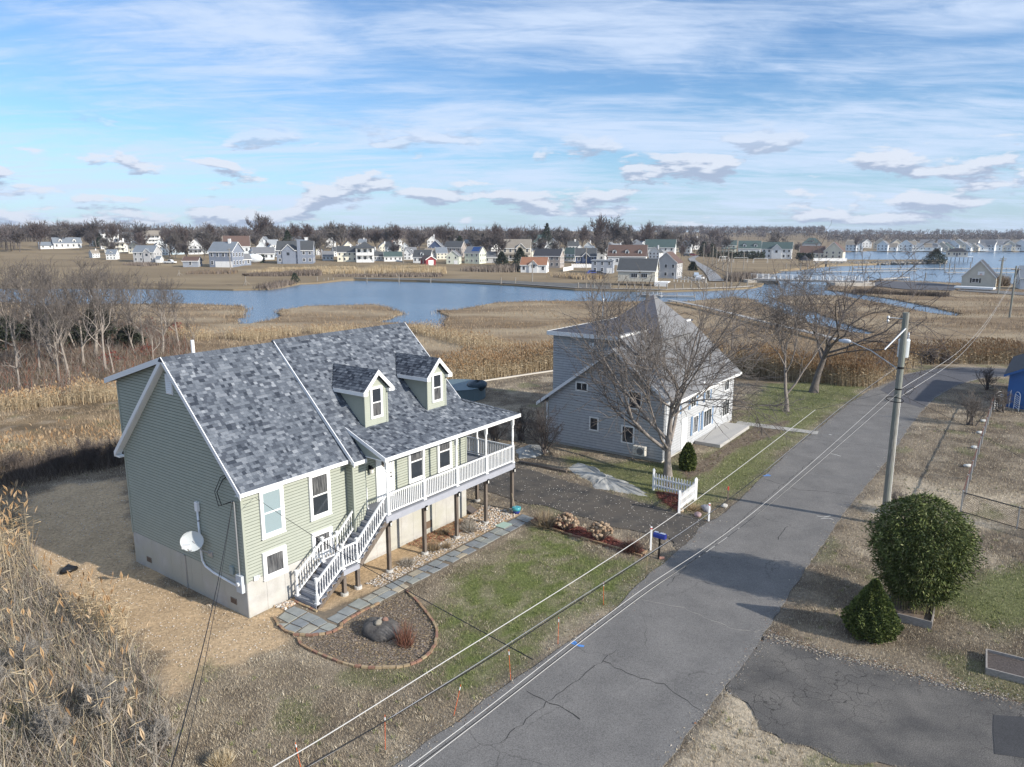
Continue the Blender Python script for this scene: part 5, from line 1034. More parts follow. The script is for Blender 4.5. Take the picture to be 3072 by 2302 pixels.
part('wire_net', mesh_net(fc, fe, 1.0, .22, .003), m_net, t)
t = thing('chain_link_fence', 'chain link fence with a dark top rail crossing the yard behind the bamboo', 'fence', (0, 0, 0)); d = ff - fc
for i in range(1, 4): q = fc + d * (i / 3); part('fence_post', MB().tube([(q.x, q.y, -.1), (q.x, q.y, 1.15)], .035, 8), m_galv, t)
part('rail', MB().tube([fc + Vector((0, 0, 1.1)), ff + Vector((0, 0, 1.1))], .03, 6).tube([fc + Vector((0, 0, .04)), ff + Vector((0, 0, .04))], .025, 6), M('dark_rail', (.05, .05, .05)), t); part('wire_net', mesh_net(fc, ff, 1.05, .11, .006), M('rusty_wire', (.20, .14, .10)), t)
for i, px in enumerate(((1785, 1395), (1840, 1255), (1878, 1142), (1900, 1052))):
    p = PX(*Z6(*px)); tag(part('stone', MB().blob((p.x, p.y, .05), .30, .20, .12, 70 + i, .2, 10, 7), M('white_stone', (.62, .62, .58), (.5, .5, .47), s=8), None, True), 'white painted stone set along the rusty fence', 'stone', 'white stones along the rusty fence')
# blue house at the right edge, white trellis ornaments
bp_ = PX(3016, 1222); t = thing('house', 'bright blue house end with a dark roof beyond the side yard', 'house', (bp_.x, bp_.y, 0), rad(-37)); mbl = M('blue_siding', (.05, .14, .36), (.045, .125, .33), s=1)
part('wall', MB().slab([(0, 0, -.3), (8, 0, -.3), (8, 0, 2.9), (4, 0, 4.9), (0, 0, 2.9)], (0, 11, 0)), mbl, t); mrf = M('charcoal_roof', (.05, .05, .055), (.085, .085, .09), s=6)
for sx in (-1, 1): part('roof', MB().slab([(4 + sx * 4.4, -.35, 2.72), (4, -.35, 4.95), (4, 11.3, 4.95), (4 + sx * 4.4, 11.3, 2.72)], (0, 0, .15)), mrf, t)
for sx in (-1, 1): part('rake_board', MB().slab([(4 + sx * 4.4, -.36, 2.86), (4, -.36, 5.08), (4, -.36, 4.88), (4 + sx * 4.4, -.36, 2.66)], (0, -.04, 0)), mbl, t)
for k in range(18): part('siding_board', MB().hexa([(0, -.02, .1 + k * .15), (8, -.02, .1 + k * .15), (8, 0, .1 + k * .15), (0, 0, .1 + k * .15), (0, -.004, .235 + k * .15), (8, -.004, .235 + k * .15), (8, 0, .235 + k * .15), (0, 0, .235 + k * .15)]), mbl, t)
part('window', MB().box(2.5, 3.6, -.06, 0, 1.0, 2.2), m_white, t)
for i, px in enumerate(((2010, 960), (2100, 945), (2150, 965))):
    p = PX(*Z6(*px)); t = thing('trellis', 'white openwork garden trellis in front of the blue house', 'trellis', (p.x, p.y, 0), rad(20 + 30 * i), 'white trellises'); t.scale = (.62, .62, .62); part('frame', MB().bar((-.7, 0, 0), (-.7, 0, 2.0), .07, .07).bar((.7, 0, 0), (.7, 0, 2.0), .07, .07).tube([(.7 * math.cos(a), 0, 2.0 + .5 * math.sin(a)) for a in np.linspace(0, math.pi, 9)], .04, 6), m_vinyl, t)
    for k in range(7): part('slat', MB().bar((-.7, 0, .25 + k * .27), (.7, 0, .45 + k * .27), .05, .05), m_vinyl, t)
# black tarp scrap, manhole-like cable at frame foot
tag(part('tarp_scrap', MB().blob((PX(205, 1715).x, PX(205, 1715).y, .08), .35, .28, .16, 5, .4, 10, 6), m_black, None, True), 'crumpled black tarp scrap on the sand by the reeds', 'tarp')
# ------------------------------------------------------------------ plants
# ---- turf blades, laid over soil by the same fields that colour it
def inside_any(x, y, polys, grow=0.0):
    r = np.zeros(len(x), bool)
    for p in polys: r |= sdist(x, y, p) > -grow
    return r
def img_points(n, x0, x1, y0, y1, z, seed):
    """points spread so that near ground gets more of them than far ground"""
    g = np.random.default_rng(seed); px = g.uniform(x0, x1, n); py = g.uniform(y0, y1, n); xx = (px - 1536) / FPX; yy = (1151 - py) / FPX
    dy = CP + yy * SP; dzv = -SP + yy * CP; t = (z - CAMH) / dzv; return xx * t, dy * t, g
def blades(x, y, z, h, w, g, lean=.6):
    n = len(x); a = g.uniform(0, 6.283, n); b = g.uniform(0, 6.283, n); l = h * g.uniform(.1, lean, n)
    return np.stack([np.stack([x - w * np.cos(a), y - w * np.sin(a), z], -1), np.stack([x + w * np.cos(a), y + w * np.sin(a), z], -1), np.stack([x + l * np.cos(b), y + l * np.sin(b), z + h], -1)], 1)
m_gr = [M('blade_%d' % i, c, rough=.85, spec=.15) for i, c in enumerate(((.47, .40, .285), (.335, .275, .20), (.21, .168, .122), (.215, .24, .09), (.115, .14, .052), (.60, .53, .41), (.33, .33, .165)))]
FP_MAIN = [tuple(HP(-.1, -.1)[:2]), tuple(HP(13.3, -.1)[:2]), tuple(HP(13.3, 8.7)[:2]), tuple(HP(-.1, 8.7)[:2])]; FP_GREY = [tuple(GP(-.1, -.1)[:2]), tuple(GP(13.6, -.1)[:2]), tuple(GP(13.6, 9.5)[:2]), tuple(GP(-.1, 9.5)[:2])]
PATHP = [tuple(HP(*q)[:2]) for q in ((.1, -1.4), (.6, -.8), (1.7, -.55), (2.0, -2.0), (3.2, -2.3), (15.0, -2.3), (15.0, -3.35), (3.5, -3.35), (1.5, -3.45), (.4, -2.95))]
def lawn():
    x, y, g = img_points(620000, -250, 3350, 1110, 2420, 0.0, 11); road2 = [(p.x, p.y) for p in road_poly]
    yd = sdist(x, y, YARD); ok = (yd > -.5) & ~inside_any(x, y, [road2, DRIVE_R], -.0) & ~inside_any(x, y, [FP_MAIN, FP_GREY, PATHP, REDM, REDM2, UNDER]); ok &= ~(inside_any(x, y, [DRIVE]) & (g.random(len(x)) > .015))
    x, y = x[ok], y[ok]; f = ground_fields(x, y); keep = g.random(len(x)) > np.maximum(.93 * f['dirt'], .85 * f['bed']); keep &= g.random(len(x)) > .6 * f['grav']
    x, y = x[keep], y[keep]; f = {k: v[keep] for k, v in f.items()}; n = len(x); d = np.hypot(x, y); sc = np.clip(d / 28, .8, 2.6)
    h = g.uniform(.035, .085, n) * (.75 + .25 * sc); w = .0075 * sc * g.uniform(.6, 1.4, n); nz = fbm(x, y, 1.1, 30); r = g.random(n) + (nz - .5) * .9
    mi = np.where(r < .30, 1, np.where(r < .62, 0, np.where(r < .85, 2, 5))); gg = g.random(n)
    mi = np.where(gg < f['green'] * .95, np.where(gg < f['green'] * .35, 4, np.where(gg < f['green'] * .65, 3, 6)), mi); mi = np.where((g.random(n) < f['pale'] * .8) & (mi < 3), 5, mi)
    tag(arr_mesh('lawn_grass', blades(x, y, np.full(n, -.03), h + .02, w, g), m_gr, mi, None, 'stuff'), 'short winter lawn grass, tan and green, round the houses', 'grass')
lawn()
def tufts():
    """taller clumps that break up the mown grass"""
    x, y, g = img_points(5200, -250, 3300, 1180, 2400, 0.0, 15); ok = (sdist(x, y, YARD) > 0) & ~inside_any(x, y, [[(p.x, p.y) for p in road_poly], DRIVE_R, DRIVE, FP_MAIN, FP_GREY, PATHP, UNDER, REDM, BED], .1); x, y = x[ok], y[ok]; f = ground_fields(x, y); k = f['dirt'] < .5; x, y = x[k], y[k]; gr = f['green'][k]
    n = len(x); m = 13; X = np.repeat(x, m) + g.normal(0, .05, n * m); Y = np.repeat(y, m) + g.normal(0, .05, n * m); G = np.repeat(g.random(n) < np.maximum(.12, gr), m); mi = np.where(G, g.choice((3, 4, 6), n * m), g.choice((0, 1, 5, 2), n * m))
    tag(arr_mesh('grass_tufts', blades(X, Y, np.full(n * m, -.03), g.uniform(.06, .15, n * m), .011 * g.uniform(.6, 1.4, n * m), g, 1.1), m_gr, mi, None, 'stuff'), 'scattered taller grass clumps and dead leaves on the lawns', 'grass')
tufts()
def verge():
    """grit and fallen leaves along both road edges"""
    g = np.random.default_rng(19); C = []
    for l, sgn in ((ROAD_L[1:24], -1), (ROAD_R[2:-1], -1), ([(2290, 1905), (2428, 1944), (2575, 1985), (2744, 2026), (2962, 2080), (3120, 2130)], 1)):
        P = np.array([tuple(PX(a, b)[:2]) for a, b in l]); sg = np.diff(P, axis=0); L_ = np.hypot(sg[:, 0], sg[:, 1]); i = g.choice(len(L_), 4200, p=L_ / L_.sum()); q = P[i] + sg[i] * g.random(4200)[:, None]; nr = np.stack([-sg[i, 1], sg[i, 0]], 1) / L_[i][:, None]; C.append(q + nr * g.normal(.05, .22, 4200)[:, None])
    c = np.concatenate(C); n = len(c); V = g.normal(0, 1, (n, 3, 3)) * np.array([.022, .022, .008]) + np.concatenate([c, np.full((n, 1), .03)], 1)[:, None]; V[..., 2] = np.maximum(V[..., 2], .02)
    tag(arr_mesh('verge_litter', V, [m_gr[2], m_gr[1], m_gr[0], M('dead_leaf', (.20, .10, .055)), m_st[3], m_st[0]], g.integers(0, 6, n), None, 'stuff'), 'grit and dead leaves along the road edges', 'litter')
verge()
m_ms = [M('marsh_blade_%d' % i, c, rough=.9, spec=.08) for i, c in enumerate(((.335, .255, .17), (.25, .185, .12), (.165, .122, .083), (.43, .355, .25), (.29, .20, .112)))]
WOODP = [PX(a, b, -.5) for a, b in ((-700, 975), (250, 950), (560, 1005), (600, 1090), (420, 1155), (180, 1195), (-700, 1235))]
def meadow():
    poly = [(p.x, p.y) for p in MARSH_POLY]; x, y, g = img_points(330000, -300, 3400, 872, 1480, MARSH, 12); ydist = sdist(x, y, YARD)
    ok = (ydist < -2.0) & ~(sdist(x, y, WOODP) > 0) & (((y < 90) & (y > 20)) | (sdist(x, y, poly[::2]) > .3)); x, y = x[ok], y[ok]; n = len(x); d = np.hypot(x, y); s = d / 70
    f1 = fbm(x * .35, y, .16, 50); f2 = fbm(x, y, .5, 51); r = g.random(n) * .42 + f1 * 1.5 - .48 + (f2 - .5) * .8
    mi = np.where(r < .12, 2, np.where(r < .30, 1, np.where(r < .50, 0, np.where(r < .66, 3, 0)))); mi = np.where((fbm(x * .3, y, .12, 52) > .60) & (g.random(n) < .6), 4, mi)
    h = g.uniform(.12, .36, n) * (.5 + 1.3 * smooth(fbm(x * .6, y, .3, 53), .35, .65)) ; w = .014 * np.clip(s, .7, 4) * g.uniform(.6, 1.6, n)
    tag(arr_mesh('marsh_grass', blades(x, y, np.full(n, MARSH - .06), h, w, g, .9), m_ms, mi, None, 'stuff'), 'matted tan and brown salt marsh grass', 'grass')
meadow()
def bank_fringe():
    """darker wet edge and taller grass along the creeks"""
    g = np.random.default_rng(14); P = np.array([(p.x, p.y) for p in bank if p.y < 300]); sg = np.diff(P, axis=0); L_ = np.hypot(sg[:, 0], sg[:, 1]); w = L_ * (L_ < 12); n = 26000; i = g.choice(len(L_), n, p=w / w.sum()); q = P[i] + sg[i] * g.random(n)[:, None]; nr = np.stack([sg[i, 1], -sg[i, 0]], 1) / (L_[i][:, None] + 1e-6); q = q + nr * (g.normal(.5, .9, n))[:, None]; keep = fbm(q[:, 0], q[:, 1], .35, 5) > .42; q = q[keep]; n = len(q); d = np.hypot(q[:, 0], q[:, 1])
    tag(arr_mesh('bank_grass', blades(q[:, 0], q[:, 1], np.full(n, SEA), g.uniform(.3, .85, n), .016 * np.clip(d / 70, .7, 3) * g.uniform(.6, 1.5, n), g, .8), m_ms + [M('wet_mud_stem', (.075, .058, .042))], g.choice(6, n, p=(.2, .2, .2, .1, .1, .2)), None, 'stuff'), 'ragged taller grass along the creek banks', 'grass')
bank_fringe()
# ---- reeds: stalk, two leaves and a plume each
m_rd = [M('reed_%d' % i, c, rough=.85, spec=.15) for i, c in enumerate(((.44, .345, .22), (.33, .25, .15), (.52, .44, .31), (.235, .172, .105)))]
m_plume = [M('plume_%d' % i, c, rough=.95, spec=.05) for i, c in enumerate(((.40, .275, .155), (.47, .36, .24), (.31, .20, .11)))]
def reeds(name, x, y, z, hmin, hmax, seed, lb, ws=1.0, plume=.6, lean=.16, leaves=2, pl=.30):
    g = np.random.default_rng(seed); n = len(x); h = g.uniform(hmin, hmax, n) * (.58 + .75 * fbm(x, y, .22, seed)); a = g.normal(2.4, .9, n); l = h * np.abs(g.normal(0, lean, n)); tx, ty, tz = x + l * np.cos(a), y + l * np.sin(a), z + h
    wa = g.uniform(0, 6.283, n); w = .010 * ws * g.uniform(.7, 1.4, n); cw, sw = np.cos(wa) * w, np.sin(wa) * w
    st = lambda *q: np.stack(q, -1)
    T = [np.stack([st(x - cw, y - sw, z), st(x + cw, y + sw, z), st(tx, ty, tz)], 1)]; MI = [g.integers(0, 4, n)]
    for k in range(leaves):
        t = g.uniform(.25, .85, n); bx, by, bz = x + (tx - x) * t, y + (ty - y) * t, z + h * t; b = g.uniform(0, 6.283, n); ll = g.uniform(.25, .5, n) * np.clip(h / 2.2, .4, 1.3); e = .9 * w
        T.append(np.stack([st(bx, by, bz - e * 1.6), st(bx, by, bz + e * 1.6), st(bx + ll * np.cos(b), by + ll * np.sin(b), bz + ll * g.uniform(-.2, .7, n))], 1)); MI.append(g.integers(0, 4, n))
    m = g.random(n) < plume; k = m.sum(); b = a[m] + g.normal(0, .5, k); pw = .045 * ws ** .5 * g.uniform(.7, 1.4, k); L_ = pl * g.uniform(.7, 1.3, k)
    px_, py_, pz_ = tx[m], ty[m], tz[m]
    for o in (0, 1.57):
        c, s = np.cos(b + 1.57 + o) * pw, np.sin(b + 1.57 + o) * pw; dx, dy = np.cos(b) * L_ * .45, np.sin(b) * L_ * .45
        T.append(np.stack([st(px_, py_, pz_ - L_ * .35), st(px_ + c + dx * .4, py_ + s + dy * .4, pz_ + L_ * .15), st(px_ + dx, py_ + dy, pz_ + L_ * .6)], 1)); T.append(np.stack([st(px_, py_, pz_ - L_ * .35), st(px_ - c + dx * .4, py_ - s + dy * .4, pz_ + L_ * .15), st(px_ + dx, py_ + dy, pz_ + L_ * .6)], 1))
        MI += [4 + g.integers(0, 3, k)] * 2
    return tag(arr_mesh(name, np.concatenate(T), m_rd + m_plume, np.concatenate(MI), None, 'stuff'), lb, 'reeds')
def along(pts, n, depth, seed, jit=.6):
    """points in a belt behind a base line (world points)"""
    g = np.random.default_rng(seed); P = np.array([(p[0], p[1]) for p in pts]); sg = np.diff(P, axis=0); L_ = np.hypot(sg[:, 0], sg[:, 1]); i = g.choice(len(L_), n, p=L_ / L_.sum()); t = g.random(n); q = P[i] + sg[i] * t[:, None]
    nr = np.stack([-sg[i, 1], sg[i, 0]], 1) / L_[i][:, None]; q = q + nr * (depth * g.random(n) ** 1.1)[:, None] + g.normal(0, jit, (n, 2)) * .5; return q[:, 0], q[:, 1]
def line(px): return [PX(a, b, -.2) for a, b in px]
x, y = along(line([(1330, 1168), (1470, 1140), (1690, 1106), (1900, 1090), (2180, 1098), (2290, 1120)]), 13000, 6, 21); reeds('reeds', x, y, np.full(len(x), -.4), 1.5, 2.7, 22, 'belt of tall tan reeds behind the two houses', 1.5, .55)
x, y = along(line([(2240, 1120), (2400, 1150), (2535, 1165), (2615, 1168), (2690, 1132), (2740, 1105)]), 12000, 5, 23); reeds('reeds', x, y, np.full(len(x), -.3), 1.5, 2.6, 24, 'belt of tall golden reeds beside the road bend', 1.4, .6)
x, y = along(line([(2735, 1100), (2860, 1096), (3012, 1098), (3350, 1104)]), 9000, 6, 25); reeds('reeds', x, y, np.full(len(x), -.4), 1.4, 2.5, 26, 'belt of tan reeds across the road bend', 1.6, .5)
x, y = along(line([(-350, 1250), (-100, 1235), (60, 1225), (200, 1205), (345, 1195)]), 3600, 4, 27); reeds('reeds', x, y, np.full(len(x), -.5), 1.0, 1.9, 28, 'pale cattail reeds at the foot of the bare wood', 1.3, .12)
x, y = along(line([(-300, 1440), (0, 1425), (150, 1405), (390, 1375)]), 420, 4, 29); reeds('reeds', x, y, np.full(len(x), -.3), 1.2, 2.4, 30, 'thin reeds with feathery plumes left of the green house', 1.1, .7)
x, y = along(line([(900, 990), (1000, 1010), (1120, 1040)]), 2500, 8, 31); reeds('reeds', x, y, np.full(len(x), -.5), .7, 1.3, 32, 'tall tufts of marsh grass beside the creek mouth', 1.8, .1)
x, y = along(line([(560, 1020), (660, 1010), (760, 1020)]), 2600, 10, 33); reeds('reeds', x, y, np.full(len(x), -.5), .8, 1.5, 34, 'golden tufts of tall grass beyond the green house roof', 1.8, .1)
x, y = along(line([(1180, 985), (1260, 1000), (1330, 1020), (1450, 1050)]), 3000, 6, 35); reeds('reeds', x, y, np.full(len(x), -.5), .7, 1.4, 36, 'tan tufts along the narrow creek end', 1.8, .1)
x, y = along(line([(700, 878), (1000, 884)]), 10, 2, 37)
# foreground reed bed at the lower left
g = np.random.default_rng(41)
def patch(poly, n, seed):
    gg = np.random.default_rng(seed); P = np.array([(p.x, p.y) for p in poly]); c = gg.uniform(P.min(0), P.max(0), (n * 5, 2)); return c[sdist(c[:, 0], c[:, 1], poly) > 0][:n]
FORE = pxpoly([(-500, 1600), (60, 1560), (120, 1700), (260, 1860), (400, 1960), (500, 2090), (530, 2240), (480, 2420), (-300, 2500), (-700, 2300)])
c = patch(FORE, 300, 42); reeds('reeds', c[:, 0], c[:, 1], np.full(len(c), 0.0), 1.2, 2.5, 43, 'foreground reeds with golden plumes at the edge of the sandy yard', 1.0, .75, .30, 3, .32)
c = patch(pxpoly([(-300, 1560), (40, 1545), (110, 1650), (60, 1800), (-300, 1900)]), 420, 44); reeds('reeds', c[:, 0], c[:, 1], np.full(len(c), 0.0), 1.8, 3.0, 45, 'dense stand of tall plumed reeds beyond the foreground thicket', 1.0, .85, .2, 3, .36)
c = patch(pxpoly([(260, 1800), (370, 1880), (420, 1960), (340, 1960), (230, 1880)]), 130, 46); reeds('reeds', c[:, 0], c[:, 1], np.full(len(c), 0.0), .9, 1.9, 47, 'loose pale reed clump leaning over the sand', 1.1, .3, .45, 3, .28)
c = patch(FORE, 26000, 48); n = len(c); V = blades(c[:, 0], c[:, 1], np.full(n, -.02), g.uniform(.25, .95, n), .011 * g.uniform(.5, 1.5, n), g, 1.0); tag(arr_mesh('thicket', V, [m_twig[0], m_twig[2], m_twig[3], m_twig[3], m_straw[0], M('grey_stem', (.36, .33, .285)), M('sage_twig', (.25, .245, .185))], g.integers(0, 7, n), None, 'stuff'), 'tangled grey-brown thicket of dead stems in the foreground', 'thicket')
# ---- bare trees
def idx_mesh(name, V, F, mats, parent, mi=None):
    me = bpy.data.meshes.new(name); me.vertices.add(len(V)); me.vertices.foreach_set('co', np.ascontiguousarray(V, np.float32).ravel()); me.loops.add(F.size); me.loops.foreach_set('vertex_index', np.ascontiguousarray(F, np.int32).ravel()); me.polygons.add(len(F)); me.polygons.foreach_set('loop_start', np.arange(0, F.size, F.shape[1], dtype=np.int32)); me.polygons.foreach_set('use_smooth', np.ones(len(F), bool))
    for m in (mats if isinstance(mats, (list, tuple)) else [mats]): me.materials.append(m)
    me.update(calc_edges=True); return link(name, me, parent)
def tubes(P, R, n):
    B, K = P.shape[:2]; d = P[:, -1] - P[:, 0]; d /= np.linalg.norm(d, axis=1, keepdims=True) + 1e-9; ref = np.where(np.abs(d[:, 2:3]) < .8, np.array([[0, 0, 1.]]), np.array([[1., 0, 0]])); a = np.cross(d, ref); a /= np.linalg.norm(a, axis=1, keepdims=True) + 1e-9; b = np.cross(d, a)
    th = np.arange(n) * 2 * np.pi / n; ring = a[:, None, None] * np.cos(th)[None, None, :, None] + b[:, None, None] * np.sin(th)[None, None, :, None]; V = (P[:, :, None] + ring * R[:, :, None, None]).reshape(-1, 3)
    i = np.arange(B)[:, None, None] * K * n; k = np.arange(K - 1)[None, :, None] * n; j = np.arange(n)[None, None, :]; j2 = (j + 1) % n
    return V, np.stack([i + k + j, i + k + j2, i + k + n + j2, i + k + n + j], -1).reshape(-1, 4)
def make_tree(seed, H, R0, nch=(7, 6, 5, 5), trunk=.55, spread=(.75, .8, .85, .9), lf=(.75, .62, .6, .55), trop=.10, wig=.16, lean=(0, 0), tmin=.35, stems_=1, minr=.006):
    """returns (trunk tubes, crown tubes); grown level by level"""
    g = np.random.default_rng(seed); nrm = lambda v: v / (np.linalg.norm(v, axis=-1, keepdims=True) + 1e-9); K = 6
    o = np.zeros((stems_, 3)); o[:, :2] += g.normal(0, .12 * (stems_ > 1), (stems_, 2)); d = nrm(np.array([[lean[0], lean[1], 1.0]]) + g.normal(0, .05 if stems_ == 1 else .32, (stems_, 3))); Ls = np.full(stems_, H * trunk) * g.uniform(.8, 1.1, stems_); r = np.full(stems_, R0) * g.uniform(.7, 1, stems_); lev = []
    for l in range(len(nch) + 1):
        B = len(o); P = np.zeros((B, K, 3)); P[:, 0] = o; dd = d.copy(); D = np.zeros((B, K, 3)); D[:, 0] = dd
        for k in range(1, K): dd = nrm(dd + g.normal(0, wig * (.4 if l == 0 else 1 + .35 * l), (B, 3)) + np.array([0, 0, trop])); P[:, k] = P[:, k - 1] + dd * (Ls / (K - 1))[:, None]; D[:, k] = dd
        tt = np.linspace(0, 1, K); end = .45 if l == 0 else .30; R = np.maximum(r[:, None] * (1 - (1 - end) * tt), minr * (.5 if l == len(nch) else 1))
        if l == 0: R[:, 0] *= 1.35
        lev.append((P, R))
        if l == len(nch): break
        c = nch[l]; t = np.concatenate([g.uniform(tmin if l == 0 else .2, .98, (B, c - 1)), np.full((B, 1), .999)], 1); i0 = np.minimum((t * (K - 1)).astype(int), K - 2); fr = t * (K - 1) - i0; bi = np.arange(B)[:, None]
        pos = P[bi, i0] * (1 - fr[..., None]) + P[bi, i0 + 1] * fr[..., None]; pd = D[bi, np.minimum(i0 + 1, K - 1)]; rv = g.normal(0, 1, (B, c, 3)); rv -= (rv * pd).sum(-1, keepdims=True) * pd; rv = nrm(rv); s = spread[l] * g.uniform(.5, 1.25, (B, c, 1)); s[:, -1] *= .4
        nd = nrm(pd + rv * s); rr = R[bi, i0] * (1 - fr) + R[bi, i0 + 1] * fr; nL = Ls[:, None] * lf[l] * g.uniform(.6, 1.15, (B, c)) * (1.15 - .45 * t); o, d, Ls, r = pos.reshape(-1, 3), nd.reshape(-1, 3), nL.ravel(), (rr * g.uniform(.45, .75, (B, c))).ravel()
    top = max(float(P[..., 2].max()) for P, R in lev); k = H / top
    return [(P * k, R * k ** .5) for P, R in lev]
def tree_object(name, lev, mats, lb, cat='tree', loc=(0, 0, 0), rz=0, group=None, sides=(9, 6, 4, 3, 3, 3), split=2):
    t = thing(name, lb, cat, loc, rz, group)
    for nm, ls, m in (('trunk', range(0, split), mats[0]), ('crown', range(split, len(lev)), mats[1])):
        Vs, Fs, o = [], [], 0
        for l in ls:
            ix = [0, 1, 2, 3, 4, 5] if l < 2 else [0, 2, 3, 5] if l == 2 else [0, 3, 5]; V, F = tubes(lev[l][0][:, ix], lev[l][1][:, ix], sides[l]); Vs.append(V); Fs.append(F + o); o += len(V)
        if Vs: idx_mesh(nm, np.concatenate(Vs), np.concatenate(Fs), m, t)
    return t
m_bark = M('grey_bark', (.30, .265, .235), (.18, .155, .135), s=6, rough=.95, bump=.6, bs=14, stretch=(2, 2, .5)); m_bark2 = M('pale_bark', (.36, .315, .27), (.20, .172, .148), s=5, rough=.95, bump=.5, bs=14, stretch=(2, 2, .5)); m_bark3 = M('dark_bark', (.105, .09, .08), (.17, .15, .135), s=6, rough=.95, bump=.8, bs=12, stretch=(2, 2, .5))
m_tw1 = M('grey_twigs', (.155, .135, .12)); m_tw2 = M('pale_twigs', (.135, .117, .104)); m_tw3 = M('brown_twigs', (.12, .10, .09))
tree_object('maple_tree', make_tree(5, 11.2, .205, (11, 8, 7, 6), .36, (1.35, .8, .85, .9), (1.65, .72, .66, .62), .05, .12, tmin=.32, minr=.012), (m_bark, m_tw1), 'large bare tree with spreading grey limbs in front of the grey house', loc=(9.62, 43.2, -.05)).scale = (1.36, 1.36, 1.28)
tree_object('bare_tree', make_tree(9, 9.8, .15, (9, 7, 6, 6), .46, (.7, .75, .85, .9), (1.15, .72, .66, .6), .08, .12, tmin=.22, minr=.013), (m_bark, m_tw1), 'slender bare tree on the lawn beside the front walk', loc=(23.1, 60.0, -.05)).scale = (1.35, 1.35, 1.3)
tree_object('old_oak', make_tree(17, 11.0, .27, (9, 7, 6, 5), .36, (1.5, .85, .85, .9), (2.1, .72, .64, .58), .03, .20, lean=(.04, 0), tmin=.5, minr=.014), (m_bark3, m_tw3), 'dark thick-trunked old tree with long twisted limbs at the reeds', loc=(28.5, 67.8, -.1), rz=2.3).scale = (1.65, 1.65, 1.45)
protos = []
for i, (sd_, H_, r_, sp, tr) in enumerate(((31, 11.2, .22, (.7, .7, .8, .9), .12), (32, 11.6, .20, (.6, .7, .8, .9), .14), (33, 11, .26, (.85, .75, .85, .9), .08), (34, 11.4, .18, (.55, .7, .8, .9), .16))):
    protos.append(make_tree(sd_, H_, r_, (7, 5, 4, 3), .62, sp, (.95, .78, .75, .75), tr, .14, lean=(.08 * (i - 1), .03), tmin=.35, minr=.022))
WOOD = [(20, 1070, .9, 0), (98, 1040, 1.05, 1), (160, 1078, 1.08, 2), (177, 1142, .95, 3), (192, 1092, 1.05, 1), (204, 1120, .92, 0), (226, 1045, .9, 3), (286, 1068, 1.05, 2), (318, 1110, 1.05, 0), (404, 1058, .8, 3), (432, 1046, .9, 1), (487, 1060, .75, 2), (536, 1036, .85, 0), (130, 1015, 1.1, 3), (252, 1005, 1.1, 0), (350, 1020, 1.0, 1), (60, 1100, .9, 2), (-60, 1085, 1.0, 3), (-150, 1105, 1.05, 0), (575, 1050, .5, 3), (460, 1090, .55, 1), (10, 1010, 1.05, 1), (70, 1005, 1.1, 2), (180, 1000, 1.05, 1), (300, 990, 1.0, 3), (390, 1000, .95, 2), (120, 1110, .85, 0), (250, 1095, .9, 1), (-110, 1030, 1.1, 2), (500, 1000, .8, 1)]
wlab = ['leaning grey-barked tree of the bare wood', 'straight slim tree of the bare wood', 'thick-limbed pale tree of the bare wood', 'tall thin upright tree of the bare wood']
wroot = []
for i, (a, b, s, k) in enumerate(WOOD):
    p = PX(a, b, -.4)
    if len(wroot) < 4 or k not in [w[0] for w in wroot]:
        o = tree_object('bare_tree', protos[k], (m_bark2, m_tw2), wlab[k], loc=(p.x, p.y, -.5), rz=i * 1.7, group='trees of the bare wood'); o.scale = (s, s, s); wroot.append((k, o))
    else: dup([w[1] for w in wroot if w[0] == k][0], (p.x, p.y, -.5), i * 1.7, s)
dp = make_tree(40, 4.6, .14, (5, 4, 3), .75, (1.0, .9, .9), (.6, .55, .5), .05, .22, tmin=.4, minr=.014); o = tree_object('dead_tree', dp, (m_bark2, m_bark2), 'low dead pale tree with twisted limbs at the cattails', loc=PX(58, 1170, -.4)); o = tree_object('dead_tree', make_tree(41, 4.2, .13, (3, 3), .8, (.9, .9), (.5, .5), .1, .16, tmin=.6, minr=.02), (m_bark2, m_bark2), 'broken pale snag standing before the bare wood', loc=PX(341, 1118, -.4))
def brush(name, px, h, spread_, seed, lb, mats=(m_tw1, m_tw1), n=(5, 5, 5), st_=9, z=-.2, minr=.008, cat='shrub'):
    p = PX(px[0], px[1], z) if not isinstance(px, Vector) else px
    return tree_object(name, make_tree(seed, h, .05, n, .62, (.6, .8, .9), (.6, .6, .55), .06, .16, tmin=.2, stems_=st_, minr=minr), mats, lb, cat, (p.x, p.y, z), 0, None, (5, 4, 3, 3, 3), 1)
brush('bare_shrub', (1635, 1362), 4.2, 1, 51, 'tall bare multi-stemmed shrub between the porch and the grey house', (m_tw3, m_tw3), (7, 6, 6), 9, 0); brush('bare_shrub', (1560, 1320), 2.6, 1, 52, 'lower tangled bare shrub behind the porch corner', (m_tw3, m_tw3), (6, 6, 5), 12, 0)
brush('bare_shrub', (1480, 1330), 2.2, 1, 53, 'dark bare shrub behind the porch railing', (m_tw3, m_tw3), (6, 6, 5), 12, 0)
brush('bare_shrub', (2910, 1275), 3.0, 1, 54, 'grey bare shrub at the end of the rusty fence', (m_tw1, m_tw1), (6, 6, 5), 11, 0); brush('bare_shrub', (3000, 1235), 2.4, 1, 55, 'pale twiggy shrub before the white trellises', (m_tw2, m_tw2), (6, 6, 5), 12, 0); brush('bare_shrub', (3110, 1130), 5.5, 1, 56, 'large bare shrub leaning in beside the blue house roof', (m_tw1, m_tw1), (6, 6, 6), 12, 0); brush('bare_shrub', (2960, 1170), 2.4, 1, 57, 'small dark shrub at the corner of the blue house', (m_tw3, m_tw3), (6, 5, 5), 9, 0)
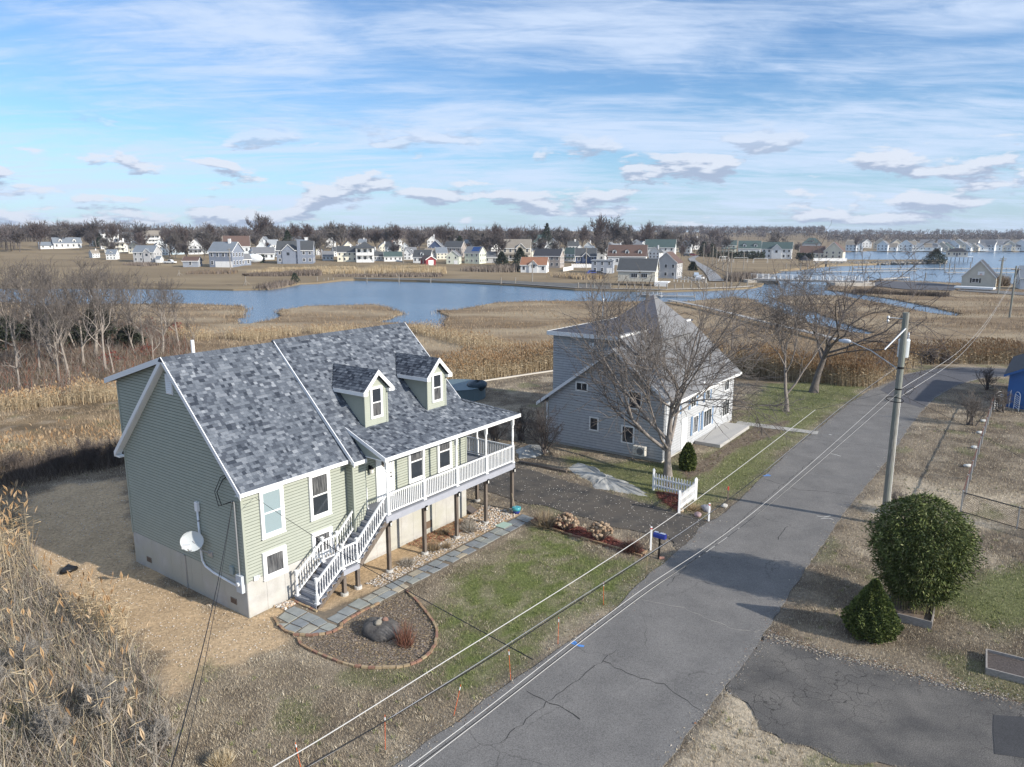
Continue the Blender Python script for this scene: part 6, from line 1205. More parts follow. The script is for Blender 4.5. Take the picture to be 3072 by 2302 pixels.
brush('bare_shrub', (2690, 1540), 1.4, 1, 58, 'low bare shrub behind the bamboo clump', (m_tw1, m_tw1), (6, 5, 4), 14, 0)
for i, (a, b, h, lb) in enumerate(((60, 1440, 2.0, 'dark bare brush at the meadow edge beyond the tall reeds'), (170, 1430, 2.1, 'dense dark brush beside the sandy path'), (270, 1415, 2.6, 'bare sapling brush left of the green house corner'), (350, 1400, 2.3, 'bare brush touching the rear corner of the green house'), (-60, 1460, 2.0, 'dark brush behind the foreground reeds'))):
    brush('bare_shrub', (a, b), h, 1, 90 + i, lb, (m_tw3, m_tw3), (7, 6, 5), 14, -.2, .009)
for i, (a, b, h, lb) in enumerate(((90, 2010, 1.3, 'grey-green twiggy bush in the foreground thicket'), (330, 2160, 1.5, 'dense grey bush sprawling at the thicket edge'), (160, 2230, 1.3, 'low grey bush at the foot of the plumed reeds'), (470, 2240, 1.0, 'sparse grey bush near the lawn'), (-40, 2100, 1.5, 'tangled bush among the tall reeds'))):
    brush('bare_shrub', (a, b), h, 1, 110 + i, lb, (M('pale_brush', (.33, .30, .26)), M('pale_brush_twig', (.33, .30, .26))), (7, 7, 5), 16, 0, .0055)
brush('bare_shrub', (2790, 1100), 2.2, 1, 130, 'dark leafless thicket bush among the reeds across the bend', (m_tw3, m_tw3), (8, 7, 5), 16, -.3, .012); brush('bare_shrub', (2830, 1098), 2.0, 1, 131, 'second dark leafless bush among the reeds across the bend', (m_tw3, m_tw3), (8, 7, 5), 16, -.3, .012)
x, y = along(line([(-400, 1500), (-100, 1480), (60, 1470), (200, 1440), (330, 1415), (400, 1395)]), 9000, 4.5, 59); tag(arr_mesh('brush', blades(x, y, np.full(len(x), -.35), g.uniform(.5, 1.9, len(x)), .014 * g.uniform(.5, 1.5, len(x)), g, .7), [m_twig[0], m_twig[1], m_twig[1], m_twig[2]], g.integers(0, 4, len(x)), None, 'stuff'), 'dark leafless brush band beyond the sandy path', 'brush')
# undergrowth and evergreens of the bare wood
c = patch(WOODP, 42000, 61); n = len(c); V = blades(c[:, 0], c[:, 1], np.full(n, -.55), g.uniform(.4, 2.0, n), .022 * g.uniform(.5, 1.5, n), g, 1.0); tag(arr_mesh('undergrowth', V, m_twig + [M('rust_leaf', (.20, .07, .04)), m_twig[1], m_twig[0]], g.integers(0, 7, n), None, 'stuff'), 'brown brambles and dead leaves under the bare wood', 'undergrowth')
def leaf_cloud(n, prof, zmax, seed, size, lobes=5, shell=.55, asp=.35, hang=.3, amp=.18):
    """leaf quads filling a body of revolution with lumps: (n,4,3)"""
    g = np.random.default_rng(seed); z = g.uniform(0, 1, n) ** .9 * zmax; a = g.uniform(0, 6.283, n); zz, rr = zip(*prof); R = np.interp(z, zz, rr) * (1 + amp * np.sin(lobes * a + z * 2.1) * np.sin(z * 3.7 + a * 2) + amp * (fbm(np.cos(a) * 2 + z, np.sin(a) * 2 + 9, 1.6, seed) - .5) * 2); q = R * (shell + (1 - shell) * g.random(n) ** .6)
    c = np.stack([q * np.cos(a), q * np.sin(a), z], -1); out_ = np.stack([np.cos(a), np.sin(a), g.normal(-hang, .5, n)], -1) + g.normal(0, .5, (n, 3)); out_ /= np.linalg.norm(out_, axis=1, keepdims=True); sd = np.cross(out_, g.normal(0, 1, (n, 3))); sd /= np.linalg.norm(sd, axis=1, keepdims=True) + 1e-9; s = size * g.uniform(.6, 1.4, (n, 1))
    return np.stack([c, c + out_ * s * .5 + sd * s * asp, c + out_ * s, c + out_ * s * .5 - sd * s * asp], 1), g
m_bam = [M('bamboo_leaf_%d' % i, c, rough=.65, spec=.18) for i, c in enumerate(((.075, .098, .028), (.125, .15, .045), (.045, .062, .02), (.25, .26, .12)))]
t = thing('bamboo_clump', 'tall round clump of green bamboo growing in a low wooden box', 'bamboo', (15.95, 26.7, .1))
gg = np.random.default_rng(66); nc_ = 150; ca = gg.uniform(0, 6.283, nc_); cq = np.sqrt(gg.random(nc_)); ch = (4.5 - 1.5 * cq ** 2.2) * gg.uniform(.82, 1.06, nc_); cr = cq * gg.uniform(1.55, 2.0, nc_)
mb = MB(); LV = []
for i in range(nc_):
    c_, s_ = math.cos(ca[i]), math.sin(ca[i]); b0_ = Vector((.85 * cq[i] * c_, .85 * cq[i] * s_, -.1)); t1 = Vector((cr[i] * .62 * c_, cr[i] * .62 * s_, ch[i] * .62)); t2 = Vector((cr[i] * c_, cr[i] * s_, ch[i])); mb.tube([b0_, b0_.lerp(t1, .55) , t1, t2], [.014, .012, .009, .004], 4)
    k = 330; tt = gg.uniform(.16, 1, k) ** .85; P = np.where(tt[:, None] < .62, np.array(b0_) + (np.array(t1) - np.array(b0_)) * (tt / .62)[:, None], np.array(t1) + (np.array(t2) - np.array(t1)) * ((tt - .62) / .38)[:, None]) + gg.normal(0, .15, (k, 3)) * np.array([1, 1, .8]); LV.append(P)
P = np.concatenate(LV); P = P[P[:, 2] > .35]; k = len(P); od = P * np.array([1, 1, 0]); od /= np.linalg.norm(od, axis=1, keepdims=True) + 1e-6; od = od * .7 + gg.normal(0, .6, (k, 3)) + np.array([0, 0, -.15]); od /= np.linalg.norm(od, axis=1, keepdims=True); sd_ = np.cross(od, gg.normal(0, 1, (k, 3))); sd_ /= np.linalg.norm(sd_, axis=1, keepdims=True); z_ = .14 * gg.uniform(.6, 1.5, (k, 1))
arr_mesh('leaf', np.stack([P, P + od * z_ * .4 + sd_ * z_ * .12, P + od * z_, P + od * z_ * .4 - sd_ * z_ * .12], 1), m_bam, gg.choice(4, k, p=(.36, .34, .18, .12)), t)
V, g2 = leaf_cloud(15000, [(0, .3), (.5, .85), (1.2, 1.35), (2.2, 1.8), (3.1, 1.85), (3.8, 1.45), (4.3, .8), (4.55, .2)], 4.55, 66, .14, 7, .70, .13, .1, .14); V = V[V[:, 0, 2] > .5]; arr_mesh('leaf', V, m_bam, g2.choice(4, len(V), p=(.40, .34, .16, .10)), t)
part('cane', mb, M('cane', (.20, .19, .08), (.33, .28, .16), s=4), t)
m_spr = [M('spruce_%d' % i, c, rough=.8) for i, c in enumerate(((.085, .115, .028), (.13, .16, .042), (.045, .065, .018), (.17, .19, .06)))]
def conifer(name, loc, prof, zmax, n, lb, mats, seed, size=.09, amp=.1, cat='shrub'):
    t = thing(name, lb, cat, loc); V, gg = leaf_cloud(n, prof, zmax, seed, size, 9, .86, .35, -.5, amp); arr_mesh('crown', V, mats, gg.choice(len(mats), n), t); part('trunk', MB().tube([(0, 0, -.1), (0, 0, zmax * .9)], [.09, .02], 6), m_bark3, t); mb = MB(); mb.tube([(0, 0, z) for z, r in prof], [max(r * .84, .01) for z, r in prof], 14); part('inner_foliage', mb, mats[2], t); return t
conifer('dwarf_spruce', (13.25, 24.75, 0), [(0, .50), (.25, .82), (.6, .88), (1.0, .72), (1.5, .44), (1.9, .19), (2.2, .03)], 2.18, 15000, 'cone-shaped dwarf spruce at the corner of the cracked driveway', m_spr, 67, .085, .15)
conifer('yew', PX(2062, 1408), [(0, .4), (.4, .48), (.9, .42), (1.4, .22), (1.7, .03)], 1.68, 4000, 'small dark upright evergreen behind the big tree trunk', m_spr, 68, .12)
m_ced = [M('cedar_%d' % i, c) for i, c in enumerate(((.035, .045, .028), (.055, .065, .038), (.022, .028, .020)))]
for i, (a, b, h, r, lb) in enumerate(((130, 1030, 4.8, 2.2, 'dark evergreen cedar among the slim trees of the wood'), (300, 1030, 6.0, 1.9, 'tall dark cedar behind the thick pale trees'), (30, 1040, 4.0, 2.8, 'low spreading dark evergreen at the wood edge'), (-80, 1080, 5.5, 3.0, 'dark evergreen deep in the bare wood'), (215, 1040, 3.6, 2.2, 'bushy dark evergreen between two trunks'), (390, 1040, 2.6, 1.6, 'dark low evergreen at the right end of the wood'))):
    p = PX(a, b, -.5); t = thing('cedar_tree', lb, 'tree', (p.x, p.y, -.5)); V, gg = leaf_cloud(5000, [(0, r * .5), (h * .3, r), (h * .6, r * .8), (h, .1)], h, 200 + i, .42, 5, .25, .22, -.1, .35); arr_mesh('crown', V, m_ced, gg.integers(0, 3, len(V)), t); part('trunk', MB().tube([(0, 0, -.1), (0, 0, h * .8)], [.16, .03], 6), m_bark3, t)
m_redl = [M('red_leaf_%d' % i, c) for i, c in enumerate(((.17, .035, .03), (.22, .08, .045), (.11, .03, .028)))]
for i, (a, b, h) in enumerate(((450, 1000, 2.6), (530, 1010, 2.2), (440, 1065, 1.2), (330, 1095, 1.6))):
    p = PX(a, b, -.5); t = thing('red_shrub', 'shrub with leftover dark red leaves in the bare wood', 'shrub', (p.x, p.y, -.5), 0, 'red-leaved shrubs of the wood'); V, gg = leaf_cloud(200, [(0, .3), (h * .5, 1.2), (h, .6)], h, 220 + i, .22, 3, .1, .3, 0, .5); arr_mesh('foliage', V, m_redl, gg.integers(0, 3, len(V)), t); part('stem', MB().tube([(0, 0, -.1), (.1, 0, h)], [.04, .01], 5), m_bark3, t)
# ------------------------------------------------------------------ pole and wires
m_pole = M('pole_wood', (.30, .29, .26), (.16, .155, .14), s=7, rough=.9, bump=.4, bs=12, stretch=(3, 3, .3), c3=(.20, .22, .19), s3=1.5)
PB = Vector((19.05, 35.4, 0)); PTOP = 10.85
pole = thing('utility_pole', 'tall weathered wooden utility pole with a transformer beside the road', 'utility pole', PB)
part('shaft', MB().tube([(0, 0, -.5), (0, 0, 4), (0, 0, PTOP)], [.175, .16, .14], 12), m_pole, pole)
part('ground_wire_cover', MB().bar((.17, -.03, .3), (.15, -.03, 6.6), .03, .03), m_vinyl, pole)
tr = part('transformer', MB().lathe((.25, .38, 8.6), [(.24, 0), (.26, .04), (.26, .82), (.28, .86), (.22, .92)], 16), M('transformer_grey', (.56, .60, .62), rough=.4), pole, True)
for dx in (.1, .38): part('bushing', MB().lathe((dx + .06, .4, 9.5), [(.03, 0), (.07, .04), (.03, .08), (.07, .12), (.03, .16), (.06, .20), (.02, .34)], 8), m_galv, tr)
part('bracket', MB().box(-.02, .1, .05, .3, 8.9, 9.0).box(-.02, .1, .05, .3, 9.25, 9.35), m_galv, pole)
part('pin_insulator', MB().tube([(-.1, 0, 10.55), (-.75, .1, 10.6)], .025, 6).lathe((-.8, .1, 10.35), [(.03, 0), (.07, .08), (.03, .16), (.07, .24), (.03, .34)], 8), m_galv, pole)
part('fuse_cutout', MB().bar((-.03, -.15, 10.1), (-1.05, -.35, 9.1), .05, .05), m_vinyl, pole)
lp = PY(2527, 1023, 37.5) - PB; part('lamp_arm', MB().tube([(0, 0, 8.0), (lp.x * .5, lp.y * .5, lp.z - .35), (lp.x * .85, lp.y * .85, lp.z)], [.03, .028, .025], 6), m_galv, pole)
lh = part('lamp_head', MB().lathe((0, 0, 0), [(.05, 0), (.11, .1), (.12, .35), (.06, .6)], 10), M('lamp_grey', (.52, .56, .62), rough=.4), pole, True); lh.location = (lp.x * .85, lp.y * .85, lp.z); lh.rotation_euler = (0, rad(-90), math.atan2(lp.y, lp.x) + math.pi)
part('strap', MB().tube([(0, 0, 7.05), (0, 0, 7.12)], .165, 12).tube([(0, 0, 8.1), (0, 0, 8.2)], .16, 12), m_black, pole)
m_wireb = M('black_cable', (.015, .015, .016), rough=.5); m_wirew = M('pale_cable_cover', (.50, .49, .47), rough=.5); m_wireg = M('bare_cable', (.33, .33, .34), rough=.4, metal=.4)
wd = Vector((math.cos(rad(54)), math.sin(rad(54)), 0)); wn = Vector((-wd.y, wd.x, 0))
def wire(pts, r, mat, lb, seg=10):
    """smooth line through 3-D points"""
    p = [Vector(q) for q in pts]; out_ = []
    for i in range(len(p) - 1):
        a, b = p[max(i - 1, 0)], p[min(i + 2, len(p) - 1)]
        for k in range(seg):
            t = k / seg; m0 = (p[i + 1] - a) * .5; m1 = (b - p[i]) * .5; out_.append(p[i] * (2 * t ** 3 - 3 * t ** 2 + 1) + m0 * (t ** 3 - 2 * t ** 2 + t) + p[i + 1] * (-2 * t ** 3 + 3 * t ** 2) + m1 * (t ** 3 - t ** 2))
    out_.append(p[-1]); tag(part('overhead_wire', MB().tube(out_, r, 5), mat, None, True), lb, 'wire')
def onw(px, py): return PPLANE(px, py, PB, wn)
wire([onw(740, 2360), onw(819, 2302), onw(1200, 2069), onw(2032, 1540), onw(2446, 1230)], .0065, m_wirew, 'thick pale covered line crossing above the front lawn')
wire([onw(2446, 1230), PB + Vector((-.16, 0, 7.0))], .006, m_wireb, 'thin dark line from the pale cover end to the pole')
wire([onw(860, 2350), onw(917, 2302), onw(1200, 2137), onw(1652, 1857), onw(2200, 1488), onw(2539, 1213), PB + Vector((-.14, 0, 8.15))], .0085, m_wireb, 'twisted black cable bundle crossing above the lawn to the pole')
wire([onw(860, 2346) + Vector((0, 0, .03)), onw(1200, 2136), onw(1652, 1855) + Vector((0, 0, .03)), onw(2200, 1488), onw(2539, 1213) + Vector((0, 0, .03)), PB + Vector((-.14, 0, 8.2))], .006, m_wireg, 'bare grey messenger wire twisted with the black bundle')
wire([onw(1180, 2335), onw(1431, 2148), onw(1900, 1788), onw(2306, 1500), PB + Vector((-.16, 0, 7.1))], .0052, m_wirew, 'upper pale telephone line running over the road edge')
wire([onw(1200, 2345), onw(1451, 2152), onw(1920, 1792), onw(2318, 1506), PB + Vector((-.1, -.14, 6.85))], .0052, m_wirew, 'lower pale telephone line running over the road edge')
wire([onw(1190, 2340), onw(1440, 2156), onw(1908, 1798), onw(2310, 1512), PB + Vector((-.1, -.14, 6.9))], .006, m_wireb, 'thin black cable lashed below the telephone lines')
part('wire_coil', MB().tube([(-.5 + .25 * math.cos(a), -.7 - .35 * math.cos(a), 6.7 + .12 * math.sin(a)) for a in np.linspace(0, 18, 50)], .02, 4), m_wireb, pole); part('wire_coil', MB().tube([(.9 + .5 * math.cos(a), .6 + .5 * math.cos(a), 6.85 + .15 * math.sin(a)) for a in np.linspace(0, 18, 50)], .02, 4), m_wireb, pole)
hc = HP(-.12, .32, 4.72); e1, e2 = PY(514, 2302, 9.5), PY(440, 2420, 8.5)
wire([hc, hc.lerp(e1, .5) + Vector((0, 0, -.35)), e1, e2], .011, m_wireb, 'black service cable dropping from the gable corner of the green house'); e1b, e2b = PY(545, 2302, 9.8), PY(470, 2420, 8.8)
wire([hc, hc.lerp(e1b, .5) + Vector((0, 0, -.30)), e1b, e2b], .007, m_wireb, 'thin service wire beside the black cable at the gable corner')
js = onw(1598, 1979); wire([HP(.55, -.12, 4.75), HP(.55, -.12, 4.75).lerp(js, .5) + Vector((0, 0, -.15)), js], .008, m_wireb, 'black line from the green house front corner across the yard')
tag(part('cable_loop', MB().tube([HP(-.22, .3, 4.72), HP(-.3, .8, 4.5), HP(-.2, 1.2, 4.9), HP(-.05, 1.0, 5.4), HP(-.05, .45, 5.75)], .018, 5).tube([HP(-.22, .3, 4.70), HP(-.3, 1.0, 4.42), HP(-.2, 1.35, 4.9), HP(-.05, 1.1, 5.5), HP(-.05, .45, 5.75)], .014, 5), m_wireb, None, True), 'black cable loops hanging under the roof corner of the green house', 'cable')
fpole = PX(3029, 951, -.4); ftop = PY(3056, 800, fpole.y)
wire([PB + Vector((.15, 0, 7.1)), PB.lerp(fpole, .25) + Vector((0, 0, 5.2)), PB.lerp(fpole, .5) + Vector((0, 0, 5.0)), PB.lerp(fpole, .78) + Vector((0, 0, 6.2)), ftop + Vector((0, 0, -1.4))], .011, m_wirew, 'upper pale line swinging from the pole toward the far marsh pole')
wire([PB + Vector((.15, -.1, 6.75)), PB.lerp(fpole, .25) + Vector((0, 0, 4.7)), PB.lerp(fpole, .5) + Vector((0, 0, 4.6)), PB.lerp(fpole, .78) + Vector((0, 0, 5.9)), ftop + Vector((0, 0, -1.7))], .011, m_wirew, 'lower pale line swinging from the pole toward the far marsh pole')
wire([PB + Vector((.14, 0, 8.15)), PY(2870, 1138, 45), PY(3072, 1224, 52), PY(3200, 1290, 55)], .012, m_wireb, 'black service cable running from the pole to the blue house'); wire([PB + Vector((.14, 0, 6.8)), PY(2880, 1270, 38), PY(3072, 1378, 41), PY(3250, 1480, 43)], .012, m_wireb, 'thin black line sloping from the pole over the side yard')
wire([PB + Vector((.12, .1, 10.4)), PY(2830, 985, 60), PY(2990, 990, 90), ftop], .012, m_wireb, 'thin top line from the pole tip toward the far marsh pole')
# ------------------------------------------------------------------ houses across the water
FARM = {}
def col(name, c): 
    if name not in FARM: FARM[name] = M('far_' + name, c, tuple(x * .9 for x in c), s=.8, rough=.8)
    return FARM[name]
WALL = dict(white=(.74, .75, .74), cream=(.70, .67, .55), grey=(.46, .46, .46), bluegrey=(.22, .25, .31), slate=(.33, .36, .41), tan=(.55, .50, .41), beige=(.58, .55, .47), mint=(.60, .63, .53), pale=(.62, .66, .68), navy=(.08, .11, .19), brown=(.36, .32, .29), red=(.26, .045, .05), green=(.52, .60, .50), lblue=(.46, .56, .62), yellow=(.66, .63, .46))
ROOF = dict(grey=(.18, .185, .195), dark=(.075, .08, .085), blue=(.185, .21, .24), brown=(.13, .085, .07), rust=(.30, .15, .09), green=(.07, .105, .10), black=(.05, .052, .06), tan=(.26, .23, .19), lt=(.30, .32, .34))
WM = {}
def far_window(parent, w, h, loc, rz):
    k = (round(w, 1), round(h, 1))
    if k not in WM: WM[k] = (MB().box(-w / 2 - .12, w / 2 + .12, -.07, 0, -.12, h + .12).mesh('window', m_white), MB().box(-w / 2, w / 2, -.085, -.06, 0, h * .48).box(-w / 2, w / 2, -.085, -.06, h * .52, h).mesh('pane', m_glass))
    o = link('window', WM[k][0], parent); o.location = loc; o.rotation_euler = (0, 0, rz); link('pane', WM[k][1], o); return o
def far_house(name, lb, P, w, d, h, ridge='x', yaw=0, wall='white', roof='grey', rise=.42, fl=2, nf=3, ns=2, ex='', cat='house', group=None, oh=.35, z0=-.6):
    """front face looks along local -y; ridge along x or y"""
    base = math.atan2(-P.x, P.y) + 0.0; t = thing(name, lb, cat, P, base + rad(yaw), group); mw, mr = col('wall_' + wall, WALL[wall]), col('roof_' + roof, ROOF[roof])
    x0, x1 = -w / 2, w / 2; rh = (d if ridge == 'x' else w) / 2 * rise * 2 * .95
    if ridge == 'x': part('wall', MB().slab([(x0, 0, z0), (x0, d, z0), (x0, d, h), (x0, d / 2, h + rh), (x0, 0, h)], (w, 0, 0)), mw, t)
    elif ridge == 'y': part('wall', MB().slab([(x0, 0, z0), (x1, 0, z0), (x1, 0, h), (0, 0, h + rh), (x0, 0, h)], (0, d, 0)), mw, t)
    else: part('wall', MB().box(x0, x1, 0, d, z0, h), mw, t)
    if ridge == 'x':
        k = rh / (d / 2); rm = MB()
        for s in (0, 1):
            ya, za = (-oh if s == 0 else d + oh), h - k * oh; rm.slab([(x0 - oh, ya, za), (x1 + oh, ya, za), (x1 + oh, d / 2, h + rh), (x0 - oh, d / 2, h + rh)], (0, 0, .2))
        rf = part('roof', rm, mr, t); tm = MB()
        for xx in (x0 - oh - .04, x1 + oh):
            for s in (0, 1): ya = -oh if s == 0 else d + oh; tm.slab([(xx, ya, h - k * oh + .2), (xx, d / 2, h + rh + .2), (xx, d / 2, h + rh - .08), (xx, ya, h - k * oh - .08)], (.04, 0, 0))
        tm.box(x0 - oh, x1 + oh, -oh - .05, -oh, h - k * oh - .1, h - k * oh + .16); part('trim', tm, m_white, t)
    elif ridge == 'y':
        k = rh / (w / 2); rm = MB(); tm = MB()
        for s in (-1, 1):
            xa = s * (w / 2 + oh); rm.slab([(xa, -oh, h - k * oh), (0, -oh, h + rh), (0, d + oh, h + rh), (xa, d + oh, h - k * oh)], (0, 0, .2)); tm.slab([(xa, -oh - .05, h - k * oh + .2), (0, -oh - .05, h + rh + .2), (0, -oh - .05, h + rh - .12), (xa, -oh - .05, h - k * oh - .12)], (0, .05, 0))
        rf = part('roof', rm, mr, t); part('trim', tm, m_white, t)
    elif ridge == 'hip':
        rh = min(w, d) / 2 * rise * 2 * .9; a = min(w, d) / 2; rm = MB().add([(x0 - oh, -oh, h), (x1 + oh, -oh, h), (x1 + oh, d + oh, h), (x0 - oh, d + oh, h), (x0 + a, d / 2, h + rh), (x1 - a, d / 2, h + rh)], [(0, 1, 5, 4), (1, 2, 5), (2, 3, 4, 5), (3, 0, 4), (3, 2, 1, 0)]); rf = part('roof', rm, mr, t)
    else: rf = part('roof', MB().box(x0 - oh, x1 + oh, -oh, d + oh, h, h + .35), mr, t); rh = .3
    sh = h / fl
    for f in range(fl):
        zz = sh * f + sh * .36; hh = min(1.3, sh * .5)
        for i in range(nf):
            if f == 0 and 'g' in ex and i >= nf - ex.count('g'): continue
            far_window(t, .95 if w / max(nf, 1) > 2.4 else .75, hh, (x0 + w * (i + .5) / nf, 0, zz), 0)
        for i in range(ns):
            for sx, rz in ((x0, rad(-90)), (x1, rad(90))): far_window(t, .85, hh, (sx, d * (i + .5) / ns, zz), rz)
    if 'g' in ex:
        n = ex.count('g')
        for i in range(n): xx = x0 + w * (nf - n + i + .5) / nf; gd = part('garage_door', MB().box(xx - 1.15, xx + 1.15, -.06, 0, 0, 2.1), m_white, t); part('lintel', MB().box(xx - 1.2, xx + 1.2, -.08, 0, 2.1, 2.25), m_white, gd)
    if 'D' in ex: part('door', MB().box(-.5, .5, -.08, 0, 0, 2.1), col('door_dark', (.08, .08, .10)), t)
    if 'c' in ex: cx = x0 + w * .7; part('chimney', MB().box(cx - .45, cx + .45, d * .4, d * .4 + .8, h, h + rh + 1.3), col('brick', (.33, .22, .18)) if 'r' in ex else m_white, rf)
    if 'C' in ex: cx = x0 + w * .62; part('chimney', MB().box(cx - .7, cx + .7, -.6, .0, 0, h + rh + .7), mw, t)
    if 'd' in ex:
        n = ex.count('d')
        for i in range(n):
            cx = x0 + w * (i + .5 + (.0 if n > 1 else 0)) / n; yy = d * .10; zz = h + rh * .20; dm = part('dormer', MB().slab([(cx - .9, yy, zz - .3), (cx + .9, yy, zz - .3), (cx + .9, yy, zz + 1.3), (cx, yy, zz + 2.0), (cx - .9, yy, zz + 1.3)], (0, d * .3, 0)), mw, rf)
            part('dormer_roof', MB().slab([(cx - 1.15, yy - .2, zz + 1.1), (cx, yy - .2, zz + 2.05), (cx, yy + d * .36, zz + 2.05), (cx - 1.15, yy + d * .3, zz + 1.1)], (0, 0, .15)).slab([(cx + 1.15, yy - .2, zz + 1.1), (cx, yy - .2, zz + 2.05), (cx, yy + d * .36, zz + 2.05), (cx + 1.15, yy + d * .3, zz + 1.1)], (0, 0, .15)), mr, dm); part('dormer_window', MB().box(cx - .45, cx + .45, yy - .08, yy, zz + .1, zz + 1.1), m_glass, dm)
    if 'G' in ex:   # cross gable on the front
        gw = w * .34; cx = x0 + w * (.68 if 'R' in ex else .32 if 'L' in ex else .5); gr = gw / 2 * .9; gg_ = part('front_gable', MB().slab([(cx - gw / 2, -.4, 0), (cx + gw / 2, -.4, 0), (cx + gw / 2, -.4, h), (cx, -.4, h + gr), (cx - gw / 2, -.4, h)], (0, d * .4, 0)), mw, t); part('gable_roof', MB().slab([(cx - gw / 2 - .3, -.7, h - .25), (cx, -.7, h + gr + .05), (cx, d * .45, h + gr + .05), (cx - gw / 2 - .3, d * .3, h - .25)], (0, 0, .18)).slab([(cx + gw / 2 + .3, -.7, h - .25), (cx, -.7, h + gr + .05), (cx, d * .45, h + gr + .05), (cx + gw / 2 + .3, d * .3, h - .25)], (0, 0, .18)), mr, gg_); part('gable_trim', MB().slab([(cx - gw / 2 - .3, -.74, h - .2), (cx, -.74, h + gr + .2), (cx, -.74, h + gr - .05), (cx - gw / 2 - .3, -.74, h - .45)], (0, .04, 0)).slab([(cx + gw / 2 + .3, -.74, h - .2), (cx, -.74, h + gr + .2), (cx, -.74, h + gr - .05), (cx + gw / 2 + .3, -.74, h - .45)], (0, .04, 0)), m_white, gg_); part('gable_window', MB().box(cx - .6, cx + .6, -.47, -.4, h * .62, h * .62 + 1.3), m_glass, gg_)
    if 'p' in ex or 'P' in ex:   # porch, one or two storeys
        n = 2 if 'P' in ex else 1; pd = 2.2
        for k in range(n): z = sh * k; part('porch_floor', MB().box(x0, x1, -pd, 0, z - .15, z + .1), m_white, t); part('porch_rail', MB().box(x0, x1, -pd, -pd + .06, z + .95, z + 1.02).box(x0, x1, -pd, -pd + .06, z + .2, z + .26), m_white, t)
        pp = MB(); m_ = max(3, int(w / 3))
        for i in range(m_ + 1): xx = x0 + .1 + (w - .2) * i / m_; part('porch_post', MB().box(xx - .1, xx + .1, -pd, -pd + .2, -.3, sh * n - .1), m_white, t)
        part('porch_roof', MB().slab([(x0 - .3, -pd - .3, sh * n - .15), (x1 + .3, -pd - .3, sh * n - .15), (x1 + .3, 0, sh * n + .5), (x0 - .3, 0, sh * n + .5)], (0, 0, .15)), mr, t)
    if 's' in ex:   # solar panels
        k = rh / (d / 2)
        for i in range(4):
            for j in range(2): xx = x0 + w * (.42 + .13 * i); ya = d * (.10 + .18 * j); yb = ya + d * .16; part('solar_panel', MB().slab([(xx, ya, h + k * ya + .24), (xx + w * .12, ya, h + k * ya + .24), (xx + w * .12, yb, h + k * yb + .24), (xx, yb, h + k * yb + .24)], (0, 0, .05)), col('solar', (.02, .07, .22)), rf)
    if 'w' in ex or 'W' in ex:  # lower wing left / right
        sx = -1 if 'w' in ex else 1; ww = w * .5; xa = x0 - ww if sx < 0 else x1; k = .6; part('wing_wall', MB().slab([(xa, .8, z0), (xa, d - .8, z0), (xa, d - .8, h * .6), (xa, d / 2, h * .6 + rh * .6), (xa, .8, h * .6)], (ww, 0, 0)), mw, t); part('wing_roof', MB().slab([(xa - .3, .4, h * .6 - .2), (xa + ww + .3, .4, h * .6 - .2), (xa + ww + .3, d / 2, h * .6 + rh * .6), (xa - .3, d / 2, h * .6 + rh * .6)], (0, 0, .18)).slab([(xa - .3, d - .4, h * .6 - .2), (xa + ww + .3, d - .4, h * .6 - .2), (xa + ww + .3, d / 2, h * .6 + rh * .6), (xa - .3, d / 2, h * .6 + rh * .6)], (0, 0, .18)), mr, t)
        for i in range(2): far_window(t, .8, 1.0, (xa + ww * (i + .5) / 2, .8, h * .2), 0)
    if 'u' in ex: part('cupola', MB().box(-.9, .9, d / 2 - .9, d / 2 + .9, h + rh - .3, h + rh + 1.2).slab([(-1.2, d / 2 - 1.2, h + rh + 1.2), (1.2, d / 2 - 1.2, h + rh + 1.2), (1.2, d / 2 + 1.2, h + rh + 1.2), (-1.2, d / 2 + 1.2, h + rh + 1.2)], (0, 0, .25)), m_white, rf)
    return t
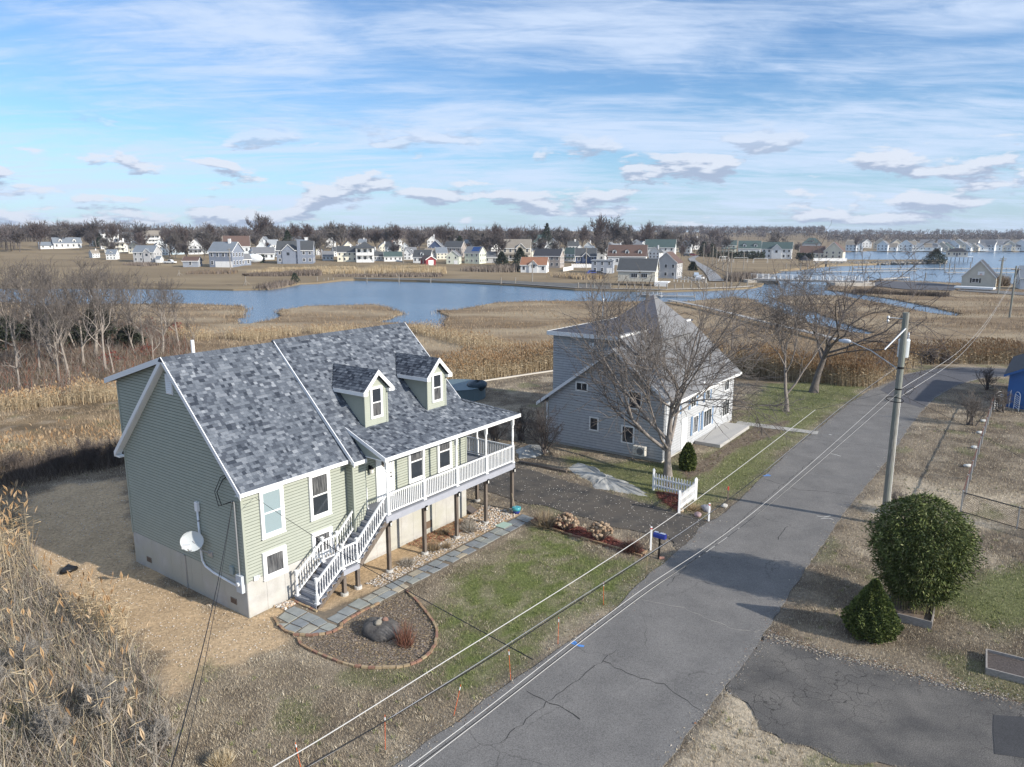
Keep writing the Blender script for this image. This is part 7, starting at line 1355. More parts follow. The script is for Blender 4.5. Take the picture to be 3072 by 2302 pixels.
HS = [ # label, px, py, w, d, h, ridge, yaw, wall, roof, rise, floors, front windows, side windows, extras
 ('long white cape house with blue-grey roof and two dormers before the wood', 205, 746, 15, 7, 3.2, 'x', 8, 'white', 'blue', .5, 1, 5, 2, 'ddw'),
 ('white gabled barn house beside the cream balcony house', 283, 740, 7.5, 9, 4.6, 'y', -12, 'white', 'lt', .4, 2, 2, 2, ''),
 ('white two-storey house with grey roof behind the white barn', 330, 729, 10, 8, 5, 'x', 0, 'white', 'grey', .4, 2, 4, 2, 'GL'),
 ('cream house with stacked white balconies', 346, 757, 12, 8, 5.6, 'flat', 0, 'cream', 'tan', .3, 2, 4, 2, 'P'),
 ('dark slate house half hidden by the pine', 389, 730, 8, 8, 5, 'x', 0, 'slate', 'dark', .4, 2, 2, 2, ''),
 ('white house with a long upper balcony behind the grey colonial', 456, 730, 10.5, 8, 5, 'x', 0, 'white', 'tan', .4, 2, 4, 2, 'P'),
 ('pale grey colonial with a front gable and white trim by the marsh', 432, 788, 11.5, 9.5, 5.6, 'x', -28, 'grey', 'blue', .38, 2, 4, 3, 'GDR'),
 ('white garage annex with a wreath beside the pale grey colonial', 474, 789, 4.2, 6, 3.4, 'x', -28, 'white', 'blue', .4, 1, 1, 1, 'g'),
 ('small white gabled house behind the pickup truck', 476, 758, 6, 8, 4.4, 'y', 10, 'white', 'grey', .5, 2, 2, 2, ''),
 ('pale blue low house with a blue roof in the meadow row', 536, 764, 7.5, 7, 3.2, 'x', 12, 'lblue', 'blue', .45, 1, 3, 2, ''),
 ('white house with a steep front gable and porch', 588, 763, 8, 8, 5, 'y', -8, 'white', 'grey', .55, 2, 3, 2, 'p'),
 ('white house with a dark blue roof high on the wooded rise', 612, 727, 8, 8, 4.6, 'y', 10, 'white', 'dark', .5, 2, 3, 2, ''),
 ('big blue-grey house with three white garage doors', 664, 803, 9.5, 9, 6.0, 'x', -30, 'bluegrey', 'blue', .40, 2, 4, 4, 'gggc'),
 ('house with a brown roof behind the blue-grey garage house', 712, 762, 12, 9, 3.8, 'x', 0, 'pale', 'brown', .55, 1, 4, 2, 'L'),
 ('tall white gable house with a diamond window', 792, 750, 7, 9, 5.2, 'y', -15, 'pale', 'blue', .62, 2, 2, 2, ''),
 ('long low grey-roofed house next to the wrapped boat', 792, 780, 10, 7, 3.2, 'x', 0, 'pale', 'grey', .42, 1, 4, 2, ''),
 ('big slate blue house with tall arched windows and a broad chimney', 886, 792, 16, 9, 6.2, 'x', -8, 'bluegrey', 'dark', .45, 2, 6, 3, 'CGL'),
 ('yellow house with a white cupola behind the slate blue house', 918, 764, 11, 8, 5.4, 'x', -10, 'yellow', 'blue', .42, 2, 4, 2, 'u'),
 ('low house with a pale grey roof beside the big cream house', 984, 782, 8, 8, 3.0, 'x', 0, 'pale', 'grey', .5, 1, 3, 2, ''),
 ('large cream house with dark roof and white chimney', 1042, 786, 12.5, 9, 6.2, 'x', 0, 'cream', 'dark', .42, 2, 4, 2, 'c'),
 ('two-storey white porch wing of the large cream house', 1096, 787, 7.5, 7, 6.0, 'hip', 0, 'white', 'dark', .42, 2, 3, 2, 'P'),
 ('long low white cottage with dark green roof', 1180, 785, 11, 7, 3.0, 'x', 5, 'white', 'green', .42, 1, 4, 2, ''),
 ('low navy cottage with a dark roof between white cottages', 1138, 784, 7, 7, 3.0, 'x', 0, 'slate', 'dark', .4, 1, 3, 2, ''),
 ('grey gabled house with a red chimney behind the cottages', 1168, 760, 7, 8, 4.8, 'x', -20, 'pale', 'dark', .45, 2, 3, 2, 'cr'),
 ('white cottage with a steep front gable by the wooden pole', 1222, 780, 5.5, 8, 4.0, 'y', -10, 'white', 'grey', .6, 2, 2, 2, ''),
 ('white cape cottage with a dark roof and one dormer', 1265, 790, 9.5, 7.5, 3.4, 'x', -14, 'white', 'dark', .5, 1, 4, 2, 'd'),
 ('navy gambrel house with white trim behind the red garage', 1306, 775, 8, 8, 6.4, 'y', -10, 'navy', 'grey', .5, 3, 3, 3, ''),
 ('brown-grey two-storey house with a white gable', 1358, 773, 11, 9, 6.0, 'x', -22, 'brown', 'dark', .42, 2, 4, 2, ''),
 ('pale green garage house with blue solar panels', 1358, 793, 8, 8, 5.0, 'y', -12, 'mint', 'grey', .42, 2, 2, 2, 'g'),
 ('pale green two-storey house with solar panels and bay windows', 1416, 792, 10, 9, 6.4, 'x', -28, 'mint', 'grey', .42, 2, 3, 3, 's'),
 ('low grey house beside the solar panel house', 1472, 790, 7, 7, 3.0, 'x', 0, 'grey', 'grey', .4, 1, 2, 2, ''),
 ('tan house with a big arched gable window', 1548, 782, 13, 9, 5.8, 'x', -5, 'tan', 'tan', .45, 2, 5, 2, 'GRp'),
 ('white house with a dark green roof and front dormers', 1610, 750, 11, 9, 4.6, 'x', 0, 'white', 'green', .5, 2, 4, 2, 'dd'),
 ('long grey two-storey house with a dark roof', 1640, 804, 13.5, 8.5, 5.8, 'x', -16, 'brown', 'black', .40, 2, 5, 3, ''),
 ('white cottage with an orange-brown roof and front gable on the marsh edge', 1600, 819, 10.5, 7, 3.2, 'x', -10, 'white', 'rust', .42, 1, 4, 2, 'GD'),
 ('white house with a sea-green roof', 1708, 784, 8, 8, 4.6, 'x', -25, 'white', 'green', .5, 2, 3, 2, 'p'),
 ('small navy cottage with a white gable porch', 1757, 791, 8, 7, 3.0, 'x', 0, 'navy', 'dark', .42, 1, 3, 2, 'G'),
 ('blue-grey flat-roofed boathouse at the water road', 1806, 821, 9.0, 7, 5.2, 'flat', -6, 'slate', 'lt', .3, 2, 3, 2, 'g'),
 ('white gabled house above the boathouse', 1796, 782, 6.5, 8, 5.0, 'y', -8, 'white', 'grey', .5, 2, 2, 2, ''),
 ('long white house with a brown roof and shed dormers', 1880, 797, 17, 9, 4.2, 'x', -4, 'white', 'brown', .55, 1, 6, 2, 'ddd'),
 ('white house with a wide dark green roof', 1978, 772, 17, 10, 5.6, 'x', -6, 'white', 'green', .45, 2, 5, 2, ''),
 ('hip-roofed white house with a wraparound porch', 1908, 760, 8.5, 8, 5.0, 'hip', 0, 'white', 'grey', .45, 2, 4, 2, 'P'),
 ('grey three-level house with white balconies behind the beige stilt house', 1996, 836, 9, 10, 6.4, 'y', -14, 'grey', 'brown', .48, 2, 3, 3, ''),
 ('mint green house by the hedge', 2186, 757, 9.5, 8, 4.6, 'x', 0, 'mint', 'green', .42, 2, 3, 2, 'p'),
 ('white house with two front dormers behind the hedge', 2249, 767, 12, 9, 4.0, 'x', 4, 'pale', 'green', .48, 1, 4, 2, 'dd'),
 ('long white house with a gambrel front gable and green roof', 2328, 777, 16, 9, 5.6, 'x', -4, 'white', 'green', .42, 2, 6, 2, 'G'),
 ('cream house with a long brown roof by the rocky point', 2436, 776, 15, 9, 3.6, 'x', 2, 'cream', 'brown', .5, 1, 5, 2, ''),
 ('cream gable end house with a walled white terrace', 2498, 777, 11, 9, 4.6, 'y', -10, 'cream', 'brown', .5, 2, 3, 2, ''),
 ('dark hip-roofed house with a dormer behind the brown roof', 2434, 748, 15, 10, 4.6, 'hip', 0, 'grey', 'green', .5, 1, 4, 2, 'd'),
 ('white house up the road by the parked cars', 2010, 752, 9, 8, 5, 'y', 0, 'white', 'grey', .5, 2, 3, 2, ''),
 ('small white house glimpsed between trees left of the pine', 560, 738, 7, 7, 4.2, 'y', 0, 'white', 'blue', .5, 2, 2, 2, ''),
 ('white house end above the brown roof', 1660, 756, 7, 8, 4.6, 'y', 12, 'white', 'green', .55, 2, 2, 2, ''),
 ('pale house among the trees behind the cream house', 1085, 757, 8, 8, 4.5, 'x', 20, 'white', 'grey', .5, 2, 3, 2, ''),
 ('white cottage end behind the long grey house', 1772, 766, 8, 8, 4.2, 'x', 15, 'pale', 'blue', .5, 2, 3, 2, ''),
 ('small tan house behind the green-roofed house', 1512, 764, 8, 8, 4.6, 'y', 0, 'tan', 'tan', .5, 2, 2, 2, ''),
 ('white house above the solar roofs', 1335, 752, 8, 7, 4.4, 'x', -10, 'white', 'lt', .45, 2, 3, 2, ''),
 ('grey house at the wood edge behind the pole', 1215, 757, 8, 8, 4.2, 'y', 0, 'pale', 'grey', .5, 2, 2, 2, ''),
 ('low white house at the foot of the wooded rise', 1125, 768, 8, 7, 3.2, 'x', 0, 'white', 'tan', .4, 1, 3, 2, ''),
]
HW = [82, 34, 52, 60, 33, 51, 85, 18, 30, 43, 47, 38, 107, 78, 40, 65, 120, 66, 34, 62, 56, 60, 36, 40, 33, 65, 51, 71, 49, 70, 43, 94, 58, 99, 92, 53, 65, 74, 44, 126, 100, 45, 88, 55, 75, 94, 75, 65, 62, 35, 25, 30, 30, 35, 30, 30, 30, 30]   # widths in photo pixels
for (lb, a, b, w, d, h, rd, yw, wl, rf, rs, fl, nf, ns, ex), pw in zip(HS, HW):
    P = PFAR(a, b); s = pw * P.y / FPX / (w * math.cos(rad(yw)) + d * math.sin(rad(abs(yw)))); s = min(1.3, max(.55, s)) * .92
    t = far_house('house', lb, P, w, d, h, rd, yw, wl, rf, rs, fl, nf, ns, ex); t.scale = (s, s, s)
rg = random.Random(12)
for i in range(70):
    a = 290 + i * 26 + rg.uniform(-12, 12); P = PFAR(a, rg.uniform(738, 760) if i % 2 else rg.uniform(758, 782)); k = rg.choice(('white', 'white', 'pale', 'cream')); s = rg.uniform(22, 38) * P.y / FPX / 9
    t = far_house('house', {'white': 'small white house half hidden among trees behind the shore houses', 'pale': 'small pale grey house half hidden among trees behind the shore houses', 'cream': 'small cream house half hidden among trees behind the shore houses'}[k], P, 8, 8, 4.6, rg.choice('xyy'), rg.uniform(-25, 25), k, rg.choice(('grey', 'dark', 'blue', 'tan', 'lt')), .5, 2, 3, 2, rg.choice(('', 'c', 'd')), 'house', 'small houses behind the shore row'); t.scale = (s, s, s)
far_house('shed', 'grey garden shed with a brown roof on the marsh meadow', PFAR(572, 802), 6.2, 4.5, 2.6, 'x', -22, 'slate', 'brown', .35, 1, 1, 1, '', 'shed'); far_house('shed', 'small blue-grey barn shed beside the wrapped boat', PFAR(738, 797), 4.6, 4, 2.7, 'x', 20, 'bluegrey', 'grey', .5, 1, 2, 1, '', 'shed')
far_house('garage', 'small red garage with a white door front', PFAR(1293, 797), 4.6, 6.5, 2.6, 'y', 22, 'red', 'brown', .32, 1, 1, 1, 'g', 'garage')
# beige building on stilts above the bulkhead
P = PFAR(1908, 858); P = Vector((P.x, P.y, -.4)); t = far_house('house', 'beige waterfront building on stilts with two triple windows', P + Vector((0, 0, 1.3)), 11.2, 7, 3.4, 'x', -9, 'beige', 'dark', .48, 1, 0, 1, '', z0=0)
for i in range(9): part('stilt', MB().box(-5.4 + i * 1.33, -5.2 + i * 1.33, .2, .4, -1.6, .0), m_wood, t)
for cx in (-.6, 2.4):
    wf = part('window', MB().box(cx - 1.0, cx + 1.0, -.09, 0, 1.15, 2.5), m_white, t)
    for k in range(3): part('pane', MB().box(cx - .92 + k * .63, cx - .92 + k * .63 + .56, -.11, -.08, 1.25, 2.4), m_glass, wf)
part('porthole', MB().tube([(.9, -.1, 2.85), (.9, 0, 2.85)], .26, 12), M('dark_sign', (.10, .09, .08)), t); part('deck', MB().box(5.6, 9.6, -1.2, 5, -.25, 0), m_white, t); part('deck_skirt', MB().box(5.6, 9.6, -1.2, -1.1, -1.6, -.25), m_white, t)
t = thing('ramp_railing', 'long white ramp railing beside the stilt building', 'railing', PFAR(2010, 850)); a, b = PFAR(2022, 846), PFAR(2118, 850)
for z in (.5, .9, 1.3): part('rail', MB().bar(a - t.location + Vector((0, 0, z + .5)), b - t.location + Vector((0, 0, z)), .08, .12), m_white, t)
for i in range(10): q = a.lerp(b, i / 9) - t.location; part('rail_post', MB().box(q.x - .07, q.x + .07, q.y - .07, q.y + .07, -.2, 1.5 + .5 * (1 - i / 9)), m_white, t)
# pavilion over the water, gazebo, garage with a hoop
P = PX(2868, 786, SEA); t = far_house('pavilion', 'dark-roofed pavilion on piles above the open water', P + Vector((0, 0, 3.0)), 11, 7, 2.8, 'hip', 0, 'tan', 'black', .34, 1, 4, 2, 'D', 'pavilion', z0=0)
part('deck', MB().box(-7.5, 8.5, -2.5, 8.5, -.35, 0), m_white, t); part('deck_rail', MB().box(-7.5, 8.5, -2.5, -2.42, .9, 1.0).box(-7.5, 8.5, -2.5, -2.42, .4, .48), m_white, t)
for i in range(8): part('pile', MB().tube([(-7 + i * 2.15, -2, -4), (-7 + i * 2.15, -2, -.35)], .18, 6), m_wood, t)
for x in (6, 8.2): part('porch_post', MB().box(x, x + .2, -2.2, -2, 0, 2.8), m_white, t)
P = PFAR(2412, 797); t = thing('gazebo', 'small dark-roofed gazebo on the grassy point', 'gazebo', P); part('roof', MB().lathe((0, 0, 2.4), [(3.3, 0), (1.3, 1.5), (.25, 2.3), (.25, 2.6), (.02, 3.0)], 8), col('roof_black', ROOF['black']), t); part('floor', MB().lathe((0, 0, -.3), [(2.7, 0), (2.7, .5)], 8), m_wood, t)
for i in range(8): part('post', MB().tube([(2.5 * math.cos(i * .785), 2.5 * math.sin(i * .785), 0), (2.5 * math.cos(i * .785), 2.5 * math.sin(i * .785), 2.5)], .11, 6), m_wood, t)
part('rail', MB().lathe((0, 0, .8), [(2.55, 0), (2.55, .15)], 8), m_wood, t)
P = PX(2932, 861, -.4); t = far_house('garage', 'beige gabled garage with a basketball hoop beside the marsh road', P, 8.4, 9, 3.0, 'y', -4, 'beige', 'black', .58, 1, 0, 2, '', 'garage')
hb = part('backboard', MB().box(-.3, 1.4, -.25, -.15, 3.4, 4.5), m_white, t); part('hoop', MB().tube([(.55 + .25 * math.cos(a), -.5 + .25 * math.sin(a), 3.65) for a in np.linspace(0, 6.283, 14)], .03, 5), M('hoop_orange', (.6, .12, .03)), hb)
part('target_square', MB().box(.3, .8, -.262, -.25, 3.6, 4.0), col('dark_line', (.05, .05, .05)), hb); part('target_square_fill', MB().box(.36, .74, -.27, -.262, 3.66, 3.94), m_white, hb)
w1 = part('window', MB().box(-1.6, .2, -.06, 0, 1.2, 2.5), m_white, t)
for k in range(2): part('pane', MB().box(-1.5 + k * .85, -.75 + k * .85, -.08, -.05, 1.3, 2.4), m_glass, w1)
for x in (-2.05, .25): part('shutter', MB().box(x, x + .4, -.07, 0, 1.2, 2.5), col('dark_line', (.05, .05, .05)), t)
far_house('house', 'white house at the marsh road edge beyond the beige garage', PX(3110, 868, -.4), 8, 8, 3.2, 'x', 10, 'pale', 'blue', .4, 1, 2, 2, '')
# cottages along the far shore
rg = random.Random(77); cot = [('white', 'grey', 'small white cottage with a grey roof on the far shore'), ('white', 'tan', 'small white cottage with a tan roof on the far shore'), ('slate', 'grey', 'slate blue cottage on the far shore'), ('tan', 'tan', 'tan cottage on the far shore'), ('pale', 'blue', 'pale grey cottage with a blue roof on the far shore'), ('green', 'dark', 'pale green cottage on the far shore')]
xs = [2552, 2572, 2646, 2668, 2715, 2732, 2752, 2772, 2790, 2806, 2822, 2838, 2856, 2872, 2890, 2906, 2920, 2936, 2952, 2966, 2982, 2998, 3012, 3028, 3044, 3060, 3080, 3100]
for i, a in enumerate(xs):
    k = rg.choice((0, 0, 0, 1, 1, 2, 3, 4, 0, 5)); P = PX(a, 752, .6); two = rg.random() < .35; far_house('cottage', cot[k][2].replace('cottage', 'two-storey cottage') if two else cot[k][2], P, rg.uniform(8, 13), 9, 5.2 if two else 3.0, rg.choice(('x', 'y', 'y')), rg.uniform(-20, 20), cot[k][0], cot[k][1], .42, 2 if two else 1, 3, 1, '', 'cottage', 'cottages along the far shore')
for i, a in enumerate((2560, 2600, 2640, 2690, 2740, 2780, 2830, 2870, 2915, 2960, 3010, 3060)):
    k = rg.choice((0, 0, 1, 3, 4)); P = PX(a, 744 + rg.uniform(-2, 2), 1.5); far_house('cottage', 'distant ' + cot[k][2].replace('on the far shore', 'in the back row of the far shore'), P, rg.uniform(9, 14), 9, 5.0, rg.choice(('x', 'y')), rg.uniform(-20, 20), cot[k][0], cot[k][1], .42, 2, 3, 0, '', 'cottage', 'cottages in the back row of the far shore')
# ------------------------------------------------------------------ bulkhead, piles, docks, bridge, roads
m_bulk = M('dark_bulkhead', (.055, .05, .045), (.10, .09, .08), s=1.5, rough=.9); m_pile = M('grey_pile', (.34, .31, .27), (.20, .18, .155), s=3, rough=.9); m_dockw = M('dock_plank', (.42, .40, .37), (.32, .30, .28), s=2)
BL = [(1062, 838), (1250, 842), (1400, 847), (1545, 854), (1725, 867), (1834, 869.5), (1979, 872), (2100, 869), (2200, 865), (2258, 861)]
bk = thing('bulkhead', 'long dark timber bulkhead along the far bank', 'bulkhead', (0, 0, 0))
for a, b in zip(BL, BL[1:]): p, q = PX(*a, -.4), PX(*b, -.4); off = Vector((0, -.3, 0)); part('sheet_pile', MB().bar(p + off + Vector((0, 0, -.5)), q + off + Vector((0, 0, -.5)), .25, 1.5), m_bulk, bk); part('cap_timber', MB().bar(p + off + Vector((0, 0, .32)), q + off + Vector((0, 0, .32)), .5, .16), m_dockw, bk)
for i, a in enumerate(list(np.linspace(1734, 2240, 22))):
    y_ = np.interp(a, [s[0] for s in BL], [s[1] for s in BL]) + 1; p = PX(a, y_, -.6); tag(part('piling', MB().tube([(p.x, p.y - .5, -1.5), (p.x, p.y - .5, 1.3)], .17, 7), m_pile), 'grey timber piling standing along the bulkhead before the stilt building', 'piling', 'pilings along the bulkhead')
for i, (a, y0, y1) in enumerate(((1101, 846, 831), (1197, 848, 828), (1292, 849, 834), (1503, 856, 833), (1546, 857, 833), (952, 849, 830), (972, 847, 836), (985, 846, 833), (1000, 845, 834), (1034, 838, 822))):
    p = PX(a, y0, SEA); q = PY(a, y1, p.y); tag(part('mooring_pile', MB().tube([(p.x, p.y, -2), (p.x, p.y, q.z)], .16, 7), m_pile), 'lone weathered mooring pile in the channel', 'pile', 'mooring piles in the channel')
for i, (a, y0, y1) in enumerate(((2358, 812, 790), (2401, 814, 790), (2422, 815, 792), (2446, 816, 792), (2488, 812, 796), (2511, 800, 790), (2556, 822, 796), (2575, 806, 792), (2597, 812, 797), (2624, 806, 795), (2640, 812, 797), (2700, 806, 795), (2742, 812, 798), (2776, 834, 818), (2819, 808, 790), (2833, 812, 789), (2847, 816, 790), (2862, 817, 793), (2910, 810, 787), (2964, 812, 793), (2706, 828, 817))):
    p = PX(a, y0, SEA); q = PY(a, y1, p.y); tag(part('marina_pile', MB().tube([(p.x, p.y, -2), (p.x, p.y, q.z)], .2, 7), m_pile), 'tall marina pile in the boat basin', 'pile', 'piles of the marina')
def dock(pa, pb, wdt, lb, z=-.2):
    a, b = PX(*pa, z), PX(*pb, z); t = thing('dock', lb, 'dock', (0, 0, 0)); part('deck', MB().bar(a, b, wdt, .25), m_dockw, t); n = max(2, int((b - a).length / 4))
    for i in range(n + 1): q = a.lerp(b, i / n); part('post', MB().tube([(q.x, q.y, -2), (q.x, q.y, .3)], .12, 5), m_pile, t)
dock((2320, 814), (2470, 818), 2.0, 'floating dock left of the marina basin'); dock((2470, 816), (2745, 812), 2.0, 'long floating dock across the marina basin'); dock((2560, 806), (3100, 806), 3.0, 'far breakwater walkway of the marina'); dock((2835, 818), (3050, 818), 2.2, 'dock with white chairs behind the beige garage'); dock((2640, 838), (2720, 832), 2.5, 'angled ramp dock at the parking lot'); dock((1925, 886), (2085, 890), 1.4, 'low white float in the near channel', -.45)
t = thing('gangway', 'white railed gangway at the near float', 'gangway', (0, 0, 0)); a, b = PX(1910, 884, -.3), PX(1985, 889, -.3)
for z in (.3, .65, 1.0): part('rail', MB().bar(a + Vector((0, 0, z)), b + Vector((0, 0, z)), .06, .06), m_white, t)
for i in range(7): q = a.lerp(b, i / 6); part('rail_post', MB().box(q.x - .04, q.x + .04, q.y - .04, q.y + .04, -.6, .8), m_white, t)
part('deck', MB().bar(a, b, 1.2, .15), m_dockw, t)
# boardwalk across the marsh
t = thing('boardwalk', 'narrow grey boardwalk crossing the marsh toward the channel', 'boardwalk', (0, 0, 0)); pts = [PX(*q, .1) for q in ((2008, 900), (2100, 918), (2200, 942), (2300, 968), (2400, 990), (2480, 1010), (2530, 1025))]
for a, b in zip(pts, pts[1:]):
    n = max(1, int((b - a).length / 3)); part('deck', MB().bar(a, b, 1.1, .12), m_dockw, t)
    for i in range(n): q = a.lerp(b, i / n); part('post', MB().box(q.x - .08, q.x + .08, q.y - .08, q.y + .08, -.9, .1), m_pile, t)
# white bridge
t = thing('bridge', 'low road bridge with white rails over the inlet', 'bridge', (0, 0, 0)); a, b = PX(2262, 838, .6), PX(2590, 846, .6); d = b - a
part('deck', MB().bar(a, b, 6.0, .6), m_dockw, t)
for z in (.55, .9, 1.25, 1.6): part('rail', MB().bar(a + Vector((0, -2.9, z)), b + Vector((0, -2.9, z)), .12, .14), m_white, t); part('rail', MB().bar(a + Vector((0, 2.9, z)), b + Vector((0, 2.9, z)), .12, .14), m_white, t)
for i in range(19): q = a.lerp(b, i / 18); part('rail_post', MB().box(q.x - .09, q.x + .09, q.y - 3.0, q.y - 2.85, q.z, q.z + 1.7), m_white, t); part('rail_post', MB().box(q.x - .09, q.x + .09, q.y + 2.85, q.y + 3.0, q.z, q.z + 1.7), m_white, t)
part('abutment', MB().box(a.x - 3, a.x + 7, a.y - 3.2, a.y + 3, -2, .5), col('abut', (.50, .46, .40)), t); part('abutment', MB().box(b.x - 10, b.x + 2, b.y - 3.2, b.y + 3, -2, .5), col('abut', (.50, .46, .40)), t)
# far road, parking, rocks
def far_sheet(name, pts, mat, dz=.06, z=None):
    p = [PFAR(*q) if z is None else PX(*q, z) for q in pts]; o = part(name, MB().add([v + Vector((0, 0, dz)) for v in p], [tuple(range(len(p)))] if len(p) == 4 else [(i, i + 1, len(p) - 2 - i, len(p) - 1 - i) for i in range(len(p) // 2 - 1)]), mat); o['kind'] = 'structure'; return o
rl = [(2172, 846), (2160, 832), (2145, 818), (2128, 806), (2110, 796), (2095, 788), (2086, 781), (2086, 776), (2096, 771), (2112, 766)]; rr_ = [(2128, 846), (2122, 832), (2113, 818), (2100, 806), (2086, 796), (2074, 788), (2066, 781), (2066, 776), (2078, 771), (2096, 766)]
far_sheet('far_road', rl + rr_[::-1], M('far_asphalt', (.27, .265, .26), (.22, .215, .21), s=.3), .25)
far_sheet('bank_track', [(1062, 837), (1400, 846), (1725, 864), (1834, 868), (1834, 858), (1725, 852), (1400, 838), (1062, 834)], M('bank_gravel', (.10, .095, .085), (.15, .14, .12), s=.5), .08)
sheet('parking_lot', refine([PX(*q, -.4) for q in ((2600, 856), (2720, 868), (2860, 872), (2880, 858), (2790, 848), (2640, 842))], 2, .3, 3), m_road2, z=-.38, skirt=.1); sheet('marsh_road', refine([PX(*q, -.4) for q in ((2870, 872), (3072, 886), (3400, 900), (3400, 888), (3072, 878), (2890, 864))], 2, .2, 4), m_road, z=-.37, skirt=.1)
tag(part('boat_trailer_bed', MB().bar(PX(2866, 861, .2), PX(2984, 866, .2), 3, .5), m_white), 'long white low platform before the beige garage', 'platform')
m_rip = M('riprap', (.32, .30, .27), (.20, .185, .165), s=1, rough=.95); mb = MB(); rg = random.Random(8)
for i in range(520): a = rg.uniform(2440, 2838); p = PX(a, 794 - (a - 2440) * .015 + rg.uniform(-2.5, 2), -.3); mb.blob((p.x, p.y, rg.uniform(-.5, .4)), rg.uniform(.5, 1.2), rg.uniform(.5, 1.2), rg.uniform(.4, .8), i, .3, 6, 4)
tag(part('riprap', mb, m_rip), 'bank of grey rocks along the point', 'rocks', kind='stuff')
# ------------------------------------------------------------------ far vegetation
fp = []
for i, (sd_, H_, r_, tr) in enumerate(((301, 16.5, .40, .06), (302, 18, .36, .10), (303, 16, .44, .04))):
    fp.append(make_tree(sd_, H_, r_, (9, 7, 6, 4), .42, (.8, .75, .8, .9), (1.25, .72, .66, .62), tr, .10, tmin=.3, minr=.085))
fb = [M('far_bark', (.15, .13, .12), (.11, .095, .09), s=1), M('far_twigs', (.095, .082, .08)), M('far_twigs_red', (.105, .083, .08)), M('far_twigs_grey', (.135, .122, .115))]
froot = []
for k in range(3): o = tree_object('bare_tree', fp[k], (fb[0], fb[1 + k]), ('broad bare tree standing among the far houses', 'tall upright bare tree standing among the far houses', 'wide-crowned bare tree standing among the far houses')[k], loc=(0, 0, 0), group='bare trees among the far houses', sides=(6, 4, 3, 3, 3)); froot.append(o)
FT = [(290, 744, 1.15, 2), (340, 748, .9, 0), (395, 752, .7, 0), (560, 770, .9, 1), (425, 740, 1.0, 0), (520, 752, .8, 2), (640, 745, .9, 1), (780, 742, 1.2, 1), (800, 740, 1.15, 0), (830, 748, .9, 2), (880, 748, .9, 1), (1000, 748, .95, 0), (1025, 752, 1.1, 2), (1070, 750, 1.0, 0), (1150, 752, .9, 2), (1195, 755, .95, 1), (1240, 752, .9, 0), (1330, 752, .95, 1), (1370, 752, .9, 2), (1420, 755, .9, 0), (1490, 790, .95, 0), (1460, 770, .95, 2), (1480, 760, 1.0, 1), (1590, 752, 1.0, 0), (1700, 752, 1.0, 2), (1790, 750, 1.3, 1), (1835, 750, 1.35, 0), (1895, 752, 1.15, 2), (1935, 752, 1.1, 1), (2020, 758, .95, 0), (2050, 765, .9, 2), (2075, 762, .9, 0), (2145, 756, 1.15, 1), (2340, 756, 1.2, 2), (2175, 760, .9, 0), (700, 752, .9, 0), (930, 745, .9, 1), (60, 756, .9, 0), (120, 752, .95, 1), (190, 745, .9, 2), (240, 742, .95, 0), (1550, 760, .9, 1), (1640, 748, .95, 0), (1745, 752, .95, 1), (1980, 755, 1.0, 2), (2395, 765, .6, 0), (2565, 752, .8, 1)]
for i, (a, b, s, k) in enumerate(FT):
    P = PFAR(a, b)
    if i < 3: k = i; froot[k].location = P; froot[k].rotation_euler = (0, 0, i); froot[k].scale = (s, s, s)
    else: dup(froot[k], P, i * 2.1, s)
rg = random.Random(31)
for i in range(46):
    a = rg.uniform(250, 2130); dup(froot[i % 3], PFAR(a, rg.uniform(746, 785)), rg.uniform(0, 6), rg.uniform(.38, .85))
# far woods: one mass of small bare trees
def far_wood(name, n, fx, lb, seed, hmin, hmax, tw, tri=70):
    g = np.random.default_rng(seed); T = []; MI = []
    for i in range(n):
        P = fx(g); H_ = g.uniform(hmin, hmax); R_ = H_ * g.uniform(.28, .42); m_ = tri; c = np.array([P.x, P.y, P.z + H_ * .62]); v = g.normal(0, 1, (m_, 3)); v /= np.linalg.norm(v, axis=1, keepdims=True); v *= (g.random((m_, 1)) ** .4); q = c + v * np.array([R_, R_, H_ * .38]); dr = v * .8 + np.array([0, 0, .7]) + g.normal(0, .3, (m_, 3)); L_ = H_ * g.uniform(.06, .16, (m_, 1)); sd_ = np.cross(dr, g.normal(0, 1, (m_, 3))); sd_ /= np.linalg.norm(sd_, axis=1, keepdims=True); w_ = tw * g.uniform(.5, 1.4, (m_, 1))
        T.append(np.stack([q - sd_ * w_, q + sd_ * w_, q + dr * L_], 1)); MI.append(np.full(m_, g.integers(0, 3))); b = np.array([P.x, P.y, P.z - .5]); T.append(np.array([[b - [.25, 0, 0], b + [.25, 0, 0], c + [0, 0, H_ * .1]], [b - [0, .25, 0], b + [0, .25, 0], c]])); MI.append(np.full(2, 3))
    tag(arr_mesh(name, np.concatenate(T), fb[1:] + [fb[0]], np.concatenate(MI), None, 'stuff'), lb, 'wood')
def fx1(g):
    a = g.uniform(-400, 2150); y_ = g.uniform(535, 760); x_ = (a - 1536) / FPX * y_ * CP * 1.03; return Vector((x_, y_, float(far_z(x_, y_))))
far_wood('wood', 1500, fx1, 'leafless brown woodland behind the far houses', 401, 6, 13, .26, 110)
def fx1b(g):
    a = g.uniform(-500, 420); y_ = g.uniform(395, 470); x_ = (a - 1536) / FPX * y_ * CP * 1.03; return Vector((x_, y_, float(far_z(x_, y_))))
far_wood('wood', 230, lambda g: (lambda p: p if p.x / p.y < -.66 else Vector((p.x * 540 / p.y, 540, float(far_z(p.x * 540 / p.y, 540)))))(fx1b(g)), 'dense leafless wood at the left end of the marsh', 402, 10, 15, .16, 150)
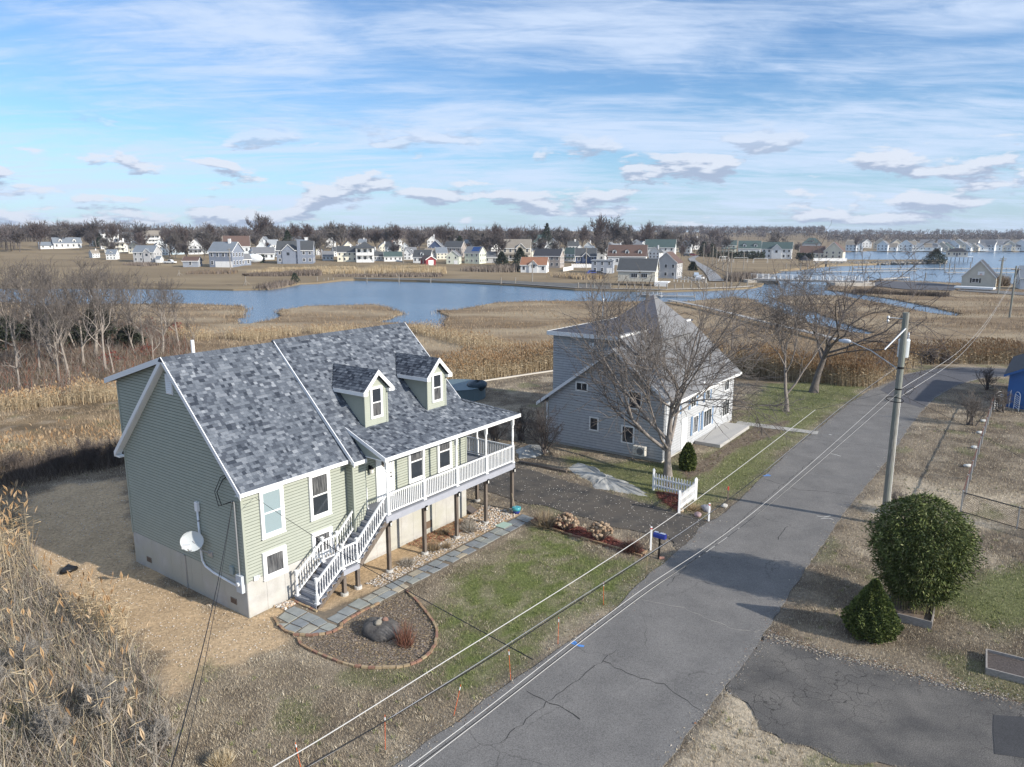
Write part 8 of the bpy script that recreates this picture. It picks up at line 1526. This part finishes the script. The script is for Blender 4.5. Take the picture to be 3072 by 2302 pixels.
def fx2(g):
    a = g.uniform(1950, 3500); y_ = g.uniform(1050, 1700); x_ = (a - 1536) / FPX * y_ * CP * 1.02; z_ = .5 + 17 * float(smooth(y_, 1000, 1900)) if a > 2450 else float(far_z(x_, y_)); return Vector((x_, y_, z_))
far_wood('wood', 1500, fx2, 'distant wooded ridge beyond the open water', 403, 9, 15, .6, 60)
# pines and hedges
m_pine = [M('pine_%d' % i, c) for i, c in enumerate(((.028, .042, .026), (.045, .06, .034), (.02, .028, .02)))]
def pine(px, py, h, r, lb, P=None, n=2200, sz=.7):
    P = P or PFAR(px, py); t = thing('pine_tree', lb, 'tree', P); V, gg = leaf_cloud(n, [(0, r * .6), (h * .15, r), (h * .5, r * .65), (h, .1)], h, int(px), sz, 5, .2, .22, .3, .35); arr_mesh('crown', V, m_pine, gg.integers(0, 3, len(V)), t); part('trunk', MB().tube([(0, 0, -.3), (0, 0, h * .85)], [.25, .06], 6), fb[0], t)
pine(1640, 758, 17, 5, 'tall dark spruce rising above the far houses'); pine(865, 752, 11, 4.5, 'dark pine behind the slate blue house'); pine(420, 738, 10, 4, 'dark pine beside the slate house'); pine(1560, 808, 8.5, 4, 'leaning dark cedar behind the orange-roofed cottage'); pine(1505, 798, 6, 3, 'small dark cedar near the tan house'); pine(2738, 783, 7, 6, 'dark windswept pine on the rocky point', PX(2805, 787, .3), 2400, .8); pine(1380, 756, 9, 4, 'dark pine behind the solar houses'); pine(2110, 770, 9, 4.5, 'dark conifer row end beside the far road'); pine(2135, 772, 8, 4, 'dark conifer beside the mint house'); pine(2078, 812, 3.4, 1.6, 'small dark conifer on the bank by the far road'); pine(300, 741, 8, 3.5, 'dark evergreen by the white barn'); pine(910, 848, 3, 1.6, 'low dark cedar at the tip of the far marsh', PFAR(885, 848), 700, .4)
def hedge(a, b, h, wd_, lb, seed):
    p, q = PFAR(*a), PFAR(*b); g = np.random.default_rng(seed); n = 2600; t_ = g.random(n)[:, None]; c = np.array(p) * (1 - t_) + np.array(q) * t_ + np.stack([g.normal(0, .3, n), g.uniform(0, wd_, n), g.uniform(0, h, n)], -1); d_ = g.normal(0, 1, (n, 3, 3)) * .38; o = arr_mesh('hedge', c[:, None] + d_, m_pine, g.integers(0, 3, n)); tag(o, lb, 'hedge')
hedge((2150, 776), (2295, 778), 4.0, 2.5, 'tall dark clipped hedge in front of the white houses', 1); hedge((2394, 778), (2440, 779), 3.2, 2.5, 'dark hedge beside the brown-roofed cream house', 2); hedge((720, 790), (788, 790), 3.4, 2.5, 'round dark hedge around the wrapped boat', 3)
# belts of reeds and brush on the far bank
def far_belt(pts, n, depth, hm, hx, mats, lb, seed, w=.10):
    x, y = along([PFAR(*q) for q in pts], n, depth, seed, 1.0); g = np.random.default_rng(seed); z = far_z(x, y); tag(arr_mesh('far_reeds', blades(x, y, z - .2, g.uniform(hm, hx, n), w * g.uniform(.5, 1.5, n), g, .35), mats, g.integers(0, len(mats), n), None, 'stuff'), lb, 'reeds')
far_belt([(740, 822), (900, 824), (1060, 822), (1250, 826), (1340, 822)], 9000, 26, 1.4, 3.2, [m_rd[0], m_rd[1], m_rd[2], m_rd[1]], 'tan reed belt below the far houses', 501); far_belt([(730, 830), (850, 830), (960, 828)], 4000, 9, 1.0, 2.4, m_twig[:3], 'dark brush belt on the far bank below the slate blue house', 502); far_belt([(1000, 831), (1150, 832), (1320, 832)], 3500, 6, .8, 1.9, m_twig, 'grey brush belt on the far bank below the cottages', 503); far_belt([(560, 824), (700, 822)], 2500, 7, .8, 1.8, [m_twig[0], m_twig[2], m_rd[3]], 'brown brush by the garden shed', 504)
far_belt([(1380, 815), (1480, 818), (1550, 818)], 3200, 12, 1.5, 3.4, m_twig, 'grey bushes behind the white orange-roofed cottage', 505); far_belt([(1650, 832), (1760, 840)], 2200, 10, 1.0, 2.4, [m_rd[0], m_rd[1], m_twig[2]], 'tan reeds between the cottage and the boathouse', 506); far_belt([(370, 796), (440, 800)], 1200, 6, .8, 2.0, [m_twig[2], m_twig[0]], 'brown brush before the pale grey colonial', 507); far_belt([(2195, 846), (2290, 846)], 2600, 9, 1.2, 3.6, m_twig, 'dark bushes at the bridge end', 508, .12); far_belt([(810, 868), (885, 852)], 1300, 5, .8, 2.0, m_twig[:3], 'dark brush at the tip of the far marsh', 509)
x, y = along([PX(*q, -.4) for q in ((2560, 880), (2700, 884), (2840, 890))], 5000, 5, 510); gq = np.random.default_rng(5); tag(arr_mesh('brush', blades(x, y, np.full(5000, -.5), gq.uniform(.3, 1.5, 5000) * (.5 + fbm(x, y, .12, 3)), .05 * gq.uniform(.5, 1.5, 5000), gq, .6), m_twig[:2] + [m_twig[1]], gq.integers(0, 3, 5000), None, 'stuff'), 'dark leafless brush along the parking lot edge', 'brush')
x, y = along([PX(*q, -.4) for q in ((2975, 858), (3030, 858))], 1600, 4, 511); tag(arr_mesh('brush', blades(x, y, np.full(1600, -.5), gq.uniform(1.5, 4.0, 1600), .08 * gq.uniform(.5, 1.5, 1600), gq, .5), [m_rd[1], m_twig[2]], gq.integers(0, 2, 1600), None, 'stuff'), 'tan bush clump beside the beige garage', 'brush')
# ------------------------------------------------------------------ far poles, osprey stands, vehicles, boat
def far_pole(a, y0, y1, lb, far=True, arm=False, z=-.4):
    P = PFAR(a, y0) if far else PX(a, y0, z); q = PY(a, y1, P.y); t = thing('utility_pole', lb, 'utility pole', P); H_ = q.z - P.z; part('shaft', MB().tube([(0, 0, -.5), (0, 0, H_)], [.2, .14], 7), m_pile if far else m_pole, t)
    part('crossarm', MB().bar((-.9, 0, H_ * .93), (.9, 0, H_ * .93), .12, .14), m_wood, t)
    return P, H_
for a, y0, y1, lb in ((692, 812, 745, 'thin pole before the three-garage house'), (1211, 792, 722, 'tall wooden pole beside the white gable cottage'), (1597, 846, 782, 'slim pole on the bank before the orange-roofed cottage'), (1758, 812, 742, 'grey pole with a lamp by the white fence'), (2110, 783, 730, 'pole where the far road bends'), (2137, 798, 738, 'second pole along the far road field'), (2148, 806, 742, 'short pole beside the field fence'), (2168, 815, 744, 'pole at the goal end of the field'), (2180, 848, 742, 'leaning pole by the bridge bushes'), (2192, 838, 752, 'pole behind the bridge bushes'), (2230, 810, 757, 'lone pole in the middle of the field'), (995, 752, 727, 'pole behind the big cream house'), (355, 740, 704, 'pole behind the cream balcony house')): far_pole(a, y0, y1, lb)
P1, h1 = far_pole(2994, 881, 775, 'dark pole at the marsh road beside the beige garage', False); far_pole(2998, 870, 770, 'second dark pole behind the beige garage', False); far_pole(3029, 951, 798, 'dark pole standing in the near marsh', False)
for a, y0, y1, lb in ((738, 857, 828, 'osprey nest platform with a stick nest on the marsh tip'), (538, 828, 810, 'small empty osprey stand on the meadow')):
    P = PFAR(a, y0); q = PY(a, y1, P.y); H_ = q.z - P.z; t = thing('osprey_platform', lb, 'nest platform', P); part('pole', MB().tube([(0, 0, -.3), (0, 0, H_)], .12, 6), m_pile, t)
    for k in range(3): an = k * 2.09 + .4; part('brace', MB().bar((1.6 * math.cos(an), 1.6 * math.sin(an), -.2), (0, 0, H_ * .55), .1, .1), m_pile, t)
    if y1 > 820: part('nest', MB().lathe((0, 0, H_), [(.3, 0), (1.0, .5), (.9, .7), (.3, .5)], 9), m_twig[1], t)
def vehicle(lb, P, yaw, c, kind='car'):
    t = thing('pickup_truck' if kind == 'truck' else 'parked_car', lb, 'pickup truck' if kind == 'truck' else 'car', P, yaw); cm = M('paint_' + lb[:14], c, rough=.3, spec=.5); L_ = 5.6 if kind == 'truck' else 4.5
    prof = [(-L_ / 2, .45), (L_ / 2, .45), (L_ / 2, .95), (L_ * .28, 1.05), (L_ * .18, 1.05), (-L_ / 2, 1.05)]; part('body', MB().slab([(x, -.9, z) for x, z in prof], (0, 1.8, 0)), cm, t)
    cab = [(-L_ * .08 if kind == 'truck' else -L_ * .40, 1.05), (L_ * .27, 1.05), (L_ * .14, 1.75), (-L_ * .06 if kind == 'truck' else -L_ * .28, 1.78)]; cb = part('cabin', MB().slab([(x, -.8, z) for x, z in cab], (0, 1.6, 0)), cm, t); part('window', MB().slab([(x * .93 + .05, -.82, 1.1 + (z - 1.05) * .85) for x, z in cab], (0, 1.64, 0)), m_glass, cb)
    for x in (-L_ * .32, L_ * .32):
        for y in (-.9, .75): w_ = part('wheel', MB().tube([(x, y, .36), (x, y + .16, .36)], .36, 12), m_black, t); part('rim', MB().tube([(x, y - .01, .36), (x, y + .17, .36)], .2, 8), m_galv, w_)
    for y in (-.65, .65): part('headlight', MB().box(L_ / 2 - .02, L_ / 2 + .03, y - .15, y + .15, .7, .85), m_white, t)
vehicle('white pickup truck parked beside the pale grey colonial', PFAR(510, 792), rad(-12), (.72, .74, .75), 'truck'); vehicle('dark pickup parked beside the boathouse', PFAR(1795, 828), rad(15), (.03, .03, .04), 'truck'); vehicle('light blue SUV parked by the far road fence', PFAR(2088, 833), rad(80), (.35, .42, .5)); vehicle('white car parked behind the ramp railing', PFAR(2100, 841), rad(60), (.7, .72, .74)); vehicle('dark red car parked up the far road', PFAR(2078, 769), rad(10), (.12, .02, .03)); vehicle('black car parked up the far road beside the red one', PFAR(2060, 770), rad(10), (.03, .03, .035)); vehicle('small blue car beside the boathouse garage', PFAR(1778, 826), rad(10), (.05, .08, .35))
P = PFAR(760, 790); t = thing('wrapped_boat', 'boat on a stand under white shrink wrap', 'boat', P); part('shrink_wrap', MB().blob((0, 0, 2.0), 4.6, 1.7, 1.9, 4, .08, 18, 10), M('shrink_wrap', (.72, .76, .80), rough=.35), t, True); part('cradle', MB().box(-3, 3, -.8, .8, -.2, .6), m_wood, t)
# field goals, white fences, play set
for i, (a, y) in enumerate(((2222, 788), (2282, 790))):
    P = PFAR(a, y); t = thing('soccer_goal', 'white soccer goal frame on the far field nearer the hedge corner' if i == 0 else 'white soccer goal frame on the far field before the long white house', 'goal', P); part('frame', MB().tube([(-3.6, 0, 0), (-3.6, 0, 2.4), (3.6, 0, 2.4), (3.6, 0, 0)], .09, 6).tube([(-3.6, 0, 2.4), (-3.6, 2, 0)], .06, 5).tube([(3.6, 0, 2.4), (3.6, 2, 0)], .06, 5), m_white, t)
P = PFAR(2172, 785); t = thing('play_set', 'white playground set at the edge of the far field', 'play set', P)
part('frame', MB().tube([(-3, 0, 0), (-2.4, 0, 2.6), (2.4, 0, 2.6), (3, 0, 0)], .1, 5).tube([(-2.4, 1.5, 0), (-2.4, 0, 2.6)], .1, 5).tube([(2.4, 1.5, 0), (2.4, 0, 2.6)], .1, 5), m_white, t); part('tower', MB().box(-1.2, .8, 0, 1.6, 1.2, 1.4).box(-1.2, .8, 0, 1.6, 2.2, 2.5), m_white, t)
for x in (-1.2, .7): part('leg', MB().box(x, x + .12, 0, .12, 0, 2.4), m_white, t)
for a, b, lb in (((1715, 804), (1775, 804), 'white panel fence before the boathouse'), ((1690, 815), (1720, 810), 'white terrace fence beside the long grey house'), ((2440, 784), (2540, 784), 'low white terrace wall of the cream house')):
    p, q = PFAR(*a), PFAR(*b); t = thing('white_fence', lb, 'fence', p); d = q - p; n = 8
    for i in range(n): u0, u1 = d * (i / n), d * ((i + .96) / n); part('panel', MB().bar(u0 + Vector((0, 0, .8)), u1 + Vector((0, 0, .8)), .1, 1.5), m_white, t)
    for i in range(n + 1): u0 = d * (i / n); part('fence_post', MB().box(u0.x - .09, u0.x + .09, u0.y - .09, u0.y + .09, -.3, 1.75), m_white, t)
p0 = [(2120, 790), (2140, 805), (2175, 822), (2205, 838)]; t = thing('field_fence', 'dark rail fence along the far road field', 'fence', (0, 0, 0))
for a, b in zip(p0, p0[1:]):
    p, q = PFAR(*a), PFAR(*b); n = 6
    for i in range(n): u0, u1 = p.lerp(q, i / n), p.lerp(q, (i + 1) / n); part('rail', MB().bar(u0 + Vector((0, 0, .8)), u1 + Vector((0, 0, .8)), .1, .2), m_wood, t); part('fence_post', MB().box(u0.x - .08, u0.x + .08, u0.y - .08, u0.y + .08, -.3, 1.0), m_wood, t)

# ------------------------------------------------------------------ air
hz = part('haze', MB().box(-3200, 3200, -60, 2900, -4.2, 48.0), []); hz['kind'] = 'stuff'
hm_ = bpy.data.materials.new('haze'); hm_.use_nodes = True; hn = hm_.node_tree; hn.nodes.clear(); ho = hn.nodes.new('ShaderNodeOutputMaterial'); hv = hn.nodes.new('ShaderNodeVolumePrincipled')
hv.inputs['Color'].default_value = (.80, .87, 1.0, 1); hv.inputs['Density'].default_value = 0.00011; hv.inputs['Anisotropy'].default_value = 0.2; hn.links.new(hv.outputs[0], ho.inputs['Volume']); hz.data.materials.append(hm_)
tag(hz, 'thin bluish air over the marsh and far shore', 'haze')
